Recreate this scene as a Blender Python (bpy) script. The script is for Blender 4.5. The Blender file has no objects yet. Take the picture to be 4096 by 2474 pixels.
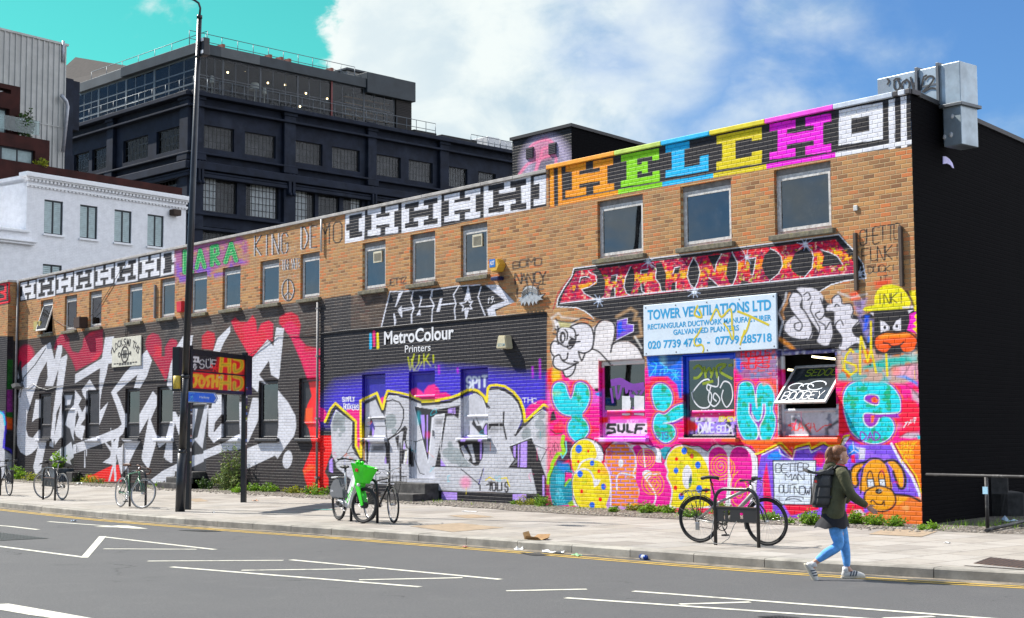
import bpy, bmesh, math, random
import numpy as np
from mathutils import Vector, Matrix
R = math.radians
random.seed(7)
SC = bpy.context.scene
COL = SC.collection
# ------------------------------------------------------------------ camera
PW, PH, PF = 4096,2474,5900.0
AZ, PITCH, ROLL = R(40.27), R(4.79), R(-.32)
CAM = np.array([15.057,-22.03,1.81])
_f = np.array([-math.cos(AZ), math.sin(AZ),0.]); _r = np.array([math.sin(AZ), math.cos(AZ),0.]); _u = np.array([0,0,1.])
FWD = _f*math.cos(PITCH)+_u*math.sin(PITCH)
_u2 = -_f*math.sin(PITCH)+_u*math.cos(PITCH)
RGT = _r*math.cos(ROLL)+_u2*math.sin(ROLL)
UPV = -_r*math.sin(ROLL)+_u2*math.cos(ROLL)
cd = bpy.data.cameras.new('camera'); cam = bpy.data.objects.new('camera', cd); COL.objects.link(cam)
cd.sensor_width = 36; cd.lens = 36*PF/PW; cd.clip_end = 5000; cd.clip_start = .1
M = Matrix.Identity(4)
for i in range(3):
 M[i][0], M[i][1], M[i][2], M[i][3] = RGT[i], UPV[i],-FWD[i], CAM[i]
cam.matrix_world = M
SC.camera = cam
# ------------------------------------------------------------------ world, sun, exposure
SUN_EL = R(48)
SUNV = Vector((-.927*math.cos(SUN_EL),-.375*math.cos(SUN_EL), math.sin(SUN_EL)))
world = bpy.data.worlds.new('World'); SC.world = world; world.use_nodes = True
SC.view_settings.view_transform = 'Standard'; SC.view_settings.look = 'None'
SC.view_settings.exposure = 0.95; SC.view_settings.gamma = 1
sd = bpy.data.lights.new('sun', 'SUN'); sd.energy = 4.4; sd.angle = R(.53); sd.color = (1,.95,.87)
sun = bpy.data.objects.new('sun', sd); COL.objects.link(sun)
sun.rotation_euler = SUNV.to_track_quat('Z', 'Y').to_euler()
class NT:
 """small helper to write node trees"""
 def __init__(s, tree): s.t = tree; s.n = tree.nodes; s.l = tree.links
 def new(s, typ, **kw):
  nd = s.n.new(typ)
  for k, v in kw.items():
   if k.startswith('i_'):
    k = k[2:]; k = int(k) if k.isdigit() else k
    s.put(nd, k, v)
   else: setattr(nd, k, v)
  return nd
 def put(s, nd, k, v):
  sk = nd.inputs[k]
  if isinstance(v, bpy.types.NodeSocket): s.l.new(v, sk)
  else: sk.default_value = v
 def math(s, op, a, b=0., c=None, clamp=False):
  nd = s.n.new('ShaderNodeMath'); nd.operation = op; nd.use_clamp = clamp
  s.put(nd, 0, a); s.put(nd, 1, b)
  if c is not None: s.put(nd, 2, c)
  return nd.outputs[0]
 def mix(s, fac, a, b, blend='MIX'):
  nd = s.n.new('ShaderNodeMix'); nd.data_type = 'RGBA'; nd.blend_type = blend
  s.put(nd, 0, fac); s.put(nd, 6, a); s.put(nd, 7, b)
  return nd.outputs[2]
 def ramp(s, fac, stops, interp='LINEAR'):
  nd = s.n.new('ShaderNodeValToRGB'); cr = nd.color_ramp; cr.interpolation = interp
  while len(cr.elements) < len(stops): cr.elements.new(.5)
  for e, (p, c) in zip(cr.elements, stops):
   e.position = p; e.color = c if len(c) == 4 else (*c, 1)
  s.l.new(fac, nd.inputs[0]); return nd.outputs[0]
 def noise(s, vec, scale, detail=4, rough=.55, dist=0.):
  nd = s.n.new('ShaderNodeTexNoise'); s.put(nd, 'Scale', scale); s.put(nd, 'Detail', detail)
  s.put(nd, 'Roughness', rough); s.put(nd, 'Distortion', dist)
  if vec is not None: s.l.new(vec, nd.inputs['Vector'])
  return nd.outputs['Fac']
 def smooth(s, x, lo, hi):
  nd = s.n.new('ShaderNodeMapRange'); nd.interpolation_type = 'SMOOTHSTEP'
  s.put(nd, 0, x); s.put(nd, 1, lo); s.put(nd, 2, hi); return nd.outputs[0]
def lin(c):
 """0..255 picture colour -> linear"""
 o = []
 for v in c[:3]:
  v = v/255.
  o.append(v/12.92 if v <= .04045 else ((v+.055)/1.055)**2.4)
 return tuple(o)+(1,)
def build_sky():
 N = NT(world.node_tree); N.n.clear()
 out = N.new('ShaderNodeOutputWorld'); bg = N.new('ShaderNodeBackground')
 sky = N.new('ShaderNodeTexSky'); sky.sky_type = 'NISHITA'; sky.sun_disc = False
 sky.sun_elevation = SUN_EL; sky.sun_rotation = math.atan2(SUNV.x, SUNV.y)
 sky.air_density = 1.; sky.dust_density = .6; sky.ozone_density = 2.
 tc = N.new('ShaderNodeTexCoord'); d = tc.outputs['Generated']
 sp = N.new('ShaderNodeSeparateXYZ'); N.l.new(d, sp.inputs[0])
 def dot(v):
  nd = N.new('ShaderNodeVectorMath', operation='DOT_PRODUCT'); N.l.new(d, nd.inputs[0]); nd.inputs[1].default_value = v
  return nd.outputs['Value']
 az = N.math('ARCTAN2', dot(tuple(_r)), dot(tuple(_f)))
 el = N.math('ARCSINE', sp.outputs[2])
 cx = N.new('ShaderNodeCombineXYZ'); N.put(cx, 0, az); N.put(cx, 1, N.math('MULTIPLY', el, 1.5))
 v = cx.outputs[0]
 n1 = N.noise(v, 7.5,9,.56,.25); n2 = N.noise(v, 3.2,5,.55,.2); n3 = N.noise(v, 24,9,.65,.4)
 side = N.math('MULTIPLY', N.math('SUBTRACT', 1., N.smooth(az, -.12,.05)), N.smooth(az, -.75,-.45))
 tint = N.mix(side, (.60,.95,1.32,1),(.38,1.62,1.04,1))
 base = N.mix(1., sky.outputs[0], tint, 'MULTIPLY')
 edge = N.math('ADD', N.math('ADD', az, .134), N.math('MULTIPLY', N.math('SUBTRACT', el, .22),-.15))
 edge = N.math('ADD', edge, N.math('MULTIPLY', N.math('SUBTRACT', n1,.5),.16))
 edge = N.math('ADD', edge, N.math('MULTIPLY', N.math('SUBTRACT', n3,.5),.05))
 bank = N.smooth(edge, -.001,.012)
 thin = N.math('SUBTRACT', 1., N.smooth(N.math('ADD', N.math('ADD', az, N.math('MULTIPLY', el, -.25)), N.math('ADD', N.math('MULTIPLY', N.math('SUBTRACT', n2,.5),.34), N.math('MULTIPLY', N.math('SUBTRACT', n1,.5),.30))),-.05,.155))
 wisp = N.smooth(N.math('ADD', n1, N.math('MULTIPLY', n2,.7)),.78,1.2)
 cover = N.math('MULTIPLY', bank, N.math('MAXIMUM', thin, N.math('MULTIPLY', wisp, .95)))
 puff = N.math('MULTIPLY', N.math('SUBTRACT', 1., N.smooth(az, -.16,-.12)), N.smooth(N.math('ADD', n1, N.math('MULTIPLY', n3,.25)),.69,.84))
 cover = N.math('MAXIMUM', cover, N.math('MULTIPLY', puff, .9))
 sn = N.math('ADD', N.math('MULTIPLY', N.noise(v, 5.2,8,.55,.5),.6), N.math('MULTIPLY', N.noise(v, 14,8,.6,.4),.4))
 shade = N.math('MULTIPLY', N.smooth(sn, .44,.60), N.math('ADD', .35, N.math('MULTIPLY', N.smooth(az, -.09,.05),.65)))
 cloud = N.mix(shade, (8.6,9.3,9.2,1),(4.2,5.9,7.3,1))
 colr = N.mix(cover, base, cloud)
 cum = N.math('MULTIPLY', N.smooth(N.math('ADD', N.math('MULTIPLY', n2,.55), N.math('MULTIPLY', n1,.45)),.46,.58), N.math('MAXIMUM', N.math('SUBTRACT', 1., N.smooth(az, -.85,-.65)), N.smooth(az, .45,.7)))
 colr = N.mix(N.math('MULTIPLY', cum, .85), colr, cloud)
 fill_bank = N.math('MULTIPLY', N.smooth(az, .42,.75), N.math('SUBTRACT', 1., N.smooth(az, 2.2,2.6)))  # extra-bright bank added to the sky out of view to lighten shaded walls
 colr = N.mix(N.math('MULTIPLY', fill_bank, N.math('SUBTRACT', 1., N.smooth(el, .8,1.2))), colr, (15,15.8,17.6,1))
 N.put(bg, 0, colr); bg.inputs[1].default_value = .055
 N.l.new(bg.outputs[0], out.inputs[0])
build_sky()
# ------------------------------------------------------------------ from measured points of the photograph to places
def ray(px, py):
 return RGT*((px-PW/2)/PF) - UPV*((py-PH/2)/PF) + FWD
def on_y(px, py, y=0.):
 d = ray(px, py); t = (y-CAM[1])/d[1]; p = CAM+d*t; return p[0], p[2]
def on_z(px, py, z=0.):
 d = ray(px, py); t = (z-CAM[2])/d[2]; p = CAM+d*t; return p[0], p[1]
def pix(P):
 """(n,3) points -> picture pixels"""
 P = np.asarray(P, float)-CAM; z = P@FWD
 return PW/2+PF*(P@RGT)/z, PH/2-PF*(P@UPV)/z
FR = {1:(40,1300,2.),2:(660,1240,2.),3:(1260,1440,3.),4:(1700,1440,3.),5:(1260,1140,2.4839),6:(2180,1180,3.),7:(2180,1600,3.),
      8:(2660,1600,3.),9:(2560,1340,3.),10:(3000,1100,2.9757),11:(3000,1580,2.7057),12:(2200,900,1.8954),13:(40,960,1.8817),
      14:(660,880,1.8817),15:(1340,640,1.41),16:(2180,340,.9333),17:(1950,350,1.408),0:(0,0,1.),
      20:(0,1780,3.79),21:(1270,1840,5.13),22:(2650,1850,3.916),23:(0,1900,1.76),24:(1200,1900,1.6427),25:(2600,1750,1.647),
      26:(0,50,1.3522),27:(700,50,1.5662),28:(3596,300,3.72),29:(80,650,2.976),30:(3550,150,1.4176),31:(0,1080,1.6174)}
def nat(f, pts):
 ox, oy, s = FR[f]; a = np.array(pts, float); return a/s+np.array([ox, oy])
def fy(f, x, y, yy=0.): p = nat(f, (x, y)); return on_y(p[0], p[1], yy)
def fz(f, x, y, z=.14): p = nat(f, (x, y)); return on_z(p[0], p[1], z)
# ------------------------------------------------------------------ objects
def tag(o, label=None, cat=None, group=None, kind=None):
 if label: o['label'] = label
 if cat: o['category'] = cat
 if group: o['group'] = group
 if kind: o['kind'] = kind
 return o
def thing(name, label, cat, loc=(0,0,0), rz=0., group=None):
 o = bpy.data.objects.new(name, None); COL.objects.link(o); o.location = loc; o.rotation_euler = (0,0,rz)
 o.empty_display_size = .2
 return tag(o, label, cat, group)
class MB:
 """collects shapes, then links them as one mesh"""
 def __init__(s): s.v = []; s.f = []; s.m = []; s.sm = []
 def add(s, vs, fs, mi=0, smooth=False):
  b = len(s.v); s.v += [tuple(map(float, v)) for v in vs]
  for f in fs: s.f.append(tuple(b+i for i in f)); s.m.append(mi); s.sm.append(smooth)
  return s
 def box(s, a, b, mi=0, M=None):
  (x0,y0,z0),(x1,y1,z1) = a, b
  vs = [(x0,y0,z0),(x1,y0,z0),(x1,y1,z0),(x0,y1,z0),(x0,y0,z1),(x1,y0,z1),(x1,y1,z1),(x0,y1,z1)]
  if M is not None: vs = [M@Vector(v) for v in vs]
  return s.add(vs, [(0,3,2,1),(4,5,6,7),(0,1,5,4),(1,2,6,5),(2,3,7,6),(3,0,4,7)], mi)
 def bbox(s, a, b, bev=.01, mi=0, M=None):
  """box with chamfered edges"""
  bm = bmesh.new(); bmesh.ops.create_cube(bm, size=1)
  a = Vector(a); b = Vector(b)
  for v in bm.verts: v.co = Vector([(a[i]+b[i])/2+v.co[i]*abs(b[i]-a[i]) for i in range(3)])
  bmesh.ops.bevel(bm, geom=bm.edges[:], offset=bev, segments=2, affect='EDGES', profile=.5)
  return s.bm(bm, mi, M)
 def bm(s, bm, mi=0, M=None, smooth=False):
  bm.verts.index_update()
  vs = [(M@v.co if M is not None else v.co.copy()) for v in bm.verts]
  s.add(vs, [[v.index for v in f.verts] for f in bm.faces], mi, smooth); bm.free(); return s
 def prism(s, pts, axis_v, mi=0, caps=True):
  """closed outline (3d points) swept along a vector"""
  n = len(pts); a = [Vector(p) for p in pts]; d = Vector(axis_v)
  vs = a+[p+d for p in a]
  fs = [(i,(i+1)%n,(i+1)%n+n,i+n) for i in range(n)]
  if caps: fs += [tuple(range(n-1,-1,-1)), tuple(range(n,2*n))]
  return s.add(vs, fs, mi)
 def tube(s, path, r, seg=8, mi=0, closed=False, caps=True, smooth=True):
  P = [Vector(p) for p in path]; n = len(P)
  rr = r if isinstance(r, (list, tuple)) else [r]*n
  vs = []; up = None
  for i in range(n):
   if closed: t = P[(i+1)%n]-P[i-1]
   else: t = P[min(i+1,n-1)]-P[max(i-1,0)]
   t = t.normalized() if t.length > 1e-9 else Vector((0,0,1))
   if up is None:
    up = Vector((0,0,1)) if abs(t.z) < .9 else Vector((1,0,0))
   a = t.cross(up); a = a.normalized() if a.length > 1e-6 else t.orthogonal().normalized()
   b = a.cross(t).normalized(); up = b
   for k in range(seg):
    w = 2*math.pi*k/seg; vs.append(P[i]+a*(math.cos(w)*rr[i])+b*(math.sin(w)*rr[i]))
  fs = []
  for i in range(n if closed else n-1):
   j = (i+1)%n
   for k in range(seg): fs.append((i*seg+k, i*seg+(k+1)%seg, j*seg+(k+1)%seg, j*seg+k))
  s.add(vs, fs, mi, smooth)
  if caps and not closed:
   b = len(s.v)-len(vs)
   s.f.append(tuple(b+k for k in range(seg-1,-1,-1))); s.m.append(mi); s.sm.append(False)
   s.f.append(tuple(b+(n-1)*seg+k for k in range(seg))); s.m.append(mi); s.sm.append(False)
  return s
 def ring(s, c, ax, R_, r, seg=40, rs=8, mi=0, flat=1.):
  """torus round the axis ax"""
  ax = Vector(ax).normalized(); a = ax.orthogonal().normalized(); b = ax.cross(a); c = Vector(c); vs = []; fs = []
  for i in range(seg):
   w = 2*math.pi*i/seg; d = a*math.cos(w)+b*math.sin(w)
   for k in range(rs):
    q = 2*math.pi*k/rs; vs.append(c+d*(R_+r*math.cos(q))+ax*(r*flat*math.sin(q)))
  for i in range(seg):
   for k in range(rs):
    j = (i+1)%seg; fs.append((i*rs+k, j*rs+k, j*rs+(k+1)%rs, i*rs+(k+1)%rs))
  return s.add(vs, fs, mi, True)
 def lathe(s, prof, seg=16, mi=0, M=None, smooth=True):
  vs = []; fs = []; n = len(prof)
  for i in range(seg):
   w = 2*math.pi*i/seg
   for (r, z) in prof:
    v = Vector((r*math.cos(w), r*math.sin(w), z)); vs.append(M@v if M is not None else v)
  for i in range(seg):
   j = (i+1)%seg
   for k in range(n-1): fs.append((i*n+k, j*n+k, j*n+k+1, i*n+k+1))
  return s.add(vs, fs, mi, smooth)
 def ball(s, c, r, sub=2, mi=0, M=None):
  bm = bmesh.new(); bmesh.ops.create_icosphere(bm, subdivisions=sub, radius=1)
  rr = r if isinstance(r, (tuple, list)) else (r, r, r)
  for v in bm.verts: v.co = Vector((v.co.x*rr[0]+c[0], v.co.y*rr[1]+c[1], v.co.z*rr[2]+c[2]))
  return s.bm(bm, mi, M, True)
 def build(s, name, mats, parent=None, M=None):
  me = bpy.data.meshes.new(name); me.from_pydata(s.v, [], s.f)
  for m in (mats if isinstance(mats, (list, tuple)) else [mats]): me.materials.append(m)
  me.polygons.foreach_set('material_index', s.m); me.polygons.foreach_set('use_smooth', s.sm)
  me.validate(); me.update()
  o = bpy.data.objects.new(name, me); COL.objects.link(o)
  if parent: o.parent = parent
  if M is not None: o.matrix_local = M
  return o
# ------------------------------------------------------------------ materials
MATS = {}
def mat(name, col, rough=.6, metal=0., var=.12, scale=6., bump=0., bscale=40., spec=.5, dirt=None, island=0., coat=0.):
 """plain surface with procedural variation of tone (col is linear)"""
 if name in MATS: return MATS[name]
 m = bpy.data.materials.new(name); m.use_nodes = True; N = NT(m.node_tree)
 p = N.n['Principled BSDF']; tc = N.new('ShaderNodeTexCoord'); v = tc.outputs['Object']
 c = (*col[:3],1); fac = N.noise(v, scale, 5,.6)
 lo = tuple(max(0, x*(1-var)) for x in c[:3])+(1,); hi = tuple(min(1, x*(1+var)) for x in c[:3])+(1,)
 cc = N.mix(N.smooth(fac, .3,.7), lo, hi)
 if dirt:
  cc = N.mix(N.math('MULTIPLY', N.smooth(N.noise(v, scale*.45,6,.65),.5,.75), dirt[1]), cc, (*dirt[0][:3],1))
 if island:
  g = N.new('ShaderNodeNewGeometry')
  hs = N.new('ShaderNodeHueSaturation'); N.l.new(cc, hs.inputs['Color'])
  N.put(hs, 'Value', N.math('ADD', 1-island, N.math('MULTIPLY', g.outputs['Random Per Island'],2*island)))
  N.put(hs, 'Hue', N.math('ADD', .5-.05*island, N.math('MULTIPLY', g.outputs['Random Per Island'],.1*island)))
  cc = hs.outputs[0]
 N.put(p, 'Base Color', cc)
 p.inputs['Roughness'].default_value = rough; p.inputs['Metallic'].default_value = metal
 p.inputs['Specular IOR Level'].default_value = spec
 if coat: p.inputs['Coat Weight'].default_value = coat
 if bump:
  b = N.new('ShaderNodeBump'); b.inputs['Strength'].default_value = 1; b.inputs['Distance'].default_value = bump
  N.l.new(N.noise(v, bscale, 5,.6), b.inputs['Height']); N.l.new(b.outputs[0], p.inputs['Normal'])
 MATS[name] = m; return m
def emit(name, col, s):
 m = bpy.data.materials.new(name); m.use_nodes = True; p = m.node_tree.nodes['Principled BSDF']
 p.inputs['Base Color'].default_value = (*col[:3],1); p.inputs['Emission Color'].default_value = (*col[:3],1); p.inputs['Emission Strength'].default_value = s
 return m
def glass(name, tint=(.55,.6,.62), ior=1.5, rough=.02, dirt=.15):
 m = bpy.data.materials.new(name); m.use_nodes = True; N = NT(m.node_tree); N.n.clear()
 o = N.new('ShaderNodeOutputMaterial'); g = N.new('ShaderNodeBsdfGlossy'); t = N.new('ShaderNodeBsdfTransparent')
 d = N.new('ShaderNodeBsdfDiffuse'); g.inputs['Roughness'].default_value = rough; t.inputs[0].default_value = (*tint,1)
 d.inputs[0].default_value = (.5,.5,.48,1)
 fr = N.new('ShaderNodeFresnel'); fr.inputs['IOR'].default_value = ior
 tc = N.new('ShaderNodeTexCoord'); nz = N.smooth(N.noise(tc.outputs['Object'],5,7,.7),.45,.8)
 bp = N.new('ShaderNodeBump'); bp.inputs['Strength'].default_value = .1; bp.inputs['Distance'].default_value = .02
 N.l.new(N.noise(tc.outputs['Object'],.9,2,.5), bp.inputs['Height']); N.l.new(bp.outputs[0], g.inputs['Normal'])
 a = N.new('ShaderNodeMixShader'); N.put(a, 0, N.math('MULTIPLY', nz, dirt)); N.l.new(t.outputs[0], a.inputs[1]); N.l.new(d.outputs[0], a.inputs[2])
 b = N.new('ShaderNodeMixShader'); N.l.new(fr.outputs[0], b.inputs[0]); N.l.new(a.outputs[0], b.inputs[1]); N.l.new(g.outputs[0], b.inputs[2])
 N.l.new(b.outputs[0], o.inputs[0]); return m
def brick_vec(N, axis):
 tc = N.new('ShaderNodeTexCoord'); sp = N.new('ShaderNodeSeparateXYZ'); N.l.new(tc.outputs['Object'], sp.inputs[0])
 cx = N.new('ShaderNodeCombineXYZ'); N.l.new(sp.outputs[axis], cx.inputs[0]); N.l.new(sp.outputs[2], cx.inputs[1])
 return tc.outputs['Object'], cx.outputs[0]
def brick_mat(name, painted=True, plain=None, axis=0, tones=None, mortar=(.56,.42,.24), bd=.015, rough=.5, spec=.18):
 """bare brick; where the colour attribute 'Paint' has alpha, painted brick"""
 m = bpy.data.materials.new(name); m.use_nodes = True; N = NT(m.node_tree); p = N.n['Principled BSDF']
 ov, bv = brick_vec(N, axis)
 b = N.new('ShaderNodeTexBrick'); N.l.new(bv, b.inputs['Vector'])
 b.offset = .5; b.inputs['Scale'].default_value = 1; b.inputs['Mortar Size'].default_value = .0062; b.inputs['Mortar Smooth'].default_value = .25
 b.inputs['Brick Width'].default_value = .232; b.inputs['Row Height'].default_value = .0815; b.inputs['Bias'].default_value = 0
 b.inputs['Color1'].default_value = (0,0,0,1); b.inputs['Color2'].default_value = (1,1,1,1); b.inputs['Mortar'].default_value = (.5,.5,.5,1)
 tones = tones or [(0,(.25,.12,.06)),(.22,(.48,.235,.095)),(.45,(.60,.31,.115)),(.6,(.42,.215,.11)),(.78,(.52,.26,.11)),(.9,(.64,.205,.07)),(1,(.66,.21,.075))]
 br = N.ramp(b.outputs['Color'], tones)
 n = N.noise(ov, 3.1,6,.6); nf = N.noise(ov, 55,4,.7); nb = N.noise(ov, .7,4,.6)
 br = N.mix(N.math('MULTIPLY', N.smooth(nf, .35,.7),.45), br, N.mix(.5, br, (.10,.07,.05,1)))
 br = N.mix(N.math('MULTIPLY', N.smooth(nb, .4,.7),.35), br, (.30,.19,.10,1))
 bare = N.mix(b.outputs['Fac'], br, (*mortar, 1))
 if painted:
  at = N.new('ShaderNodeAttribute'); at.attribute_name = 'Paint'; at.attribute_type = 'GEOMETRY'
  pc = N.mix(N.math('MULTIPLY', N.smooth(n, .35,.7),.16), at.outputs['Color'], N.mix(.35, at.outputs['Color'],(.22,.20,.18,1)))
  al = at.outputs['Alpha']
  chip = N.math('MULTIPLY', N.smooth(nf, .62,.7), N.math('MULTIPLY', N.smooth(n, .55,.75),.4))
  al2 = N.math('MULTIPLY', al, N.math('SUBTRACT', 1., chip))
  colr = N.mix(al2, bare, pc)
  N.put(p, 'Roughness', N.math('SUBTRACT', .85, N.math('MULTIPLY', al, .33)))
 elif plain:
  pc = N.mix(N.smooth(n, .3,.7), tuple(x*.93 for x in plain[:3])+(1,), tuple(min(.95,x*1.06) for x in plain[:3])+(1,))
  colr = N.mix(N.math('MULTIPLY', b.outputs['Fac'],.18), pc, (*[x*.6 for x in plain[:3]],1)); p.inputs['Roughness'].default_value = rough
 else:
  colr = bare; p.inputs['Roughness'].default_value = .85
 N.put(p, 'Base Color', colr); p.inputs['Specular IOR Level'].default_value = spec
 b2 = N.new('ShaderNodeTexBrick'); N.l.new(bv, b2.inputs['Vector']); b2.offset = .5
 for k_, x_ in (('Scale',1),('Mortar Size',.011),('Mortar Smooth',1.),('Brick Width',.232),('Row Height',.0815)): b2.inputs[k_].default_value = x_
 h = N.math('ADD', N.math('SUBTRACT', 1., b2.outputs['Fac']), N.math('MULTIPLY', nf, .22))
 h = N.math('ADD', h, N.math('MULTIPLY', b.outputs['Color'],.16))
 bp = N.new('ShaderNodeBump'); bp.inputs['Strength'].default_value = 1; bp.inputs['Distance'].default_value = bd
 N.l.new(h, bp.inputs['Height']); N.l.new(bp.outputs[0], p.inputs['Normal'])
 MATS[name] = m; return m
def attr_mat(name, rough=.45, bump=.002, bscale=60, metal=0.):
 """smooth painted surface (boards, frames, doors) carrying the 'Paint' colour attribute"""
 m = bpy.data.materials.new(name); m.use_nodes = True; N = NT(m.node_tree); p = N.n['Principled BSDF']
 at = N.new('ShaderNodeAttribute'); at.attribute_name = 'Paint'; at.attribute_type = 'GEOMETRY'
 tc = N.new('ShaderNodeTexCoord'); n = N.noise(tc.outputs['Object'],9,6,.65)
 c = N.mix(N.math('MULTIPLY', N.smooth(n, .4,.72),.2), at.outputs['Color'], N.mix(.4, at.outputs['Color'],(.25,.24,.23,1)))
 N.put(p, 'Base Color', c); p.inputs['Roughness'].default_value = rough; p.inputs['Metallic'].default_value = metal
 b = N.new('ShaderNodeBump'); b.inputs['Strength'].default_value = 1; b.inputs['Distance'].default_value = bump
 N.l.new(N.noise(tc.outputs['Object'], bscale, 4,.6), b.inputs['Height']); N.l.new(b.outputs[0], p.inputs['Normal'])
 MATS[name] = m; return m
# ------------------------------------------------------------------ the murals: what is painted on the walls, doors and boards
def vnoise(x, y, sc, seed=0):
 x = x/sc+seed*17.3; y = y/sc+seed*9.1
 xi = np.floor(x); yi = np.floor(y); fx = x-xi; fy_ = y-yi
 fx = fx*fx*(3-2*fx); fy_ = fy_*fy_*(3-2*fy_)
 def h(a, b):
  s = np.sin(a*127.1+b*311.7+seed*74.7)*43758.5453; return s-np.floor(s)
 return (h(xi,yi)*(1-fx)+h(xi+1,yi)*fx)*(1-fy_)+(h(xi,yi+1)*(1-fx)+h(xi+1,yi+1)*fx)*fy_
def fnoise(x, y, sc, seed=0): return .6*vnoise(x,y,sc,seed)+.27*vnoise(x,y,sc/2.2,seed+1)+.13*vnoise(x,y,sc/4.7,seed+2)
def spline(p, closed=True, k=5):
 p = np.asarray(p, float); n = len(p); out = []
 for i in range(n if closed else n-1):
  if closed: a,b,c,d = p[i-1],p[i],p[(i+1)%n],p[(i+2)%n]
  else: a,b,c,d = p[max(i-1,0)],p[i],p[i+1],p[min(i+2,n-1)]
  for j in range(k):
   t = j/k; out.append(.5*((2*b)+(c-a)*t+(2*a-5*b+4*c-d)*t*t+(3*b-a-3*c+d)*t**3))
 if not closed: out.append(p[-1])
 return np.array(out)
OPS = []
def P(f, col, pts, soft=1.4, a=1., s=False, nz=None):
 q = nat(f, pts); q = spline(q) if s else q
 OPS.append(('p', col, q, soft, a, nz))
def L(f, col, pts, w, soft=1.2, a=1., s=False, closed=False):
 q = nat(f, pts)
 if s: q = spline(q, closed)
 if closed: q = np.vstack([q, q[:1]])
 OPS.append(('l', col, q, soft, a, w/FR[f][2]))
def E(f, col, cx, cy, rx, ry, rot=0, soft=1.4, a=1., nz=None):
 w = np.linspace(0,2*np.pi, 28)[:-1]; c, s_ = np.cos(R(rot)), np.sin(R(rot))
 x = rx*np.cos(w); y = ry*np.sin(w)
 P(f, col, np.stack([cx+x*c-y*s_, cy+x*s_+y*c],1), soft, a, False, nz)
GL = {'A':'00 26 40;12 32','B':'00 06 36 45 44 33 03;33 42 41 30 00','C':'45 36 16 05 01 10 30 41','D':'00 06 26 44 42 20 00','E':'40 00 06 46;03 33','F':'00 06 46;03 33',
 'G':'45 36 16 05 01 10 30 41 43 23','H':'00 06;40 46;03 43','I':'20 26','J':'01 10 30 41 46','K':'00 06;46 03 40','L':'06 00 40','M':'00 06 23 46 40','N':'00 06 40 46',
 'O':'10 01 05 16 36 45 41 30 10','P':'00 06 36 45 44 33 03','Q':'10 01 05 16 36 45 41 30 10;22 40','R':'00 06 36 45 44 33 03;23 40','S':'45 36 16 05 04 13 33 42 41 30 10 01','T':'06 46;26 20',
 'U':'06 01 10 30 41 46','V':'06 20 46','W':'06 10 23 30 46','X':'00 46;06 40','Y':'06 23 46;23 20','Z':'06 46 00 40','!':'26 22;21 20','.':'20 21','-':'13 33','1':'14 26 20','9':'41 30 10;45 36 16 05 04 13 33 44;45 44 30',
 '2':'05 16 36 45 44 00 40','3':'05 16 36 45 44 33 42 41 30 10 01;23 33','4':'30 36 02 42','7':'06 46 10','0':'10 01 05 16 36 45 41 30 10',"'":'26 25'}
def T(f, col, txt, x0, y0, x1, y1, h, w, soft=1., a=1., slant=0., jit=0., gap=.25):
 n = len(txt); dx = (x1-x0)/n; dy = (y1-y0)/n; rnd = random.Random(txt)
 for i, ch in enumerate(txt):
  g = GL.get(ch.upper())
  if not g: continue
  jx, jy, js = (rnd.uniform(-jit,jit)*h, rnd.uniform(-jit,jit)*h, 1+rnd.uniform(-jit,jit)) if jit else (0,0,1)
  for st in g.split(';'):
   pts = []
   for c in st.split():
    u = int(c[0])/4*(1-gap)+gap/2; v = int(c[1])/6
    pts.append((x0+dx*(i+u)+slant*v*h+jx, y0+dy*(i+u)-v*h*js+jy))
   L(f, col, pts, w, soft, a, s=(jit > 0 and len(pts) > 3))
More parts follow.
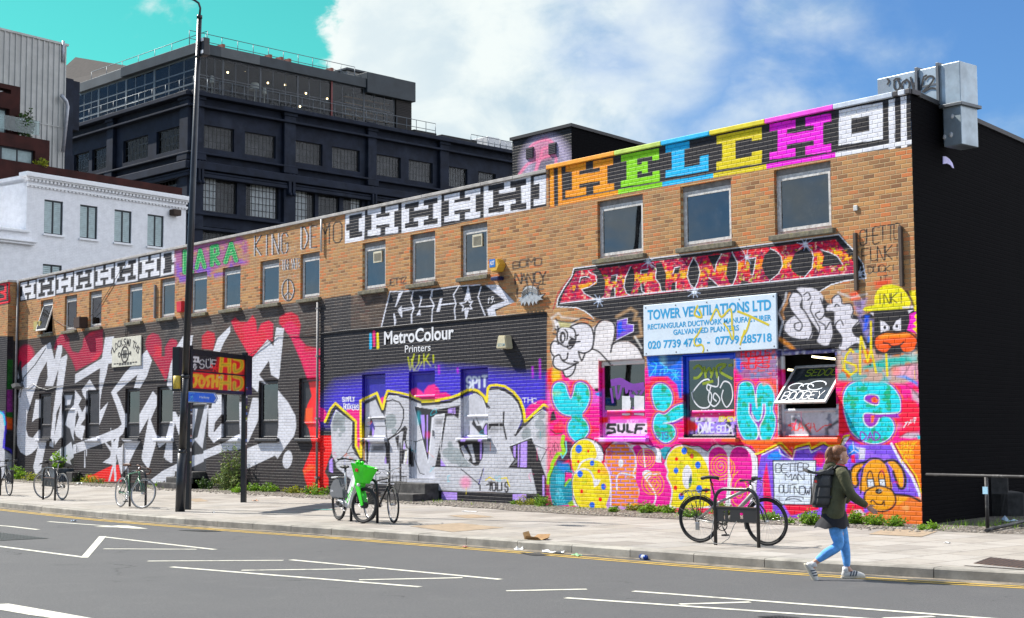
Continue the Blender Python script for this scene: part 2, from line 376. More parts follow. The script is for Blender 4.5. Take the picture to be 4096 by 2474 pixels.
def paint(PX, PY):
 n = len(PX); out = np.zeros((n, 4))
 for kind, col, q, soft, a, ex in OPS:
  pad = soft+(ex/2 if kind == 'l' else 0)+1
  x0, y0 = q.min(0)-pad; x1, y1 = q.max(0)+pad
  idx = np.nonzero((PX > x0)&(PX < x1)&(PY > y0)&(PY < y1))[0]
  if len(idx) == 0: continue
  x = PX[idx]; y = PY[idx]; d2 = np.full(len(idx),1e12)
  inside = np.zeros(len(idx), bool); m = len(q)
  for i in range(m if kind == 'p' else m-1):
   ax, ay = q[i]; bx, by = q[(i+1)%m]; ex_, ey_ = bx-ax, by-ay; l2 = ex_*ex_+ey_*ey_
   if l2 < 1e-12: continue
   t = np.clip(((x-ax)*ex_+(y-ay)*ey_)/l2,0,1)
   d2 = np.minimum(d2,(x-ax-t*ex_)**2+(y-ay-t*ey_)**2)
   if kind == 'p' and ay != by:
    c = ((ay > y) != (by > y)) & (x < (bx-ax)*(y-ay)/(by-ay)+ax); inside ^= c
  d = np.sqrt(d2)
  if kind == 'p': sd_ = np.where(inside, d, -d); al = np.clip(.5+sd_/soft, 0,1)
  else: al = np.clip((ex/2-d)/soft+.5,0,1)
  al = al*a
  if kind == 'p' and ex is not None:
   if ex[0] == 'cut': al = al*np.clip((fnoise(x, y, ex[1], ex[2])-ex[3])*ex[4],0,1); c = np.array(lin(col)[:3])[None, :]
   else:      # ('mot', scale, [other colours])
    c = np.tile(np.array(lin(col)[:3]),(len(idx),1))
    for k, (oc, th) in enumerate(ex[2]):
     w = np.clip((fnoise(x, y, ex[1],3*k+1)-th)*9,0,1)[:, None]; c = c*(1-w)+np.array(lin(oc)[:3])*w
  else: c = np.array(lin(col)[:3])[None, :]
  al = al[:, None]; o = out[idx]
  oa = al[:, 0]+o[:, 3]*(1-al[:, 0])
  rgb = np.where(oa[:, None] > 1e-6,(c*al+o[:, :3]*o[:, 3:4]*(1-al))/np.maximum(oa[:, None],1e-6), o[:, :3])
  out[idx, :3] = rgb; out[idx, 3] = oa
 g = out[:, :3]@np.array([.3,.55,.15]); out[:, :3] = np.clip(g[:, None]+(out[:, :3]-g[:, None])*1.3,0,1)*.96+.003; wv = 1+.30*(fnoise(PX, PY, 7,40)-.5)+.26*(fnoise(PX, PY, 34,44)-.5); out[:, :3] = np.clip(out[:, :3]*wv[:, None],.003,.88)
 return out
# ---- colours
K = (34,33,38); K2 = (52,50,52); W = (232,233,240); SI = (200,201,208); SG = (150,158,162); RD = (232,38,62); CR = (164,34,72); YE = (244,222,20)
PU = (72,62,190); LP = (186,160,240); MG = (230,30,140); OR = (244,110,40); TE = (40,196,214); GN = (16,168,140); PK = (255,58,150); PUR = (132,60,170); CO = (250,130,90)
BL = (20,110,220); MGH = (246,64,214); LG = (150,212,70); CY = (0,182,236); YL = (220,204,20); OG = (255,164,34)
def block(f, col, q, cells, back=None):
 """slab letter: cells (u0,v0,u1,v1) of a quad tl,tr,br,bl, u right, v down"""
 q = np.array(q, float)
 def at(u, v): return (q[0]*(1-u)+q[1]*u)*(1-v)+(q[3]*(1-u)+q[2]*u)*v
 for (a, b, c, d) in cells: P(f, col, [at(a,b), at(c,b), at(c,d), at(a,d)],.9)
Hc = [(0,0,.43,.2),(.57,0,1,.2),(0,.8,.43,1),(.57,.8,1,1),(.14,.15,.33,.85),(.67,.15,.86,.85),(.14,.38,.86,.62),(.14,.15,.43,.3),(.57,.15,.86,.3),(.14,.7,.43,.85),(.57,.7,.86,.85)]
Hc = [(0,0,.42,.21),(.58,0,1,.21),(0,.79,.42,1),(.58,.79,1,1),(.13,.2,.28,.8),(.72,.2,.87,.8),(.13,.36,.87,.64),(.27,.0,.42,.23),(.58,0,.73,.23),(.27,.77,.42,1),(.58,.77,.73,1)]
Ih = [(0,0,.75,.24),(0,.76,.75,1),(.15,.2,.75,.8),(.7,.36,1,.64)]
# ---- far left unit and corner
P(0, K, [(-40,1345),(55,1345),(62,1960),(-40,1960)],3)
P(0,(34,100,40),[(30,1440),(60,1440),(58,1560),(28,1560)],6,.9);P(0,(150,60,140),[(28,1560),(58,1560),(56,1650),(28,1650)],6,.9);P(0,(40,110,40),[(28,1650),(56,1650),(54,1700),(26,1700)],6,.9)
P(0, OR, [(24,1670),(54,1675),(52,1720),(24,1715)],8,.9)
P(0, SI, [(-40,1640),(14,1650),(22,1720),(16,1800),(60,1830),(60,1960),(-40,1960)],3);L(0, PU, [(12,1650),(24,1700),(14,1790),(40,1800),(60,1830),(98,1900),(98,1940)],9);L(0,(60,190,220),[(-10,1640),(14,1660),(20,1700)],7)
L(0,(235,30,80),[(-40,1112),(36,1131),(36,1208),(-40,1222)],9,1);P(0, K, [(-40,1112),(40,1131),(40,1216),(-40,1232)],2)
L(0,(235,30,80),[(-40,1114),(37,1133),(37,1207),(-40,1222)],7,1);L(0,(235,30,80),[(-20,1132),(22,1140),(22,1165),(4,1170),(22,1178),(20,1195),(-20,1204)],9,1)
# ---- locksmith wall: faded black below the upper windows
P(13, K2,[(22,762),(330,722),(560,688),(860,648),(1110,614),(1310,586),(1330,2300),(10,2300)],2.5,.93)
P(14, K2,[(0,770),(195,742),(420,705),(690,660),(1000,620),(1170,598),(1400,560),(1400,2300),(0,2300)],2.5,.93)
P(13,(62,58,56),[(22,762),(330,722),(1310,586),(1400,560),(1400,850),(22,1000)],20,.5, nz=('cut',30,3,.45,5));P(14,(100,95,92),[(0,750),(1170,600),(1170,800),(0,900)],30,.5, nz=('cut',26,5,.5,6))
P(1, K, [(10,380),(1488,300),(1488,1290),(10,1260)],60,.75);P(2, K, [(0,380),(1230,330),(1235,1460),(0,1460)],60,.7)
HE = (196,36,80)
E(1, HE, 130,240,62,78,0,14,.85);P(1, HE, [(62,250),(130,260),(110,340),(70,420)],10,.8)
P(1, CR, [(352,180),(372,120),(405,80),(445,72),(470,110),(478,170),(500,215),(550,225),(580,180),(588,110),(640,60),(742,35),(742,215),(700,275),(528,368),(495,280),(440,190),(400,150),(360,200)],6,.95, nz=('mot',60,[((196,36,78),.55)]))
P(1, CR, [(1083,150),(1098,95),(1140,66),(1185,80),(1212,130),(1212,255),(1245,250),(1258,150),(1300,112),(1334,140),(1300,290),(1245,452),(1205,370),(1140,260),(1092,205)],6,.9, nz=('mot',50,[((200,34,74),.5)]))
P(2, CR, [(0,300),(40,235),(90,240),(100,270),(60,420),(0,570)],6,.9)
P(2,(196,26,66),[(296,310),(296,210),(340,168),(395,185),(402,240),(385,322)],6,.85)
P(2,(200,28,70),[(528,92),(560,62),(600,98),(660,98),(700,45),(725,80),(738,180),(770,110),(830,86),(866,112),(862,250),(820,238),(730,350),(690,402),(630,290),(560,170)],6,.95, nz=('mot',60,[((210,40,84),.5)]))
P(2,(190,26,70),[(915,60),(960,28),(1010,18),(1062,48),(1086,120),(1072,220),(1130,288),(1240,312),(1294,400),(1310,520),(1305,620),(1285,720),(1250,770),(1238,560),(1140,560),(1092,420),(1010,230),(950,150),(912,108)],6,.95, nz=('mot',70,[((204,38,96),.5)]))
P(2, RD, [(1150,580),(1238,570),(1240,890),(1300,915),(1336,1000),(1340,1110),(1300,1230),(1278,1300),(1335,1395),(1240,1450),(1165,1465),(1130,1360),(1103,1280),(1180,1090),(1150,950),(1115,890),(1140,760),(1175,690)],3,1, nz=('mot',60,[((250,40,40),.5)]))
P(2, MG, [(1238,770),(1270,790),(1280,850),(1240,890)],8,.9)
P(2, OR, [(1103,1280),(1150,1235),(1230,1230),(1236,1400),(1200,1465),(1158,1462),(1125,1370)],6,.95, nz=('mot',40,[((250,70,40),.5)]));P(2, OR, [(1125,790),(1185,780),(1180,900),(1115,890)],5)
P(2,(200,20,50),[(1072,560),(1100,575),(1100,1000),(1072,1000)],1,.0)
G1 = (212,213,220)
P(1, G1,[(322,138),(262,180),(150,298),(98,345),(92,470),(66,570),(70,620),(60,780),(52,830),(58,960),(86,1022),(132,1048),(172,1030),(218,985),(232,940),(232,838),(182,905),(146,893),(128,838),(136,720),(186,560),(240,390),(295,293),(302,420),(280,490),(345,490),(388,350),(418,205),(418,165),(380,165),(356,282),(330,170)],1.5)
L(1, K, [(285,190),(200,320),(110,420),(80,580)],7,1);E(1, W, 66,395,9,38);P(1, K, [(80,280),(96,300),(90,330),(104,455),(75,455),(60,350)],3)
P(1, G1,[(235,600),(206,598),(176,780),(202,755),(240,742)]);P(1, G1,[(222,982),(185,1140),(206,1205),(248,1160),(270,1040),(292,932),(226,932)])
P(1, G1,[(408,265),(455,237),(458,262),(420,530),(412,620),(372,700),(345,985),(316,968),(330,850),(345,700),(372,500),(388,350)])
P(1, G1,[(412,610),(418,900),(400,905),(360,960),(352,900),(385,740)])
P(1, SI, [(436,562),(500,562),(480,640),(440,645)]);P(1, SI, [(510,640),(470,690),(440,800),(468,830),(498,900),(512,930),(512,700)]);P(1, SI, [(430,985),(490,935),(505,1010),(510,1060),(480,1085),(492,1120),(428,1092)])
P(1, G1,[(320,1060),(410,985),(415,1090),(350,1120)]);P(1, K, [(420,700),(470,640),(440,800),(480,830),(505,930),(425,960),(445,880)],4)
P(1, G1,[(512,640),(520,522),(574,588),(548,640),(578,700),(612,640),(600,750),(565,800),(602,812),(576,922),(530,890),(510,830)]);P(1, K, [(540,690),(552,740),(530,800),(518,830),(524,740)])
P(1, G1,[(638,437),(574,520),(584,560),(614,605),(612,540),(625,520),(690,522)])
P(1, G1,[(520,398),(735,268),(762,98),(832,92),(806,222),(835,300),(786,314),(770,395),(735,520),(720,620),(718,690),(786,618),(745,730),(715,802),(710,560),(716,470),(722,346),(522,468)])
P(1, G1,[(1095,200),(920,385),(808,540),(850,650),(895,795),(860,828),(720,885),(600,925),(505,960),(505,1036),(870,902),(905,870),(935,755),(880,600),(852,545),(925,480),(1020,398),(992,505),(1036,512),(1095,412),(1136,285)])
L(1, G1,[(598,1010),(598,1140)],7);L(1, G1,[(612,1000),(612,1050)],6)
P(1, G1,[(1143,530),(1175,570),(1172,650),(1125,760),(1165,870),(1176,892),(1302,922),(1298,1102),(1230,1060),(1252,940),(1192,985),(1172,935),(1108,1155),(1062,1092),(1052,1060),(1110,740),(1036,870),(1034,720)])
P(1, G1,[(895,918),(1042,935),(1002,1000),(932,1150),(890,1196),(852,1040),(912,940)])
P(1, RD, [(580,1255),(700,1180),(820,1125),(870,1120),(892,1255)],3);P(1, OR, [(610,1250),(620,1205),(700,1200),(720,1250)],8)
P(1, G1,[(805,820),(832,940),(880,850),(862,985),(910,975),(848,1045),(852,1085),(846,1130),(852,1252),(836,1252),(830,1140),(800,1252),(786,1252),(822,1120),(742,1100),(800,1060),(808,1020),(740,915),(812,985)],1.)
P(1, G1,[(1340,1110),(1330,1190),(1200,1270),(1100,1260),(1220,1170)])
P(2, G1,[(150,203),(225,205),(205,330),(110,400),(78,620),(56,705),(45,640),(15,605),(40,450),(90,300)]);P(2, G1,[(62,815),(85,818),(108,862),(130,820),(140,980),(112,1002),(78,900),(66,1000),(50,1225),(3,1198),(24,1060),(3,1040)])
P(2, G1,[(520,133),(488,162),(420,230),(385,332),(440,336),(472,260),(522,178)])
P(2, SI, [(195,790),(262,790),(215,1040),(260,1020),(320,760),(350,760),(300,1110),(240,1045),(195,1110)],3)
P(2, G1,[(345,790),(372,790),(380,680),(452,680),(456,830),(400,900),(388,985),(455,905),(460,1012),(390,1066),(348,1010)]);P(2, G1,[(308,1130),(482,1060),(560,1010),(650,970),(650,1110),(470,1132),(310,1196)])
P(2, SI, [(200,1170),(310,1150),(310,1215),(200,1266)]);P(2, G1,[(0,1290),(105,1235),(100,1310),(0,1392)])
P(2, G1,[(820,238),(868,290),(890,140),(952,148),(912,556),(848,520),(832,406),(752,522),(810,590),(900,640),(985,740),(1045,850),(1050,940),(1032,1010),(962,1100),(900,1192),(880,1166),(650,1275),(650,1112),(780,1062),(895,1062),(908,900),(898,640),(750,570),(745,662),(690,612),(692,393)])
P(2, G1,[(700,705),(748,705),(748,880),(665,1060),(650,1060),(655,890)]);E(2, G1,980,1198,38,72,8)
P(2, G1,[(590,740),(650,740),(650,940),(600,1000)],2);P(2, K, [(745,650),(790,700),(790,730),(745,720)],5);P(2, K, [(745,870),(800,900),(770,950),(745,940)],6)
# ---- upper band of slab letters, left
P(13, K, [(72,320),(1240,72),(1240,270),(1130,290),(70,468)])
for q in ([(80,325),(193,302),(190,437),(80,455)],[(352,272),(472,245),(472,383),(350,405)],[(645,207),(780,180),(777,325),(642,347)],[(977,137),(1125,106),(1122,265),(974,292)]): block(13, W, q, Hc)
for b, q in (([(203,292),(343,263),(340,422),(200,446)],[(215,300),(330,277),(330,412),(215,432)]),([(484,236),(633,205),(630,368),(479,392)],[(497,243),(618,218),(615,355),(495,375)]),([(793,168),(966,130),(962,308),(788,338)],[(806,175),(950,145),(945,297),(805,322)])):
 P(13, W, b); block(13, K, q, Hc)
P(13, W, [(1138,94),(1238,74),(1234,255),(1133,276)]); block(13, K, [(1155,104),(1240,88),(1238,240),(1152,256)], Ih);P(13, W, [(1222,140),(1252,132),(1252,165),(1222,170)])
P(14,(150,90,140),[(72,235),(250,185),(560,120),(620,160),(625,330),(560,350),(430,350),(310,420),(100,460),(75,470)],16,.85, nz=('cut',22,8,.25,4));P(14,(110,80,190),[(80,330),(420,330),(600,300),(590,360),(380,440),(85,480)],20,.7, nz=('cut',18,9,.42,6))
for col, w in (((30,40,36),46),((150,220,160),32),((40,150,90),24)):
 L(14, col, [(150,240),(150,395),(200,390)], w);L(14, col, [(238,362),(265,230),(298,355)], w*.8);L(14, col, [(245,310),(290,308)], w*.5)
 L(14, col, [(352,340),(352,205),(390,195),(398,255),(360,275),(402,330)], w*.8);L(14, col, [(455,318),(498,180),(535,305)], w*.9);L(14, col, [(470,262),(520,258)], w*.5)
T(14, W, 'KING', 664,274,930,250,150,9, gap=.3);T(14,(52,46,42), 'KING', 670,272,936,248,150,10, gap=.3)
T(14, W, 'DE', 1012,222,1150,205,160,9, gap=.35);T(14,(52,46,42), 'DE', 1019,220,1156,203,160,10, gap=.35)
T(14,(52,46,42), 'MO', 1160,190,1345,165,155,10, gap=.3)
T(14, W, 'FOREVER', 862,384,1014,366,78,4, gap=.2);T(14,(52,46,42), 'FOREVER', 867,382,1018,364,78,5, gap=.2)
T(14,(190,180,170), 'MM', 890,260,985,245,50,4, a=.6);T(14,(190,180,170), 'RAN', 862,455,1010,440,40,4, a=.6)
for dx, c in ((-4,W),(1,(46,42,40))):
 w_ = np.linspace(0,2*np.pi,24);L(14, c, np.stack([928+dx+44*np.cos(w_),530+80*np.sin(w_)],1),11 if dx>0 else 9);L(14, c, [(928+dx,452),(928+dx,606)],8);L(14, c, [(896+dx,582),(928+dx,545),(962+dx,572)],8)
# ---- middle band
P(15, K, [(55,306),(1190,65),(1192,262),(862,325),(840,328),(600,380),(375,415),(165,452),(55,474)])
for q in ([(185,280),(358,253),(355,412),(185,430)],[(617,200),(820,160),(818,325),(617,352)]): block(15, W, q, Hc)
for b, q in (([(375,238),(600,195),(598,377),(375,414)],[(395,250),(578,213),(578,360),(393,388)]),([(840,150),(1103,90),(1103,280),(838,326)],[(863,145),(1077,107),(1080,277),(865,303)])):
 P(15, W, b); block(15, K, q, Hc)
P(15, W, [(58,308),(170,286),(165,452),(55,473)]); block(15, K, [(152,300),(62,318),(62,448),(152,432)],[(0,0,.8,.22),(0,.78,.8,1),(.2,.2,.8,.8),(.75,.36,1,.64)])
block(15, W, [(1190,84),(1122,96),(1122,260),(1190,250)],[(0,0,1,.26),(0,.78,1,1),(0,.2,.55,.8)])
# ---- HELCHO band, right
P(17, K, [(345,440),(2385,28),(2388,335),(1960,385),(1570,455),(1270,510),(985,560),(345,675)])
P(17, OG, [(350,448),(372,444),(374,668),(352,672)]);P(17, OG, [(397,440),(416,436),(420,662),(398,666)]);P(17, OG, [(416,640),(735,580),(735,604),(614,626),(420,662)])
P(17, OG, [(350,640),(374,640),(374,672),(352,672)])
for c, a, b in ((LG,735,985),(CY,985,1272),(YL,1272,1570),(MGH,1570,1960),(W,1960,2392)):
 def yb(x): return 668-(x-350)*.171
 P(17, c, [(a,yb(a)-25),(b,yb(b)-25),(b,yb(b)),(a,yb(a))],.9)
block(17, OG, [(440,440),(708,398),(712,578),(440,622)], Hc)
Ec = [(0,0,1,.2),(0,.8,1,1),(.15,.0,.42,1),(.15,.4,.7,.6),(.82,.0,1,.34),(.82,.68,1,1),(.55,.33,.7,.68)]
block(17, LG, [(752,383),(966,342),(970,530),(752,562)], Ec)
block(17, CY, [(1003,328),(1245,282),(1245,470),(1003,510)],[(0,0,.55,.22),(.14,0,.44,1),(0,.78,1,1),(.8,.52,1,1)])
block(17, YL, [(1290,276),(1545,224),(1545,428),(1290,466)],[(0,0,1,.24),(.12,0,.42,1),(0,.76,1,1),(.78,0,1,.34),(.78,.64,1,1)])
block(17, MGH, [(1588,207),(1935,147),(1935,363),(1590,408)], Hc)
P(17, W, [(1980,130),(2225,84),(2228,292),(1978,336)],.9);P(17, K, [(2050,176),(2150,160),(2150,247),(2050,264)],.9)
P(17, W, [(2258,72),(2294,64),(2296,345),(2260,350)],.9);P(17, W, [(2326,55),(2358,48),(2362,338),(2330,342)],.9)
P(17, K, [(1960,330),(2260,288),(2260,312),(1960,352)],.9)
# ---- METRO wall
P(5, K2,[(50,152),(470,95),(720,62),(700,330),(655,420),(50,480)],3,.9, nz=('mot',26,[((84,76,72),.55)]))
P(5, K, [(50,478),(655,420),(2305,280),(2305,1500),(50,1500)],2)
P(5, K, [(655,420),(745,62),(1450,8),(1830,0),(1985,172),(1800,260),(1805,316),(2305,270),(2305,400),(650,520)],1.5)
P(5,(214,216,226),[(1690,0),(1815,0),(1985,172),(1785,245),(1805,316),(1725,312),(1695,200),(1890,160)],2);P(5, K, [(1700,55),(1880,165),(1770,200),(1715,240),(1680,215),(1650,120)],2)
for p_ in ([(660,418),(690,290),(745,68),(860,66),(975,60),(955,160),(985,230),(960,290),(962,392)],[(800,215),(870,66)],[(745,68),(720,180)],[(795,408),(785,290),(800,350),(795,408)],[(830,240),(975,222),(975,238),(860,262),(862,318),(828,258)],[(1160,370),(1165,250),(1185,205),(1145,130),(1170,45),(970,62)],[(1040,115),(1060,130),(1035,220),(1180,208)],[(1015,300),(1040,255),(1045,300)],[(1395,350),(1385,240),(1400,190),(1375,100),(1430,12),(1170,48)],[(1215,265),(1245,140),(1260,140),(1240,200),(1395,185)],[(1430,12),(1640,0)],[(1495,160),(1520,20),(1545,150)],[(1440,185),(1495,175),(1520,140),(1535,175),(1565,165),(1540,205),(1560,240),(1500,232),(1462,262),(1475,215),(1440,185)],[(1500,340),(1490,250),(1520,260),(1500,340)],[(1690,305),(1640,180),(1620,120),(1650,20)]):
 L(5,(222,224,234), p_, 11)
for p_ in ([(800,205),(830,90),(865,70),(800,220)],[(785,300),(800,320),(800,400),(790,395)],[(830,240),(862,205),(862,310)],[(1150,60),(1170,45),(1165,130)],[(1245,140),(1262,140),(1240,265),(1205,265)],[(1040,115),(1066,115),(1050,150)],[(1480,160),(1525,12),(1545,150),(1520,135)],[(1495,240),(1530,250),(1500,335)],[(1015,300),(1040,250),(1046,302)]): P(5,(222,224,234), p_, 1.5)
T(5, W, '19.', 1705,190,1800,165,60,5, slant=.2)
for x, y0, y1, c in ((550,490,630,(40,180,225)),(587,465,605,(226,30,130)),(622,486,628,(240,226,20))): L(5, c, [(x,y0),(x+2,y1)],25,.8)
for st in ([(925,720),(945,850),(985,690)],[(960,740),(980,855),(1030,780),(1035,700)],[(985,850),(1020,855),(1060,770)],[(1080,690),(1085,840)],[(1085,760),(1130,690)],[(1100,740),(1150,810)],[(1175,700),(1178,775)],[(1195,810),(1200,830)]): L(5,(190,196,20), st, 13,3,.9)
P(3, PU, [(165,420),(260,300),(560,240),(850,150),(1130,120),(1488,110),(1488,760),(60,760),(80,560)],70,.97, nz=None)
P(4, PU, [(-40,110),(420,110),(760,140),(1100,180),(1472,200),(1472,800),(-40,800)],60,.97)
P(4,(60,50,150),[(420,100),(758,90),(758,420),(420,420)],6,.9);P(3,(46,40,150),[(565,230),(845,205),(845,500),(565,500)],4,.9);P(3,(40,30,150),[(1120,165),(1440,150),(1440,380),(1120,400)],4)
for x, y, h in ((1290,150,120),(1378,110,220),(165,120,90),(390,130,50)): L(4,(190,60,220),[(x,y-h/2),(x+4,y+h/2)],20,7,.75)
for p_ in ([(60,570),(110,590),(140,640),(120,740),(60,740)],[(380,590),(560,600),(545,1000),(510,1090),(470,1000),(480,740),(380,640)],[(770,470),(820,445),(850,480),(840,560),(800,540)],[(1150,360),(1210,335),(1270,370),(1310,410),(1370,330),(1430,300),(1440,480),(1270,490),(1160,440)]): P(3, MG, p_, 6)
P(4, MG, [(-10,370),(40,310),(110,295),(160,340),(180,395),(250,390),(310,430),(300,450),(120,490),(-10,490)],6);P(4, MG, [(1195,680),(1215,590),(1260,540),(1320,510),(1390,480),(1470,490),(1472,530),(1420,530),(1210,700)],6);P(3,(120,30,130),[(1120,480),(1440,480),(1440,300),(1380,300),(1300,420),(1200,330),(1120,380)],5,.0)
Yo3 = [(118,745),(185,590),(245,520),(490,740),(492,1035),(552,1165),(552,1000),(545,490),(742,398),(812,590),(845,440),(872,372),(1010,395),(1130,425),(1280,490),(1488,492)]
P(3, SI, [(190,790),(250,600),(290,630),(440,745),(470,1040),(560,1215),(600,1300),(600,470),(740,430),(820,620),(860,420),(1120,465),(1290,520),(1488,540),(1488,1488),(420,1488),(260,1330),(250,1240),(205,1150)],2,1)
P(4, SI, [(-30,555),(120,545),(420,460),(600,405),(700,480),(740,560),(770,360),(900,355),(1060,430),(1150,560),(1165,700),(1090,880),(1300,680),(1410,600),(1475,640),(1480,1488),(-30,1488)],2,1)
P(5,SI,[(1290,1480),(1310,2000),(1900,2000),(1900,1480)],2,0.)
for x, y, r in ((280,720,95),(240,820,40),(330,830,45),(300,900,25),(905,740,85),(930,690,40),(880,800,40),(950,860,40)): E(3, SG, x, y, r*.85, r*1.05,0,4,.9)
for x, y, r in ((310,1050,35),(270,1120,60),(350,1150,90),(450,1190,90),(520,1230,50),(300,1010,30),(1215,900,60),(1370,770,55),(1440,850,70),(1400,660,45),(1380,900,45),(1230,860,40)): E(4, SG, x, y, r, r*1.1,0,4,.85)
L(3, K, [(145,760),(205,630),(252,565),(458,745),(462,1050),(545,1180),(572,1230)],40,2);L(3, K, [(575,1000),(590,520),(735,452),(815,625)],40,2);L(3, K, [(830,650),(862,440),(885,405),(1000,425),(1130,462),(1280,520),(1488,528)],26,2)
L(3, YE, Yo3,27,1.6)
L(4, K, [(-30,535),(120,525),(300,500),(420,440),(500,390),(560,378),(650,410),(720,480),(745,560)],34,2);L(4, K, [(765,352),(860,340),(960,365),(1060,430),(1130,520),(1170,640),(1185,745),(1170,790),(1085,900)],34,2);L(4, K, [(1195,790),(1300,680),(1430,580),(1475,610)],26,2)
L(4, YE, [(-30,502),(120,490),(300,455),(400,420),(500,365),(570,352),(640,375),(710,440),(740,500),(755,340),(780,310),(860,302),(960,320),(1060,385),(1140,480),(1185,600),(1198,745),(1300,650),(1425,538),(1475,565)],30,1.6)
L(4, W, [(480,740),(485,560),(540,430),(600,405),(680,450),(725,560),(730,660),(690,780)],8);L(4, W, [(765,375),(880,360),(1000,420),(1100,520),(1145,650),(1140,760),(1080,890)],8);L(4, W, [(1300,680),(1410,600),(1475,640)],7);L(3, W, [(190,790),(250,605),(440,745),(440,900)],8);L(3, W, [(860,480),(890,430),(1000,440)],9)
L(3, K, [(440,1000),(370,1130),(250,1240),(200,1150)],9);L(3, K, [(370,1130),(460,1110),(560,1200)],9);P(3, K, [(200,1150),(240,1240),(280,1400),(350,1488),(200,1400),(120,1340)],3);P(3, LP, [(165,1290),(205,1180),(215,1250),(205,1400),(165,1350)],2)
L(3, K, [(860,500),(930,480),(1010,510),(1060,590),(1065,690),(1030,800),(960,900),(860,960)],15);L(3, W, [(1000,860),(940,930),(880,960)],8)
P(3, K, [(665,660),(720,820),(700,930),(650,930),(660,800)],2);P(3, LP, [(690,800),(712,850),(700,920),(685,900)],2);L(3, K, [(690,705),(850,700)],8);L(3, K, [(610,800),(845,800)],7);L(3,K,[(850,560),(830,650),(850,800),(862,950)],10)
P(3, K, [(545,960),(650,965),(640,1200),(625,1290),(615,1290),(610,990),(580,985),(578,1290),(566,1290),(566,985),(545,980)],2);P(3, LP, [(618,965),(650,965),(662,1010),(640,1110),(640,990)],2);P(3, K, [(830,960),(870,960),(885,1270),(625,1265),(640,1245),(830,1255),(850,1100)],2);P(3, LP, [(832,1250),(850,1120),(855,1250)],2)
P(3, SI, [(680,1010),(840,1010),(820,1245),(640,1245)],2);P(3, K, [(690,1030),(835,1020),(830,1090),(680,1100)],16,.75);L(3, W, [(850,985),(680,1000),(640,1240)],7)
L(3, K, [(880,960),(890,1488)],16);L(3, K, [(880,960),(1000,880),(1080,800),(1100,830),(1080,960),(1100,1050),(1180,1100)],17);L(3, W, [(1000,900),(1070,840),(1060,960),(1030,1130)],8);P(3, K, [(960,930),(1010,900),(1000,1100)],2);P(3, LP, [(1070,980),(1085,1060),(1060,1080)],2);P(3, K, [(1000,870),(1090,800),(1095,960),(1060,980),(1040,1240),(1030,1100),(1060,860)],2)
P(3, K, [(1040,1070),(1110,1085),(1060,1230),(1080,1300),(1030,1280)],2);P(3, W, [(1080,1100),(1120,1090),(1075,1260),(1060,1250)],2);P(3, LP, [(1110,1180),(1110,1250),(1090,1260)],2);P(3, K, [(1120,1060),(1180,1120),(1190,1280),(1120,1285)],4);L(3, K, [(1020,1220),(1010,1488)],14)
P(3, K, [(1190,560),(1430,600),(1430,680),(1400,690),(1360,1240),(1330,1150),(1230,760)],2);P(3, LP, [(1265,660),(1330,660),(1310,960),(1290,900)],2);P(3, LP, [(1340,670),(1355,670),(1345,1150),(1338,1100)],1.5);L(3, W, [(1185,550),(1280,930),(1355,1235),(1420,680),(1488,665)],10);L(3, W, [(1185,550),(1270,570)],10)
L(3, K, [(1100,970),(1210,985),(1290,955)],10);L(3, K, [(1210,985),(1195,1190),(1260,1360),(1310,1375)],10);L(3, W, [(1225,1000),(1210,1180)],6)
P(4, K, [(55,615),(420,545),(400,710),(350,670),(260,675),(190,1110),(190,1200),(240,1275),(120,1280),(180,1000),(235,645),(120,660),(110,690),(50,690)],2);P(4, K, [(-10,640),(60,640),(40,1230),(20,1150)],2);L(4, W, [(40,1240),(100,690),(235,648),(200,880),(180,1110),(275,1278)],9);P(4, LP, [(275,590),(360,575),(365,650),(320,645),(320,640),(275,640)],2);P(4, K, [(322,585),(330,583),(330,645),(322,645)],1);P(4, K, [(340,580),(352,578),(352,648),(340,650)],1);P(4, LP, [(190,1190),(250,1275),(190,1275)],2);P(4, LP, [(20,660),(35,660),(32,1120),(22,1100)],1.5)
P(4, K, [(120,720),(220,700),(205,790),(120,770)],12,.5)
P(4, K, [(600,670),(690,830),(725,760),(755,760),(755,910),(660,890),(610,830),(560,770)],2);P(4, LP, [(710,820),(740,770),(742,900),(710,890)],2);P(4, W, [(580,700),(600,670),(640,770),(690,760),(690,790),(620,790)],2,.8);L(4, W, [(440,780),(480,785),(560,780)],6);L(4, K, [(530,800),(530,890)],7)
P(4, K, [(400,990),(620,985),(700,990),(705,1080),(690,1180),(640,1270),(590,1275),(520,1210),(460,1170),(420,1090)],2);P(4, LP, [(658,985),(685,985),(678,1180),(660,1205)],2);P(4, SI, [(510,1020),(565,1010),(610,1230),(575,1235),(560,1150)],2);P(4, SI, [(430,1040),(460,1030),(545,1165),(520,1210),(470,1160)],2);L(4, W, [(470,1165),(520,1230),(590,1275)],7)
P(4, K, [(385,958),(770,955),(770,975),(440,990),(400,1010)],2);P(4, LP, [(425,955),(485,955),(485,985),(425,985)],1.5);P(4, LP, [(635,955),(690,955),(660,985),(635,985)],1.5);P(4,LP,[(445,920),(520,920),(500,945),(445,945)],2)
P(4, K, [(760,765),(930,755),(935,800),(800,800),(765,850)],3);P(4, K, [(770,800),(930,800),(940,860),(770,880)],20,.45);L(4, K, [(945,630),(940,780),(975,950)],20,2);E(4, K, 945,630,16,8);P(4, K, [(762,545),(785,570),(765,590)],2)
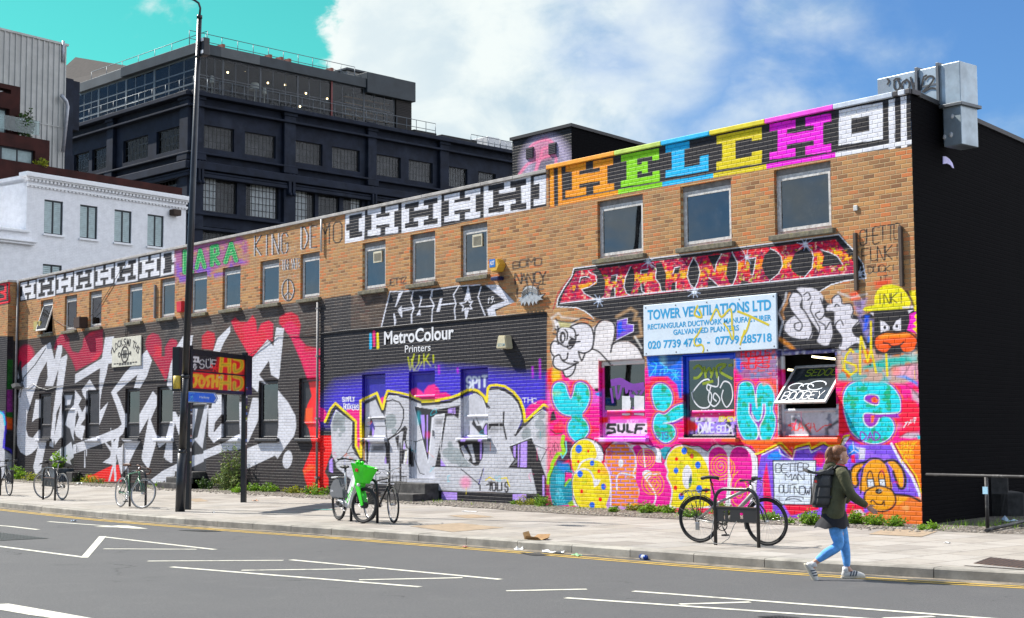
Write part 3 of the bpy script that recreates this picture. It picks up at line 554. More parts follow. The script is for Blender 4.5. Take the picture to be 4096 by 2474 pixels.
P(4, K, [(1012,1040),(1290,935),(1320,1030),(1370,1180),(1480,1488),(1440,1488),(1290,1488),(1255,1310),(1000,1295),(1070,1200)],2);P(4, LP, [(1060,1040),(1092,1030),(1085,1180),(1062,1150)],2);P(4, LP, [(1115,1018),(1135,1010),(1125,1285),(1112,1285)],1.5);P(4, LP, [(1150,1000),(1225,975),(1222,1290),(1140,1288)],2);L(4, W, [(1010,1035),(1285,925),(1305,1000),(1400,1040)],9);L(4, K, [(1310,1020),(1460,1080),(1385,1230)],9);L(4, K, [(1460,1080),(1480,1050)],9);P(4, LP, [(1405,1370),(1415,1370),(1415,1488),(1405,1488)],1.5)
L(4, K, [(95,1280),(440,1290),(700,1300),(1260,1310)],14);L(4, W, [(110,1302),(700,1308),(1260,1322)],6,1,.8);L(4, K, [(430,1300),(640,1480)],9);L(4, K, [(700,1300),(650,1480)],9);P(4, SI, [(1260,1325),(1310,1488),(1200,1488),(1200,1330)],3)
P(3, K, [(640,1400),(900,1488),(640,1488)],3,.0);P(3, K, [(350,1400),(560,1488),(250,1488)],3)
T(3, W, 'SIMPLY', 325,505,475,500,55,9, jit=.08);T(3, W, 'ROCKERS', 340,590,530,600,55,9, jit=.08);T(4, W, 'THC', 1170,520,1345,515,60,8, jit=.1)
for col, w, a in (((120,130,170),40,.5),((220,226,240),24,1)): T(4, col, 'SPIT', 500,340,750,320,120, w, 4, a, jit=.06)
P(3, K, [(-20,2000),(1488,2000),(1488,2100),(-20,2100)],2)
MF = lambda pts: [(1250+x/1.5663,1200+y/1.5663) for x, y in pts]
P(0, SI, MF([(770,1048),(1370,1058),(1410,1215),(770,1195)]),1.5);P(0, K, MF([(770,1195),(1410,1215),(1480,1220),(1480,1300),(770,1270)]),1.5)
for q in ([(810,1205),(905,1207),(905,1255),(810,1252)],[(1255,1218),(1340,1218),(1340,1265),(1255,1262)]): P(0, LP, MF(q),1.5)
P(0, K, MF([(1370,1058),(1440,1060),(1480,1180),(1480,1230),(1405,1215)]),2);P(0, LP, MF([(1440,1100),(1452,1100),(1455,1230),(1440,1228)]),1.5);L(0, K, MF([(930,1060),(1050,1160),(1050,1195)]),4);L(0, K, MF([(1070,1060),(1040,1160)]),4)
L(0,(30,30,34), MF([(1090,1160),(1120,1150),(1110,1190)]),5);T(0,(30,30,34), 'TOLIS', *MF([(1100,1195)])[0], *MF([(1225,1195)])[0],32,6, jit=.12);L(0, YE, MF([(1085,1130),(1110,1112),(1140,1130)]),4,1.5);L(0, YE, MF([(1180,1120),(1215,1115),(1235,1170)]),4,1.5)
P(0, SI, MF([(130,1000),(300,1000),(300,1200),(130,1200)]),3,.0);P(0, SI, MF([(150,1020),(600,1030),(600,1130),(420,1140),(240,1140)]),2);P(0, K, MF([(100,1000),(150,1050),(270,1150),(600,1140),(600,1250),(100,1200)]),3);P(0, SI, MF([(300,1060),(600,1060),(600,1160),(330,1150)]),3)
for x in (480,548): L(0, K, MF([(x,900),(x+4,1140)]),7)
P(0, LP, MF([(105,1010),(125,990),(128,1085),(105,1075)]),1.5);P(0, LP, MF([(238,1130),(246,1130),(246,1170),(238,1170)]),1.5)
# ---- right unit: PARANOID strip
P(12, K, [(180,330),(2190,72),(2240,130),(2310,200),(2375,300),(2395,405),(2240,425),(2130,455),(2030,515),(1980,590),(1950,700),(1950,1000),(700,1000),(560,780),(440,730),(330,700),(262,660),(200,628),(50,620),(52,590),(75,510),(130,440),(165,390)],1.5)
P(10, K, [(310,0),(880,0),(830,205),(920,330),(1300,500),(1480,420),(1480,880),(1190,1200),(310,900)],4,1)
FIRE = ('mot',12,[((206,44,80),.45),((110,24,70),.62),((230,190,170),.66),((40,30,60),.74)])
P(12,(160,40,84),[(198,352),(2165,112),(2230,190),(2300,280),(2308,368),(75,597),(110,500),(160,430)],1.2,1, nz=FIRE)
P(12,(240,180,40),[(130,470),(330,430),(700,370),(1040,340),(1330,310),(1610,260),(1830,240),(2060,210),(2280,190),(2300,250),(2060,330),(1830,330),(1610,330),(1330,370),(1030,400),(800,420),(560,450),(330,470),(180,500)],8,.95, nz=('cut',11,11,.43,9))
P(12,(236,50,50),[(1500,190),(2160,112),(2230,190),(1700,250),(1500,420),(1250,420),(1240,220)],10,.45, nz=('cut',20,12,.55,6))
P(12,(180,200,60),[(400,380),(2250,130),(2290,340),(430,560)],5,.8, nz=('cut',9,14,.68,14))
for g in ([(350,335),(375,335),(420,430),(412,530),(385,562),(335,558),(262,520),(240,490),(300,470),(352,448),(355,390),(312,350)],[(230,395),(300,385),(298,405),(240,412),(235,440),(222,435)],[(465,385),(512,378),(503,430),(455,432)],[(470,478),(490,478),(492,545),(455,548)],
  [(610,320),(572,400),(560,470),(580,520),(607,533),(622,500),(640,440),(640,370),(622,318)],[(690,345),(748,335),(740,370),(685,376)],[(690,452),(710,440),(720,520),(665,524),(670,480)],[(800,290),(845,282),(882,380),(872,470),(882,500),(845,510),(830,450),(800,410),(806,340)],
  [(945,325),(987,317),(975,370),(930,374)],[(925,440),(957,432),(955,495),(915,500)],[(1088,248),(1052,320),(1040,390),(1062,450),(1090,482),(1122,430),(1136,360),(1120,300)],[(1195,235),(1300,222),(1262,290),(1250,352)],[(1195,482),(1200,400),(1232,420),(1282,470)],
  [(1380,208),(1345,300),(1335,380),(1360,440),(1385,457),(1415,380),(1422,290)],[(1490,262),(1562,248),(1540,377),(1520,377),(1510,290)],[(1680,178),(1625,230),(1605,310),(1630,380),(1670,424),(1732,370),(1762,310),(1752,230)],
  [(1950,160),(1860,212),(1825,290),(1830,340),(1872,380),(1930,397),(1987,330),(1997,240)],[(2050,188),(2120,210),(2180,240),(2220,302),(2130,312),(2060,320),(2077,240)],[(1440,480),(1450,420),(1500,430),(1510,440)]):
 P(12, K, g, 1.2)
for g in ([(290,348),(312,372),(345,380),(355,432),(300,470),(240,490),(262,522),(335,560),(372,562)],[(222,435),(232,398),(270,390),(302,403)],[(465,385),(510,378),(500,430)],[(490,478),(492,545)],[(610,318),(572,400),(560,470),(580,520),(607,533)],[(745,335),(690,345),(688,372)],[(690,452),(695,500),(722,522)],[(760,295),(805,335),(800,410),(832,450),(845,510)],[(985,318),(945,326),(932,372)],[(957,432),(955,495)],[(1088,248),(1052,320),(1040,390),(1062,450),(1095,485)],[(1088,248),(1122,300),(1136,360),(1122,430),(1095,485),(1195,482)],[(1300,222),(1262,290),(1250,352)],[(1200,400),(1232,420),(1282,470),(1385,457),(1415,380),(1422,290),(1380,208)],[(1490,262),(1562,248),(1540,377),(1520,377)],[(1670,180),(1720,205),(1752,240),(1762,310),(1732,370),(1665,424)],[(1950,160),(1985,200),(1997,240),(1987,330),(1930,397)],[(2050,188),(2120,210),(2180,240),(2220,302)]):
 L(12, W, g, 6,.8)
L(12, W, [(180,330),(1000,226),(2190,72),(2240,130),(2310,200),(2375,300),(2395,405),(2240,425),(2130,455),(2030,515)],9,.8);L(12, W, [(180,330),(165,390),(110,470),(60,560),(50,622),(200,628),(262,655),(310,690),(330,710)],8,.8);L(12, W, [(75,597),(840,510),(1280,470),(2310,368)],8,.8);L(12, CR, [(150,400),(60,520),(25,640)],10,3,.8)
def star(f, x, y, r, n=8):
 rnd = random.Random(x)
 for i in range(n): a = i*6.283/n+.2; q = r*rnd.uniform(.6,1.1);L(f, (200,214,240),[(x,y),(x+q*math.cos(a),y+q*math.sin(a))],4.5,1,.85)
 E(f, (225,232,245), x, y, r*.28, r*.28,0,8,.9)
for x, y, r in ((745,282,55),(370,575,50),(1095,510,65),(1935,150,70),(2345,370,65),(1490,245,55)): star(12, x, y, r)
# ---- GHETTO FUNK scrawl
P5 = lambda p: [(3000+x/1.144,850+y/1.144) for x, y in p]
def T5(t, a, b, h, w, c=(40,36,34)): (x0,y0),(x1,y1) = P5([a, b]);T(0, c, t, x0, y0, x1, y1, h/1.144, w, 1.2, jit=.05, gap=.15)
T5('GHETTO', (498,150),(690,125),70,4.5); T5('FUNK!', (512,230),(690,208),66,4.5); T5('DUCK!', (538,280),(668,268),30,4); T5('IT', (588,318),(630,314),26,4)
T(15,(60,52,46), 'BOMO', 1000,618,1165,595,40,9,3,.85, jit=.12, gap=.1);T(15,(40,36,36), 'NANCY', 1010,705,1195,690,60,9,2,.9, jit=.1, gap=.1);T(15,(40,36,36), 'HERE', 1025,775,1190,755,50,9,2,.8, jit=.1, gap=.1);T(15,(50,44,44), 'JETTZ', 292,715,405,695,34,7,2,.85, jit=.1, gap=.1)
# ---- lower field: pink and orange ground
P(0, PK, [(2192,1500),(2400,1470),(3690,1480),(3695,2140),(2192,2060)],25,1, nz=('mot',40,[((240,50,100),.5),((250,110,120),.7)]))
P(7,(224,120,210),[(30,-100),(660,-100),(660,60),(40,60)],20,.9)
P(6,(230,226,228),[(1185,790),(640,790),(640,1120),(590,1135),(500,1030),(300,1020),(200,900),(100,880),(70,700),(80,580),(150,480),(100,300),(330,340),(470,345),(560,400),(700,310),(860,340),(830,560),(1000,560),(1120,640)],6)
P(6,(246,200,40),[(90,880),(170,900),(200,1000),(100,1060),(60,960)],14,.95);P(6,(240,80,40),[(30,900),(90,870),(70,1050),(30,1060)],12,.9)
P(6,(228,226,232),[(85,600),(150,560),(160,430),(200,390),(300,390),(380,350),(480,345),(550,400),(580,520),(560,640),(480,700),(410,680),(400,810),(330,960),(260,985),(200,900),(110,850),(105,760),(150,730)],3, s=True)
for g in ([(130,290),(150,310),(240,330),(330,330),(390,300),(470,280),(580,320)],[(300,385),(400,345),(490,345),(560,400),(585,520),(560,650),(470,700),(400,680)],[(300,390),(200,385),(150,440),(150,540),(200,600),(260,620),(350,590),(370,500),(350,420),(300,390)],[(70,600),(100,560),(150,565),(160,590)],[(70,600),(70,680),(110,740),(170,720),(205,780),(260,770),(275,700)],[(110,740),(95,820),(130,880),(210,905),(300,870),(400,810)],[(205,790),(300,830),(400,815),(350,800)],[(210,905),(250,985),(320,960),(355,900),(370,840)],[(400,680),(440,790),(480,700)],[(560,650),(640,680),(720,760),(800,850)],[(600,400),(590,520),(570,640)],[(600,400),(660,320),(740,300),(820,340),(840,430),(820,560),(795,650),(790,690)],[(795,610),(870,560),(1000,550),(1110,630),(1180,760)],[(240,420),(270,470),(260,600),(290,650),(340,610),(350,540),(300,510)],[(100,470),(150,480)],[(350,570),(420,560)],[(360,500),(400,480)],[(110,400),(160,440)],[(150,380),(165,440)]):
 L(6,(44,42,46), g, 20,2, s=True)
P(6,(44,42,46),[(190,450),(235,450),(250,520),(210,590),(175,540)],3, s=True);P(6,(44,42,46),[(280,560),(320,520),(350,570),(320,620),(280,600)],3, s=True);E(6,(228,226,232),215,515,14,40);E(6,(228,226,232),262,575,12,40,10)
P(6,(196,190,140),[(155,320),(320,345),(290,390),(180,390)],6,.9);P(6, K, [(590,330),(620,200),(800,190),(860,260),(860,340),(740,300)],10,.8);P(6, K, [(840,340),(1000,260),(1100,300),(1160,500),(1180,760),(1120,640),(1000,555),(830,570),(850,440)],6)
P(6,(120,90,200),[(865,310),(990,280),(985,350),(1065,360),(1060,440),(860,540)],4);P(6,(30,90,220),[(900,320),(925,320),(920,400),(980,430),(920,440),(880,510),(870,360)],5);L(6,(220,215,230),[(865,310),(990,280),(985,350),(1065,360),(1060,440),(850,545)],9,2)
L(6,(180,150,120),[(860,265),(1030,165),(1100,215),(1070,300),(1130,290),(1160,490),(1080,510)],34,9,.8);L(6,(220,214,210),[(80,280),(160,220),(200,270),(300,280),(400,290)],22,8,.75);L(6,(210,205,200),[(80,280),(110,400),(90,430)],16,8,.6);L(6,(236,234,230),[(1080,505),(1160,640)],20,6,.7)
P(6, K, [(590,1120),(640,1120),(650,1170),(600,1160)],6);P(6,(60,150,230),[(600,1180),(650,1170),(700,1220),(740,1160),(690,1230),(620,1210)],4)
# ---- teal bubble letters y i m e
TEAL = ('mot',20,[((20,170,130),.52),((60,214,226),.62)])
def bubble(f, pts, holes=(), ow=1.):
 OUT = nat(f, pts); s_ = FR[f][2]
 L(f, CO, pts, 76*ow*s_/3,5,1, True, True);L(f, (150,74,176), pts, 50*ow*s_/3,4,1, True, True);L(f, (232,238,242), pts, 15*ow*s_/3,3,1, True, True)
 P(f, (40,206,220), pts, 2,1, True, TEAL)
 for h in holes: P(f, (140,66,176), h, 3,1, True);L(f, (226,236,240), h, 12*s_/3,3,1, True, True)
bubble(6,[(95,1180),(110,1090),(170,1055),(235,1080),(270,1180),(310,1255),(345,1180),(370,1080),(430,1055),(500,1090),(530,1180),(520,1290),(460,1400),(380,1445),(260,1440),(170,1390),(110,1290)])
bubble(7,[(400,215),(470,240),(515,320),(510,400),(440,480),(380,500),(310,440),(280,360),(300,260)])
P(6, TE, [(310,1380),(450,1380),(450,1500),(320,1500)],3,1, False, TEAL)
for c in ((400,1180),(425,1310)):
 for k in range(5): a = k*2.513-1.57; L(6,(150,236,244),[(c[0]+34*math.cos(a),c[1]+40*math.sin(a)),(c[0]+34*math.cos(a+2.513),c[1]+40*math.sin(a+2.513))],6,2,.8)
P(9, BL, [(80,260),(505,250),(505,760),(470,760),(440,600),(330,500),(100,500)],6,1);P(9,(60,80,120),[(215,265),(510,250),(430,350),(330,400),(250,330)],10,.8);E(9,(150,190,200),275,300,40,60,0,20,.8)
for st in ([(110,360),(190,390),(120,500)],[(150,320),(200,350),(180,470)],[(240,480),(250,420),(300,400),(290,470),(330,440),(320,380)],[(370,480),(480,490)],[(420,430),(430,540)],[(380,440),(465,540)],[(465,440),(390,540)],[(240,330),(340,420),(440,430)]): L(9,(120,210,250), st, 10,3,.9)
bubble(9,[(150,720),(165,630),(230,590),(310,610),(370,690),(380,790),(340,880),(270,915),(190,870)])
bubble(9,[(215,950),(300,960),(400,880),(470,845),(540,840),(560,930),(480,1000),(400,1040),(300,1060),(380,1090),(420,1160),(400,1240),(310,1290),(220,1240),(170,1140),(170,1030)])
P(9, PUR, [(510,1010),(400,1050),(300,1058),(400,1075),(515,1035)],4,.9);L(9,(230,236,240),[(510,990),(400,1040),(280,1062)],12,4)
T(9,(90,50,160), 'STS', 190,1250,350,1250,75,11,2,.9, jit=.1)
P(9,(150,110,150),[(1150,210),(1500,180),(1500,520),(1250,540),(1160,450)],14,.9);P(9, BL, [(1150,270),(1200,290),(1250,400),(1210,450),(1150,400)],10,.9)
P(10,(150,120,160),[(0,890),(320,890),(320,1240),(0,1240)],10,.9, nz=('mot',12,[((120,130,170),.5),((200,110,120),.6)]))
for tt, y in (('HOEDUS',300),('JOSH',375),('ROKS',440)): T(9,(228,50,60), tt, 1215, y-20,1560, y-50,72,15,3,.85, jit=.08, gap=.12)
bubble(9,[(1185,660),(1210,590),(1280,565),(1345,600),(1370,700),(1390,850),(1410,880),(1400,700),(1430,600),(1500,580),(1580,640),(1610,760),(1590,900),(1620,1000),(1610,1150),(1540,1290),(1480,1285),(1430,1180),(1380,1270),(1310,1285),(1240,1230),(1190,1120),(1165,950)])
L(8,(150,74,176),[(1025,60),(1030,150),(1080,240),(1120,320),(1130,500)],34,3,1, True);L(8,(150,74,176),[(1185,60),(1190,150),(1160,230),(1120,320)],30,3,1, True)
for g in ([(1010,40),(1010,160),(1060,250),(1110,330),(1115,430),(1080,490)],[(1040,150),(1070,230),(1110,255),(1150,230),(1170,130),(1175,50)],[(1200,50),(1205,150),(1175,240),(1140,320),(1130,420),(1160,480)],[(1090,-60),(1095,80)]): L(8,(232,236,242), g, 13,3,1, True)
P(10, CO, [(100,1230),(330,1240),(330,1500),(280,1400),(220,1300),(160,1330)],8,.6)
bubble(11,[(1010,60),(1050,-70),(1130,-130),(1250,-165),(1400,-150),(1530,-90),(1610,20),(1625,110),(1600,190),(1400,205),(1260,195),(1225,230),(1240,310),(1300,355),(1370,320),(1400,250),(1480,235),(1540,290),(1555,380),(1500,470),(1400,520),(1290,520),(1180,470),(1090,380),(1040,250)],[[(1240,60),(1250,10),(1310,-5),(1380,10),(1400,60),(1380,110),(1310,100)]],1.05)
P(11,(150,74,176),[(1235,215),(1400,220),(1600,205),(1620,250),(1540,250),(1440,235),(1390,270),(1350,330),(1290,345),(1245,290)],4);P(11, CO, [(1310,225),(1350,225),(1335,300),(1310,305)],5);P(11, CO, [(1310,40),(1350,20),(1390,60),(1370,90),(1320,80)],4);P(11,(230,60,70),[(1330,50),(1360,45),(1365,75),(1335,75)],3)
L(11,(226,236,240),[(1600,190),(1400,207),(1260,197),(1225,230),(1240,310),(1300,355),(1370,320),(1400,255)],11,3,1, True)
P(11,(20,150,190),[(1010,80),(1200,200),(1180,400),(1090,380),(1030,220)],14,.45)
T(11, PUR, 'DAD.', 1185,490,1480,490,85,16,2,.95, jit=.08, gap=.2)
P(11,(238,20,80),[(955,0),(1000,0),(1010,200),(1080,400),(1000,430),(955,420)],8);P(11,(240,30,90),[(1640,60),(1790,60),(1835,150),(1845,380),(1620,470),(1600,380),(1640,260)],8)
L(11, W, [(1665,355),(1695,310),(1680,300),(1710,290),(1660,350)],7);L(11, W, [(1710,330),(1730,300),(1700,290)],7);L(11, W, [(1735,270),(1740,305),(1755,300),(1755,265)],7);L(11, W, [(1775,250),(1780,310),(1770,250),(1795,250),(1790,280),(1775,285)],7)
P(11,(190,180,190),[(1740,-60),(1830,-20),(1840,100),(1760,50)],12,.9);L(11,(50,48,56),[(1660,-120),(1760,-60),(1840,40)],14,8,.8);P(11,(190,190,200),[(1620,460),(1700,410),(1830,410),(1845,460),(1740,475)],8,.9);L(11,(40,40,46),[(1610,465),(1680,415),(1760,400),(1840,405)],9,5,.8);P(11, TE, [(1810,440),(1845,440),(1845,500),(1815,490)],6)
P(10,(186,160,150),[(1040,900),(1480,880),(1990,950),(2000,1260),(1800,1300),(1040,1260)],14,1, nz=('mot',40,[((120,170,170),.5),((214,120,60),.62),((170,170,180),.7)]))
P(10,(60,176,166),[(1340,1100),(1420,1060),(1640,990),(1990,950),(1990,1030),(1700,1080),(1640,1130),(1500,1100),(1360,1130)],14,.9);P(10,(224,170,190),[(1720,1110),(1900,1060),(2000,1060),(2000,1240),(1700,1200)],12,.9);L(10,(40,40,46),[(1650,1140),(1720,1090),(1900,1070),(1990,1050)],14,8,.8);L(10,(50,46,50),[(1900,1080),(1830,1200)],12,8,.7);L(10,(50,46,50),[(1970,1070),(1975,1200)],12,8,.7)
P(10,(30,140,220),[(1740,1210),(1850,1200),(2000,1280),(2000,1330),(1840,1230)],12,.9);E(10,(40,60,60),1430,1075,16,14)
L(10,(222,222,228),[(430,220),(420,300),(340,455),(390,560),(370,640),(340,760)],16,8,.9);L(10,(200,150,110),[(470,230),(440,330),(370,450),(400,520)],26,10,.85);L(10,(222,150,90),[(350,760),(480,850),(560,940)],40,12,.8)
SI2 = (214,212,220)
P(10, SI2,[(460,290),(500,220),(580,230),(620,300),(600,380),(640,440),(700,540),(740,620),(740,720),(700,770),(600,770),(480,740),(420,680),(420,590),(480,520),(540,480),(490,420)],5,1, True)
P(10, SI2,[(560,160),(740,160),(830,210),(870,260),(860,330),(890,420),(890,500),(960,540),(980,640),(990,720),(950,820),(880,840),(800,790),(820,690),(740,560),(640,430),(620,250)],5,1, True)
P(10, SI2,[(980,340),(990,260),(1050,235),(1090,280),(1110,340),(1190,350),(1230,430),(1220,510),(1300,540),(1290,580),(1220,640),(1250,730),(1330,760),(1380,880),(1260,820),(1150,890),(1060,870),(1100,770),(1060,680),(1010,600),(1000,440),(910,430),(920,370)],5,1, True)
for g in ([(460,300),(480,400),(560,510),(620,590),(600,660),(540,650),(530,590),(580,570)],[(620,300),(600,380),(650,430),(720,560),(740,680),(700,770)],[(500,220),(460,300),(470,340)],[(420,680),(480,740),(600,770),(680,760)],[(640,240),(690,210),(720,270),(690,300)],[(840,280),(860,340),(890,430),(870,500),(820,530),(780,470),(830,440)],[(740,330),(720,420),(790,560),(830,650),(800,760)],[(820,560),(890,600),(900,650),(960,560),(990,700),(950,820)],[(980,340),(980,280),(1050,235),(1090,290),(1100,345),(1200,350),(1230,430),(1210,510),(1300,540),(1220,640),(1250,720),(1340,760)],[(1010,380),(1030,350),(1060,370)],[(1110,600),(1080,540),(1030,570),(1020,640),(1090,740),(1080,850)],[(910,370),(900,430),(1000,450)],[(1150,890),(1260,820),(1330,850)]): L(10,(40,40,46), g, 16,3,1, True)
P(10,(150,140,190),[(1240,310),(1390,280),(1360,400),(1330,520),(1480,540),(1480,700),(1400,800),(1360,700),(1320,560),(1260,420)],16,.85, nz=('mot',20,[((90,90,130),.5),((60,60,110),.65)]));P(10,(40,90,220),[(1370,480),(1420,490),(1390,640),(1350,680)],10,.85);P(10, BL, [(1400,740),(1450,720),(1430,800),(1400,800)],8,.8)
P(10,(230,80,40),[(1190,220),(1300,190),(1290,280),(1200,300)],16,.8);P(10,(230,90,50),[(1480,80),(1680,40),(1680,120),(1500,160)],16,.7);L(10,(222,222,226),[(1050,210),(1200,270),(1390,230)],20,9,.7)
P(10, K, [(1330,440),(1480,440),(1480,880),(1500,950),(1690,960),(1990,900),(1985,400),(1900,380)],6)
P(10, K, [(1480,440),(1900,420),(1900,680),(1480,720)],3);P(10,(246,60,190),[(1900,470),(1980,440),(1985,700),(1870,660),(1900,560)],4);P(10, YE, [(1985,450),(1955,500),(1985,540),(1940,580),(1985,620),(1930,640),(1990,700)],2)
P(10, YE, [(1890,190),(1980,180),(1985,440),(1960,430)],3)
P(10,(238,226,24),[(1480,360),(1480,270),(1510,190),(1580,130),(1680,110),(1780,140),(1860,210),(1910,310),(1910,350),(1890,400),(1600,420),(1380,435),(1340,415),(1370,385)],3,1, nz=('mot',30,[((214,210,30),.5)]));L(10, K, [(1860,200),(1920,290),(1950,370)],22,8)
T(10,(50,50,40), 'INK!', 1510,350,1840,335,120,13,2,.95, jit=.04, gap=.2)
P(10,(220,216,226),[(1815,380),(1940,372),(1945,395),(1815,402)],3);P(10,(220,216,226),[(1880,425),(1950,415),(1890,460)],3);P(10,(220,216,226),[(1425,450),(1470,450),(1470,490)],3)
P(10,(226,224,232),[(1550,545),(1600,560),(1660,620),(1655,660),(1555,685)],2);P(10,(226,224,232),[(1795,518),(1740,550),(1700,620),(1705,660),(1798,665)],2);E(10, K, 1605,627,17,22);E(10, K, 1748,612,17,22)
P(10,(246,110,34),[(1480,820),(1490,750),(1560,700),(1660,685),(1740,690),(1850,680),(1940,690),(1985,760),(1980,850),(1920,910),(1830,910),(1780,850),(1680,860),(1620,920),(1540,915),(1490,870)],4,1, True);P(10,(250,170,30),[(1520,730),(1640,690),(1740,700),(1860,690),(1950,710),(1840,740),(1700,735),(1560,760)],16,.8)
for g in ([(1480,820),(1500,740),(1600,690),(1750,690),(1880,680),(1990,770),(1970,860)],[(1590,810),(1650,820),(1690,850),(1780,840),(1830,800)],[(1480,830),(1520,900),(1620,930),(1690,860)],[(1780,850),(1820,920),(1920,930),(1990,850)]): L(10, K, g, 20,4,1, True)
P(10, K, [(1690,860),(1780,850),(1790,950),(1690,950)],4)
for st in ([(1200,890),(1150,950),(1125,1030),(1260,1080),(1270,1140),(1200,1190),(1130,1130),(1120,1060)],[(1310,1180),(1310,900),(1320,740),(1400,1030),(1440,900),(1440,560)],[(1440,880),(1500,1160)],[(1620,950),(1635,1200)],[(1190,890),(1230,920)]): L(10,(228,210,20), st, 26,3,.95)
# ---- bubble piece along the base: teal, yellow, brick, swirl, O, swirl
P(7,(40,36,60),[(180,480),(330,500),(320,700),(150,800),(120,780)],10,.95);P(7,(250,150,170),[(40,430),(200,430),(210,600),(120,740),(40,800)],14,.8)
P(7,(40,140,160),[(110,790),(280,760),(340,870),(330,1260),(90,1280),(55,1100),(55,900)],5,1);P(7,(20,130,210),[(150,740),(290,770),(270,900),(150,820)],14,.8)
for x in range(110,260,14): L(7,(130,210,230),[(170+(x-180)*.3,1060),(x,1260)],4,1.5,.8)
for x in range(140,240,13): L(7,(130,220,240),[(x,900),(x,1020)],4,1.5,.8)
E(7,(110,200,230),185,950,55,75,0,6,.35)
L(7,(170,216,30),[(220,440),(205,530),(235,640),(150,650),(90,760),(75,850),(48,900),(40,1000)],42,3);L(7, K, [(55,1260),(45,1100),(60,930),(110,800)],9,2);L(7,(150,230,240),[(250,500),(260,620),(210,700),(190,650)],12,3);P(7,(230,70,150),[(240,870),(330,880),(320,950),(240,990)],4);L(7,(150,200,30),[(240,1030),(290,960),(340,960)],26,4);L(7, K, [(230,1040),(250,850),(350,890)],8,2)
P(7,(150,190,40),[(270,1240),(330,1205),(390,1260),(300,1280)],4)
T(7,(60,40,60), 'EMDY', 50,615,185,610,90,6,1.5,.8, jit=.12);T(7,(60,40,60), 'ADD', 55,690,135,680,90,6,1.5,.8, jit=.12);P(7,(40,36,44),[(60,260),(75,150),(110,130),(140,240)],5);L(7, K, [(70,360),(130,410),(210,400)],14,4)
WB = (232,230,238)
P(7, WB, [(300,650),(320,560),(390,490),(480,465),(580,490),(680,560),(700,700),(680,760),(780,860),(820,1000),(800,1290),(400,1290),(330,1150),(325,900),(350,860)],3,1, True);L(7, K, [(310,850),(298,650),(330,550),(400,485),(490,460),(590,490),(680,560),(700,640)],13,2,1, True)
P(7, WB, [(720,740),(730,600),(820,510),(950,505),(1060,540),(1240,540),(1390,600),(1400,740),(1488,760),(1488,1280),(740,1310)],3);L(7, K, [(700,740),(720,610),(800,520),(900,500),(1050,520),(1180,525),(1250,570),(1350,560),(1400,640),(1400,740),(1450,750)],12,2,1, True)
P(7, WB, [(1400,740),(1500,640),(1700,560),(2100,560),(2150,700),(2150,1290),(1400,1290)],3,.0)
YM = ('mot',26,[((226,206,10),.55),((206,214,20),.66)])
P(7,(246,224,16),[(318,650),(335,570),(400,500),(490,480),(570,520),(610,600),(620,680),(560,740),(420,800),(355,860),(325,780)],2,1, True, YM);P(7,(246,224,16),[(400,830),(480,740),(600,720),(700,780),(770,900),(780,1050),(750,1270),(700,1300),(430,1290),(350,1150),(335,980),(360,880)],2,1, True, YM)
L(7, WB, [(405,810),(440,750),(530,710),(620,720)],22,2,1, True);L(7, WB, [(370,880),(440,830),(530,850),(580,930),(590,1000)],20,2,1, True);P(7, WB, [(580,950),(670,960),(640,1020),(590,1055)],2);L(7, K, [(330,1140),(322,960),(350,870)],9,2);L(7,K,[(330,1140),(400,1290)],9,2)
for x, y, r in ((405,590,40),(565,760,27),(420,890,33),(702,1043,30),(565,1265,32)): E(7, BL, x, y, r, r*1.25,0,1.5)
for x, y, r in ((518,618,14),(398,743,14),(646,857,17),(440,1100,19),(663,1195,20)): E(7,(236,64,36), x, y, r, r*1.35,0,1.5)
BRK = (240,150,50)
P(7,(190,150,210),[(730,700),(760,600),(850,520),(960,520),(1050,600),(1085,720),(1080,830),(1060,890),(1110,980),(1130,1150),(1110,1290),(750,1300),(790,1100),(780,900),(720,800)],2,1, True)
rb = random.Random(3)
for j in range(16):
 y = 535+j*47; off = 0 if j % 2 else -55
 for i in range(6):
  x = 690+off+i*112; q = [(x,y),(x+100,y),(x+100,y+34),(x,y+34)]
  cx, cy = x+50, y+17
  lo = 725 if cy < 830 else 790; hi = (1085 if cy < 830 else 1128)
  if cy < 620: lo, hi = lo+(620-cy)*.9, hi-(620-cy)*.9
  q = [(min(max(a,lo),hi),b) for a,b in q]
  if q[1][0]-q[0][0] > 8: P(7,(240,146+rb.randint(-8,8),52), q, 1)
E(7, WB, 910,760,30,52);L(7, WB, [(865,1085),(860,950),(890,890),(950,885),(1060,910)],16,2,1, True);L(7, WB, [(1060,900),(1120,1000),(1135,1180)],14,2,1, True);L(7, WB, [(1000,540),(1075,650),(1090,770),(1060,880)],16,2,1, True);L(7, WB, [(785,1290),(792,1100),(770,880),(715,760)],14,2,1, True)
SP = (250,64,160)
P(7, SP, [(1055,570),(1130,545),(1180,590),(1290,610),(1330,680),(1330,745),(1440,770),(1470,860),(1440,930),(1488,980),(1520,1100),(1500,1250),(1130,1280),(1135,1100),(1090,960),(1100,800),(1090,680)],2,1, True)
def swirl(f, cx, cy, rx, ry, turns, col=(252,170,40), w=11, ph=0):
 t = np.linspace(.08,1, int(turns*14)); a = ph+t*turns*2*np.pi
 L(f, col, np.stack([cx+rx*t*np.cos(a), cy+ry*t*np.sin(a)],1), w, 1.5)
swirl(7,1208,700,120,130,4.2); swirl(7,1340,1010,150,165,4.0, ph=1)
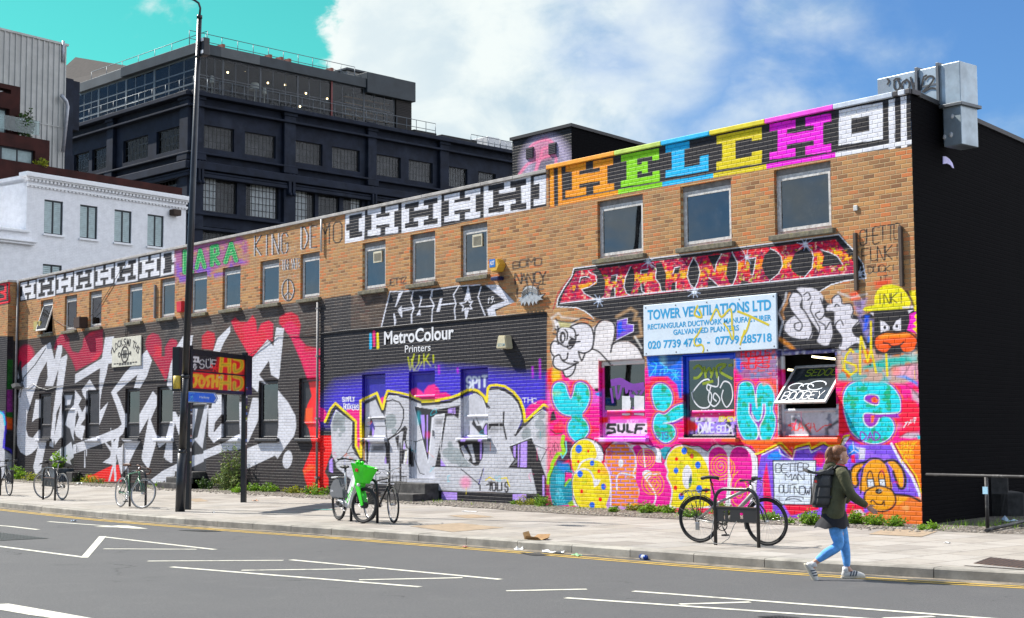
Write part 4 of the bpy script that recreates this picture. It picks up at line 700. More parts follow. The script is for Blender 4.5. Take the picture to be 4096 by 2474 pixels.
L(7, WB, [(1180,590),(1190,700),(1200,805)],15,2);E(7, WB, 1225,890,58,48);P(7, WB, [(1170,890),(1210,980),(1260,930)],3);L(7, WB, [(1280,900),(1400,890),(1488,950)],17,2,1, True);L(7, WB, [(1215,960),(1290,1060),(1330,1160),(1310,1250)],18,2,1, True)
P(8,(60,150,170),[(0,560),(80,570),(30,700),(-20,720),(-60,600)],4)
P(8, WB, [(-10,780),(30,660),(120,560),(220,540),(300,550),(400,560),(510,615),(560,560),(650,530),(680,550),(760,535),(880,555),(980,560),(1060,620),(1110,700),(1115,900),(1100,1080),(1180,1130),(1200,1300),(0,1300)],3);L(8, K, [(0,720),(40,620),(120,550),(220,535),(320,560),(410,560),(510,618),(560,560),(620,530),(680,548),(760,535),(810,560),(880,550),(980,560),(1060,615),(1110,690),(1118,880),(1100,1085),(1160,1110),(1195,1190)],12,2,1, True)
P(8,(246,224,16),[(20,730),(60,640),(130,575),(230,560),(330,590),(430,660),(500,780),(530,900),(545,1060),(530,1270),(90,1280),(80,1100),(40,980),(30,860)],2,1, True, YM)
P(8, SP, [(-40,770),(10,790),(30,860),(20,930),(60,1010),(85,1100),(70,1250),(-60,1260)],2,1, True);L(8, WB, [(0,770),(35,860),(25,930),(75,1040),(85,1130),(60,1260)],16,2,1, True); swirl(8,-155,1010,150,165,4, ph=1)
E(8, WB, 267,925,60,142,0);P(8,(60,90,110),[(315,880),(325,960),(310,1040),(285,1055),(282,980)],2);P(8,(150,190,60),[(285,1000),(310,1010),(290,1050)],2)
for x, y, r in ((232,612,34),(395,782,33),(132,850,28),(410,1070,36),(195,1160,33)): E(8, BL, x, y, r, r*1.3,0,1.5)
for x, y, r in ((138,712,19),(322,675,24),(125,1057,23),(495,1085,23)): E(8,(236,70,40), x, y, r, r*1.3,0,1.5)
P(8, SP, [(525,680),(560,600),(640,565),(710,600),(750,700),(750,1000),(740,1100),(700,1280),(540,1280),(550,1100),(530,880)],2,1, True);P(8, SP, [(775,700),(800,610),(870,565),(950,580),(1020,650),(1045,780),(1035,1000),(1000,1270),(800,1270),(800,1000),(780,860)],2,1, True)
swirl(8,670,800,150,170,4.4, w=12); swirl(8,900,1090,130,230,2.4, w=12, ph=2);L(8,(252,170,40),[(780,710),(830,780),(830,880),(810,905)],12,1.5,1, True);L(8, WB, [(762,620),(765,900),(780,1100)],20,3)
P(8,(246,130,60),[(870,480),(1488,480),(1488,700),(1300,700),(1130,640),(1060,560)],6);P(11,(246,110,50),[(0,520),(990,500),(990,560),(760,640),(460,680),(340,540),(120,630),(60,620)],4)
P(11,(124,92,210),[(120,650),(320,560),(460,690),(510,580),(640,550),(660,600),(740,560),(800,540),(990,570),(1080,480),(1200,540),(1540,540),(1640,700),(1780,900),(1840,1050),(1840,1110),(1590,1080),(1240,1300),(500,1330),(60,1330),(70,1040),(90,800)],4,1, nz=('mot',50,[((150,110,222),.5)]))
P(11,(240,60,90),[(720,1100),(745,1240),(440,1310),(360,1180),(700,1180)],6);P(11,(240,70,110),[(140,900),(180,740),(220,1000),(250,1280),(150,1280)],6);P(11,(240,40,90),[(690,680),(740,620),(800,640),(820,700),(770,780),(710,760)],16,.9);P(11,(238,60,90),[(1060,1150),(1230,1210),(1240,1330),(1030,1290)],8);P(11,(240,50,100),[(1090,660),(1130,640),(1140,740),(1100,730)],6)
P(11,(40,140,230),[(210,640),(290,610),(340,650),(310,710),(230,700),(190,690)],8,.9, s=True);P(11,(40,140,230),[(1060,570),(1110,530),(1150,570),(1190,590),(1160,630),(1070,650)],8,.9, s=True)
L(11, W, [(300,540),(330,640),(460,700)],9,3);L(11, W, [(1115,510),(1125,600),(1210,650)],9,3);L(11, W, [(1125,600),(1070,640)],9,3)
L(11, YE, [(60,640),(120,625),(330,520),(460,650),(500,560),(640,530),(660,585),(740,540),(790,520),(850,555),(980,550),(1020,450),(1070,440)],22,2);L(11, K, [(75,660),(120,640),(320,540),(345,540),(455,670),(470,600),(510,575),(640,545),(660,600),(750,560),(795,535),(860,570),(970,565),(1010,470),(1070,455)],10,2);L(11, W, [(130,650),(320,560),(460,700),(490,600),(640,570),(665,625),(760,580)],12,3)
P(11, W, [(980,560),(1020,470),(1080,450),(1010,560)],3)
P(11,(246,130,60),[(1560,530),(1640,500),(1850,480),(1860,1160),(1830,1000),(1780,900),(1650,690)],5);L(11, K, [(1560,530),(1640,690),(1770,860),(1830,1000),(1855,1160)],10,2);L(11, YE, [(1580,530),(1670,690),(1800,880),(1855,1060)],12,2);L(11, W, [(1530,530),(1620,700),(1750,880),(1830,1060),(1845,1150)],26,3)
for tt, y in (('SNEAK',560),('BANK',620),('TATE',680),('HI',740)): T(11,(240,200,30), tt, 1635, y, 1635+34*len(tt), y, 45,9,2,.9, jit=.1, gap=.1)
P(11, W, [(1130,560),(1250,580),(1240,700),(1180,700),(1180,600)],5,.85);P(11, W, [(1120,1250),(1200,1240),(1260,1310),(1160,1320)],5,.8)
P(11,(222,230,246),[(250,710),(712,708),(712,1190),(262,1185)],2);L(11,(34,36,50),[(262,1185),(248,712),(712,712),(706,1190),(262,1185)],11,2)
T(11,(36,38,50), 'BETTER', 285,840,640,830,85,10,1.5, jit=.07, gap=.05);T(11,(36,38,50), 'MAN', 385,925,585,925,65,10,1.5, jit=.07, gap=.05);L(11,(36,38,50),[(455,968),(505,968)],9);T(11,(36,38,50), 'OUT', 315,1065,455,1065,85,10,1.5, jit=.07, gap=.05);T(11,(36,38,50), 'NOW', 478,1075,650,1080,85,10,1.5, jit=.07, gap=.05)
L(11,(36,38,50),[(385,1140),(430,1105),(560,1108),(575,1130)],10,2,1, True);L(11,(36,38,50),[(385,1140),(480,1125),(555,1150)],10,2,1, True)
DG = (250,170,36); DK = (36,30,26)
P(11,(246,140,90),[(1240,1290),(1590,1080),(1840,1110),(1868,1160),(1868,1430),(1300,1400)],8,.95, nz=('mot',40,[((240,170,120),.5),((236,110,90),.62)]));P(11, DG, [(1580,1090),(1720,1100),(1700,1130),(1590,1200)],8);L(11, DK, [(1570,1080),(1720,1095),(1840,1150)],26,5,1, True)
P(11, DG, [(1110,960),(1095,830),(1130,770),(1225,745),(1200,800),(1170,860),(1160,970)],3,1, True);P(11, DG, [(1490,730),(1580,730),(1650,830),(1660,980),(1620,1000),(1580,900),(1540,800)],3,1, True)
P(11, DG, [(1200,1040),(1220,880),(1240,780),(1300,715),(1380,700),(1450,740),(1490,830),(1525,1040)],3,1, True);
L(11, DK, [(1240,730),(1140,760),(1095,830),(1100,960),(1140,1000),(1170,960),(1160,870),(1200,800)],26,5,1, True);L(11, DK, [(1230,750),(1300,695),(1400,695),(1460,740)],24,5,1, True);L(11, DK, [(1460,720),(1560,710),(1640,790),(1680,900),(1670,1000),(1620,1010),(1580,920),(1550,830)],28,5,1, True);L(11, DK, [(1200,1060),(1205,900),(1225,790)],17,4,1, True);L(11, DK, [(1480,760),(1510,860),(1530,1050)],17,4,1, True)
for a in ([(1275,1000),(1265,900),(1290,830),(1320,850),(1350,990)],[(1405,980),(1390,880),(1420,825),(1450,860),(1470,990)]): P(11,(228,232,244),[(a[0][0],a[0][1]),(a[0][0]-6,910),(a[4][0]-15,910),a[4]],2);L(11, DK, a, 15,3,1, True);L(11, DK, [(a[0][0]-8,912),(a[4][0]-12,912)],14,3)
E(11, DK, 1305,950,5,5);E(11, DK, 1435,950,5,5)
E(11, DG, 1405,1120,165,135);L(11, DK, [(1235,1130),(1250,1050),(1330,1000),(1420,990),(1530,1030),(1575,1120),(1560,1200),(1480,1255),(1380,1260),(1290,1225),(1235,1130)],19,4,1, True);E(11, DK, 1392,1046,38,30,0,3);L(11, DK, [(1305,1160),(1330,1140),(1370,1180),(1430,1185),(1450,1150),(1455,1200)],15,3,1, True)
P(7,(214,120,200),[(655,240),(750,240),(1225,225),(1225,480),(655,480)],3);P(6,(200,100,200),[(655,1120),(745,1120),(745,1500),(655,1500)],6,.9);P(7,(226,126,216),[(650,430),(1250,430),(1240,505),(640,505)],2);P(7,(228,220,230),[(730,285),(1225,280),(1225,410),(725,412)],2);P(7,(230,20,60),[(650,210),(750,205),(760,270),(650,285)],6)
for g in ([(845,300),(760,300),(750,340),(830,350),(840,390),(750,400)],[(880,310),(880,370),(930,385),(950,360),(950,300)],[(990,300),(985,380),(1045,390)],[(1190,300),(1100,300),(1080,400)],[(1085,350),(1160,345)]): L(7,(16,16,18), g, 32,1.5)
E(7,(16,16,18),1210,378,14,16);T(7,(240,200,230), 'GUSTAV', 980,274,1120,270,26,5,1.2,.8)
P(9,(16,80,200),[(510,240),(1145,215),(1145,290),(600,300),(600,720),(510,720)],2);P(9,(30,24,70),[(510,700),(620,700),(620,1000),(520,1000)],8);P(9,(222,216,226),[(600,990),(1160,985),(1160,1040),(600,1045)],2,1, nz=('mot',10,[((60,50,90),.55),((190,150,220),.5)]));P(9,(150,130,220),[(590,1045),(1160,1045),(1160,1200),(590,1200)],3,1, nz=('mot',18,[((30,30,60),.5),((200,170,230),.62)]));P(9,(220,20,50),[(525,1000),(660,1050),(700,1100),(670,1150),(530,1150)],8)
T(9,(238,236,244), 'DAVE', 700,1170,890,1170,110,16,2, jit=.1, gap=.08);T(9,(238,236,244), 'SODA', 920,1170,1120,1175,75,13,2, jit=.1, gap=.08);T(9,(230,220,40), 'EMZY', 950,1035,1155,1030,50,12,1.2, gap=.1);P(9,(60,56,60),[(520,1195),(1160,1195),(1160,1250),(520,1250)],2);P(9,(242,84,130),[(470,1250),(1000,1250),(1000,1292),(440,1295)],2);P(9,(246,110,60),[(980,1250),(1185,1248),(1185,1290),(980,1292)],4)
P(10,(90,90,140),[(315,890),(1035,890),(1035,960),(330,960),(330,1500),(315,1500)],4,1, nz=('mot',14,[((180,180,200),.5),((40,40,60),.6)]));P(11,(196,198,206),[(300,80),(960,100),(960,450),(300,470)],3,1, nz=('mot',30,[((120,124,140),.6)]))
for st in ([(470,310),(415,330),(475,350),(450,390)],[(490,300),(480,385),(510,380)],[(520,390),(545,300),(580,390)],[(530,360),(575,355)],[(640,310),(600,330),(640,360),(600,390)],[(660,310),(650,395)],[(690,310),(720,395),(800,340),(880,325),(870,345)],[(655,355),(700,350)]): L(11,(230,70,20), st, 11,1.5, s=True)
L(11, K, [(470,260),(560,300),(650,420)],36,8,.9);L(11, K, [(945,290),(830,370),(840,420)],30,8,.9);P(11,(246,110,40),[(265,470),(990,462),(985,512),(290,515)],2);P(11,(246,100,40),[(300,445),(980,440),(980,470),(300,470)],2)
rd = random.Random(21)
for k in range(150):
 r_ = k % 3; x = rd.uniform(2200,3680) if r_ else rd.uniform(1300,2180); y = rd.uniform(1420,2040) if r_ else rd.uniform(1640,1990)
 c = rd.choice([K,W,SI,PK,OR,TE,PU,YE,(90,90,96)])
 if k % 5 < 2: L(0, c, [(x,y),(x+rd.uniform(-1,1),y+rd.uniform(14,55))], rd.uniform(1.6,3.2),1.6, rd.uniform(.35,.7))
 elif k % 5 == 2: E(0, c, x, y, rd.uniform(8,22), rd.uniform(8,26),0, rd.uniform(14,24), rd.uniform(.2,.45))
 else: L(0, c, [(x+rd.uniform(-14,14),y+rd.uniform(-16,16)) for _ in range(5)], rd.uniform(1.5,3),1.6, rd.uniform(.3,.6), True)
# ------------------------------------------------------------------ the painted terrace
BRICK = brick_mat('painted_brick'); BRICKY = brick_mat('painted_brick_return', axis=1)
BOARD = attr_mat('painted_board'); FRAMEP = attr_mat('painted_frame', rough=.5, bump=.004, bscale=30)
BLACKBR = brick_mat('black_brick', painted=False, plain=(.0045,.0043,.0052), axis=1, bd=.005, rough=.85, spec=.03)
BLACKBX = brick_mat('black_brick_front', painted=False, plain=(.0085,.0082,.0095), axis=0, bd=.006, rough=.6)
WFR = mat('white_weathered_timber', (.60,.59,.57),.6, var=.2, scale=14, dirt=((.16,.14,.11),.7), bump=.004, bscale=50)
SILL = mat('mossy_concrete_sill', (.16,.145,.105),.9, var=.35, scale=12, dirt=((.30,.26,.03),.35), bump=.006, bscale=60)
CONC = mat('concrete_coping', (.40,.38,.36),.85, var=.2, scale=4, bump=.004, bscale=50)
LINT = mat('grey_lintel', (.20,.19,.18),.85, var=.25, scale=8)
DARKIN = mat('dark_interior', (.014,.014,.016),.9)
INWALL = mat('dim_interior_wall', (.10,.10,.105),.9, var=.4, scale=1.2)
ROOFM = mat('roof_felt', (.06,.06,.06),.9)
rnd_ = lambda j: math.sin(j*12.9898)
GL1 = glass('window_glass', tint=(.60,.64,.66), ior=2.35, dirt=.05)
PIPE = mat('grey_drainpipe', (.22,.21,.21),.55); BLKPL = mat('black_cable', (.02,.02,.022),.5)
def obj_pix(xs, zs, y):
 X, Z = np.meshgrid(xs, zs); Pn = np.stack([X.ravel(), np.broadcast_to(y, X.shape).ravel() if np.isscalar(y) else y.ravel(), Z.ravel()],1)
 return X, Z, pix(Pn)
def set_paint(me, rgba):
 at = me.color_attributes.new('Paint', 'FLOAT_COLOR', 'POINT')
 at.data.foreach_set('color', np.asarray(rgba, np.float32).ravel())
def quick_mesh(name, V, F, mats, parent=None, rgba=None, mi=None):
 me = bpy.data.meshes.new(name); V = np.asarray(V, np.float32); F = np.asarray(F, np.int32)
 me.vertices.add(len(V)); me.vertices.foreach_set('co', V.ravel()); me.loops.add(F.size); me.loops.foreach_set('vertex_index', F.ravel())
 me.polygons.add(len(F)); me.polygons.foreach_set('loop_start', np.arange(0, F.size, 4, dtype=np.int32)); me.polygons.foreach_set('loop_total', np.full(len(F),4, np.int32))
 for m in (mats if isinstance(mats, list) else [mats]): me.materials.append(m)
 if mi is not None: me.polygons.foreach_set('material_index', np.asarray(mi, np.int32))
 me.update(calc_edges=True); me.validate()
 if rgba is not None: set_paint(me, rgba)
 o = bpy.data.objects.new(name, me); COL.objects.link(o)
 if parent: o.parent = parent
 return o
def front_wall(name, x0, x1, z0, z1, holes, parent, y=0., step=2.7, depth=.12, close=1e-4):
 xs = [x0]
 while xs[-1] < x1:
  a = pix([(xs[-1], y, 3)])[0][0]; b = pix([(xs[-1]+.1, y, 3)])[0][0]; xs.append(xs[-1]+.1*step/(b-a))
 xs = np.array(xs[:-1]+[x1]); xs = xs[xs <= x1]
 dz = step/(PF/np.linalg.norm((np.array([(x0+x1)/2, y, 3])-CAM)@FWD))*.95
 zs = np.linspace(z0, z1, int((z1-z0)/dz)+1)
 for h in holes:
  for v in h[:2]: xs[np.abs(xs-v).argmin()] = v
  for v in h[2:4]: zs[np.abs(zs-v).argmin()] = v
 xs = np.unique(xs); zs = np.unique(zs)
 X, Z, (PX, PY) = obj_pix(xs, zs, y); nx, nz = len(xs), len(zs)
 rgba = paint(PX, PY)
 i, j = np.meshgrid(np.arange(nx-1), np.arange(nz-1)); i = i.ravel(); j = j.ravel()
 cx = (xs[i]+xs[i+1])/2; cz = (zs[j]+zs[j+1])/2; keep = np.ones(len(i), bool)
 for h in holes: keep &= ~((cx > h[0])&(cx < h[1])&(cz > h[2])&(cz < h[3]))
 i, j = i[keep], j[keep]; F = np.stack([j*nx+i, j*nx+i+1,(j+1)*nx+i+1,(j+1)*nx+i],1)
 V = np.stack([X.ravel(), np.full(X.size, y), Z.ravel()],1)
 Vr, Fr, Cr = [V],[F],[rgba]; base = len(V)
 for h in holes:
  d = depth
  for (a, b) in (((h[0],h[2]),(h[0],h[3])),((h[1],h[3]),(h[1],h[2])),((h[0],h[3]),(h[1],h[3])),((h[1],h[2]),(h[0],h[2]))):
   n = 30; t = np.linspace(0,1, n); px_ = a[0]+(b[0]-a[0])*t; pz = a[1]+(b[1]-a[1])*t
   v0 = np.stack([px_, np.full(n, y), pz],1); v1 = v0+np.array([0, d, 0])
   vv = np.vstack([v0, v1]); q = pix(np.vstack([v0, v0])); c = paint(*q)
   k = np.arange(n-1); f = np.stack([k, k+1, n+k+1, n+k],1)+base
   Vr.append(vv); Fr.append(f); Cr.append(c); base += len(vv)
 return quick_mesh(name, np.vstack(Vr), np.vstack(Fr), BRICK, parent, np.vstack(Cr))
def flat(mb, y0=0., k=.025):
 mb.v = [(a, y0+(b-y0)*k, c) for a, b, c in mb.v]; mb.sm = [False]*len(mb.sm); return mb
def panel(name, x0, x1, z0, z1, y, m, parent, res=.02):
 """flat painted board facing the street"""
 xs = np.linspace(x0, x1, max(2, int((x1-x0)/res))); zs = np.linspace(z0, z1, max(2, int((z1-z0)/res)))
 X, Z, (PX, PY) = obj_pix(xs, zs, y); nx, nz = len(xs), len(zs)
 i, j = np.meshgrid(np.arange(nx-1), np.arange(nz-1)); i = i.ravel(); j = j.ravel()
 c = paint(PX, PY); c[c[:,3] < .3, :3] = .5
 F = np.stack([j*nx+i, j*nx+i+1,(j+1)*nx+i+1,(j+1)*nx+i],1)
 V = np.stack([X.ravel(), np.full(X.size, y), Z.ravel()],1)
 n = len(V); V = np.vstack([V, [(x0,y+.03,z0),(x1,y+.03,z0),(x1,y+.03,z1),(x0,y+.03,z1)]]); c = np.vstack([c, np.tile([.2,.2,.2,1],(4,1))])
 F = np.vstack([F, [(n+3,n+2,n+1,n),(0,n,n+1,nx-1),(nx-1,n+1,n+2,nx*nz-1),(nx*nz-1,n+2,n+3,nx*(nz-1)),(nx*(nz-1),n+3,n,0)]])
 return quick_mesh(name, V, F, m, parent, c)
def pframe(name, bars, m, parent, blank=(.62,.61,.6), res=.03):
 """timber bars (x0,x1,z0,z1,y0,y1) painted over with the mural"""
 V, F, C = [],[],[]; base = 0
 for (x0,x1,z0,z1,y0,y1) in bars:
  nx = max(2, int((x1-x0)/res)+1); nz = max(2, int((z1-z0)/res)+1)
  xs = np.linspace(x0,x1,nx); zs = np.linspace(z0,z1,nz); X, Z = np.meshgrid(xs, zs); q = np.stack([X.ravel(), np.full(X.size,y0), Z.ravel()],1)
  c = paint(*pix(q)); e = c[:,3] < .5; c[e,:3] = blank
  i, j = np.meshgrid(np.arange(nx-1), np.arange(nz-1)); i = i.ravel(); j = j.ravel()
  F.append(np.stack([j*nx+i, j*nx+i+1,(j+1)*nx+i+1,(j+1)*nx+i],1)+base); V.append(q); C.append(c)
  ring = np.concatenate([np.arange(nx), np.arange(1,nz)*nx+nx-1,(nz-1)*nx+np.arange(nx-2,-1,-1), np.arange(nz-2,0,-1)*nx])
  b = q[ring].copy(); b[:,1] = y1; n = len(q); m_ = len(ring); k = np.arange(m_)
  F.append(np.stack([ring[k], n+k, n+(k+1)%m_, ring[(k+1)%m_]],1)+base); V.append(b); C.append(c[ring])
  base += n+m_
 return quick_mesh(name, np.vstack(V), np.vstack(F), m, parent, np.vstack(C))
UPZ = (5.55,6.82); LOZ = (1.69,3.34); DOZ = (.68,3.34)
def upper_window(par, x0, x1, open_=0., wide=False):
 z0, z1 = UPZ
 f = MB(); fw = .06
 f.box((x0+.003,.07,z1-.11),(x1-.003,.115,z1-.003),1)
 zt = z1-.115
 for a in ((x0+.003,x0+fw,z0+.004,zt),(x1-fw,x1-.003,z0+.004,zt),(x0+fw,x1-fw,zt-fw,zt),(x0+fw,x1-fw,z0+.004,z0+fw)): f.box((a[0],.075,a[2]),(a[1],.13,a[3]))
 w = f.build('window', [WFR, LINT], par)
 s = MB(); sw = .045; a0, a1, b0, b1 = x0+fw+.004, x1-fw-.004, z0+fw+.004, zt-fw-.004
 for a in ((a0,a0+sw,b0,b1),(a1-sw,a1,b0,b1),(a0+sw,a1-sw,b1-sw,b1),(a0+sw,a1-sw,b0,b0+sw+.015)): s.box((a[0],.062,a[2]),(a[1],.105,a[3]))
 sash = s.build('sash', WFR, w)
 g = MB(); g.box((a0+sw,.082,b0+sw),(a1-sw,.088,b1-sw)); pane = g.build('pane', GL1, w)
 if open_:
  Mx = Matrix.Translation((0,.08,b1))@Matrix.Rotation(-open_,4,'X')@Matrix.Translation((0,-.08,-b1))
  sash.matrix_local = Mx; pane.matrix_local = Mx
 sl = MB(); sl.bbox((x0-.09,-.10,z0-.105),(x1+.09,.06,z0-.003),.012); sl.build('sill', SILL, w)
 return w
def lower_window(par, x0, x1, zmid=2.22, glassy=True, fr=WFR, sillmat=None, zt=None, painted=True):
 z0, z1 = LOZ; fw = .075; yb = .07
 bars = [(x0+.003,x0+fw,z0+.004,z1-.004,yb,.13),(x1-fw,x1-.003,z0+.004,z1-.004,yb,.13),(x0+fw,x1-fw,z1-fw-.03,z1-.004,yb,.13),(x0+fw,x1-fw,z0+.004,z0+.06,yb,.13),(x0+fw,x1-fw,zmid-.035,zmid+.035,yb,.13)]
 w = pframe('window', bars, FRAMEP, par)
 panel('lower_board', x0+fw, x1-fw, z0+.06, zmid-.035, yb+.022, BOARD, w)
 if glassy:
  g = MB(); g.box((x0+fw,yb+.02,zmid+.035),(x1-fw,yb+.026,z1-fw-.03)); g.build('pane', GL1, w)
 else: panel('upper_board', x0+fw, x1-fw, zmid+.035, z1-fw-.03, yb+.018, BOARD, w)
 pframe('sill', [(x0-.09,x1+.09,z0-.105,z0-.003,-.09,.06)], FRAMEP, w, blank=(.5,.5,.48)).name = 'sill'
 return w
def door(par, x0, x1, glassy=False, z0=DOZ[0], z1=DOZ[1], transom=2.72):
 fw = .07
 d = pframe('door', [(x0+.003,x0+fw,z0+.004,z1-.004,.06,.125),(x1-fw,x1-.003,z0+.004,z1-.004,.06,.125),(x0+fw,x1-fw,z1-fw,z1-.004,.06,.125),(x0+fw,x1-fw,transom-.04,transom+.04,.06,.125)], FRAMEP, par)
 panel('door_leaf', x0+fw+.003, x1-fw-.003, z0+.01, transom-.043,.09, BOARD, d); panel('transom_board', x0+fw, x1-fw, transom+.04, z1-fw, .09, BOARD, d)
 h = MB(); h.box((x1-fw-.12,.05,z0+1.05),(x1-fw-.09,.088,z0+1.2)); h.build('handle', mat('dull_steel',(.4,.4,.4),.35,.9), d)
 return d
def shell(par, x0, x1, ztop, depth, right=None, left=None, y=0.):
 """returns, roof, back and the dim rooms behind the windows"""
 m = MB()
 m.box((x0+.05,y+depth,.1),(x1-.05,y+depth+.2,ztop-.1)); m.build('back_wall', BLACKBX, par)
 m = MB(); m.box((x0+.02,y+.02,ztop-.5),(x1-.02,y+depth,ztop-.4)); m.build('roof', ROOFM, par)
 m = MB()
 for z in (0.2,3.6): m.box((x0+.1,y+2.6,z),(x1-.1,y+2.7,z+3.5)); m.box((x0+.1,y+.2,z+3.2),(x1-.1,y+2.6,z+3.25)); m.box((x0+.1,y+.2,z+.1),(x1-.1,y+2.6,z+.13))
 for xx in (x0+.1, x1-.2): m.box((xx,y+.2,.2),(xx+.06,y+2.6,7.1))
 m.build('interior_wall', INWALL, par)
XA, XB, XC, XD = -40.3,-19.09,-9.67,-48.
upA = [(-38.1,-37.05),(-36.0,-34.98),(-33.93,-32.92),(-30.88,-29.83),(-28.55,-27.55),(-26.5,-25.46),(-24.49,-23.43),(-22.28,-21.24),(-20.1,-19.12)]
loA = [(-38.13,-37.02),(-34.05,-32.95),(-30.96,-29.9),(-28.66,-27.58),(-24.47,-23.42),(-22.3,-21.25),(-20.14,-19.12)]
doA = [(-36.06,-34.95),(-26.5,-25.38)]
upB = [(-17.05,-16.),(-14.92,-13.88),(-12.86,-11.83)]; loB = [(-17.05,-16.),(-12.88,-11.84)]; doB = [(-14.98,-13.9)]
upC = [(-8.05,-6.66),(-5.57,-4.21),(-3.12,-1.77)]; loC = [(-8.05,-6.66),(-5.58,-4.21),(-3.12,-1.77)]
Hh = lambda up, lo, do: [(a,b,*UPZ) for a,b in up]+[(a,b,*LOZ) for a,b in lo]+[(a,b,*DOZ) for a,b in do]
ZT = 7.69
bA = thing('shop_building', 'long two-storey brick unit with silver and black lettering and a locksmiths sign', 'building', (0,0,0))
bB = thing('shop_building', 'brick unit of the printers with a purple and silver mural and three upstairs windows', 'building', (0,0,0))
bC = thing('shop_building', 'corner brick unit with a coloured slab-letter band and a black side wall', 'building', (0,0,0))
bD = thing('shop_building', 'brick building at the far left edge with a pink-lettered band', 'building', (0,0,0))
front_wall('front_wall', XA, XB, .12, ZT, Hh(upA,loA,doA), bA)
front_wall('front_wall', XB, XC, .12, ZT, Hh(upB,loB,doB), bB)
front_wall('front_wall', XC, 0., .12, ZT+.06, Hh(upC,loC,[]), bC)
front_wall('front_wall', XD, XA, .12, ZT-.02,[], bD, y=-.4)
zs = np.linspace(.12, ZT-.02,300); ys = np.linspace(-.4,0,12); Y, Z = np.meshgrid(ys, zs); V = np.stack([np.full(Y.size, XA), Y.ravel(), Z.ravel()],1)
i, j = np.meshgrid(np.arange(11), np.arange(299)); i = i.ravel(); j = j.ravel()
quick_mesh('side_wall', V, np.stack([j*12+i, j*12+i+1,(j+1)*12+i+1,(j+1)*12+i],1), BRICKY, bD, paint(*pix(V)))
shell(bA, XA+.01, XB-.01,7.6,9.); shell(bB, XB+.01, XC-.01,7.6,9.); shell(bC, XC+.01,-.7,7.6,2.8)
m = MB(); m.add([(XC+.02,2.9,7.2),(-.75,2.9,7.2),(-4.6,22,7.2),(XC+.02,22,7.2)],[(0,1,2,3)]); m.build('roof', ROOFM, bC)
m = MB(); m.box((XD,.3,6.9),(XA-.02,3,7.0)); m.build('roof', ROOFM, bD); m = MB(); m.box((XD,3,.1),(XA-.02,3.2,7.6)); m.build('back_wall', BLACKBX, bD)
SIDE = Vector((-.205,.979,0)); m = MB()
a = Vector((0,.0,0)); b = a+SIDE*22
m.add([(0,.001,.1),(b.x,b.y,.1),(b.x,b.y,ZT+.06),(0,.001,ZT+.06)],[(0,1,2,3)])
m.build('side_wall', BLACKBR, bC)
def coping(par, x0, x1, z, segs=None, y=0.):
 c = MB(); n = max(1, int((x1-x0)/1.1)); mats = [CONC]
 if segs:
  mats = []
  for k, (a, b, col) in enumerate(segs): c.bbox((a,y-.055,z),(b-.004,y+.3,z+.095),.012, k); mats.append(mat('coping_paint_%d' % k, lin(col),.6, var=.15))
 else:
  for k in range(n): c.bbox((x0+(x1-x0)*k/n+.003,y-.05,z),(x0+(x1-x0)*(k+1)/n-.003,y+.3,z+.08),.01)
 return c.build('coping', mats, par)
coping(bA, XA+.02, XB, ZT+.002); coping(bB, XB, XC-.002, ZT+.002); coping(bD, XD, XA+.05, ZT-.018, y=-.4)
xf = lambda x: fy(17, x, 430-(x-350)*.19)[0]
coping(bC, XC, 0, ZT+.062,[(XC,xf(722),OG),(xf(722),xf(985),(190,214,96)),(xf(985),xf(1258),CY),(xf(1258),xf(1570),YL),(xf(1570),xf(1955),MGH),(xf(1955),xf(2290),(196,206,220)),(xf(2290),xf(2320),(60,58,62)),(xf(2320),xf(2360),(200,206,216)),(xf(2360),.03,(70,68,72))])
m = MB(); c0 = Vector((-.26,.3,0)); d = SIDE
m.add([(.04,.0,ZT+.062),(.04+d.x*22,d.y*22,ZT+.062),(-.26+d.x*22,d.y*22,ZT+.062),(-.26,.3,ZT+.062),(.04,.0,ZT+.15),(.04+d.x*22,d.y*22,ZT+.15),(-.26+d.x*22,d.y*22,ZT+.15),(-.26,.3,ZT+.15)],[(0,3,2,1),(4,5,6,7),(0,1,5,4),(1,2,6,5),(2,3,7,6),(3,0,4,7)])
m.build('side_coping', mat('black_coping', (.016,.015,.017),.6), bC)
for k, (a, b) in enumerate(upA): upper_window(bA, a, b, open_=R(17) if k == 0 else 0)
for a, b in upB: upper_window(bB, a, b)
for a, b in upC: upper_window(bC, a, b)
for k, (a, b) in enumerate(loA): lower_window(bA, a, b, zmid=2.18 if k not in (6,) else 2.1, glassy=k != 6)
for a, b in doA: door(bA, a, b)
MESHB = mat('pale_blind', (.20,.26,.24),.8, var=.3, scale=3)
for k, (a, b) in enumerate(loA[:6]):
 m = MB(); m.box((a+.1,.26,2.3+.12*(k%2)),(b-.08,.27,3.2)); o = m.build('blind', MESHB, bA); m = MB()
 for i in range(1,9): x = a+.08+(b-a-.16)*i/9; m.box((x-.005,.115,2.22),(x+.005,.12,3.22))
 for j in range(1,8): z = 2.22+j*.125; m.box((a+.08,.112,z-.005),(b-.08,.116,z+.005))
 if k in (2,3,4): m.build('wire_grille', LINT, bA)
for a, b in loB: lower_window(bB, a, b, zmid=2.2, glassy=False)
for a, b in doB: door(bB, a, b)
lower_window(bC, *loC[0], zmid=2.24); lower_window(bC, *loC[1], zmid=2.2)
def pane_tag(strokes, f, m_, r, y=.085, cl=True):
 mb = MB()
 for st in strokes: mb.tube([(on_y(*nat(f,p), y)[0], y, on_y(*nat(f,p), y)[1]) for p in spline(np.array(st, float), False, 4)], r, 5)
 flat(mb, y).build('scribble', m_, bC)
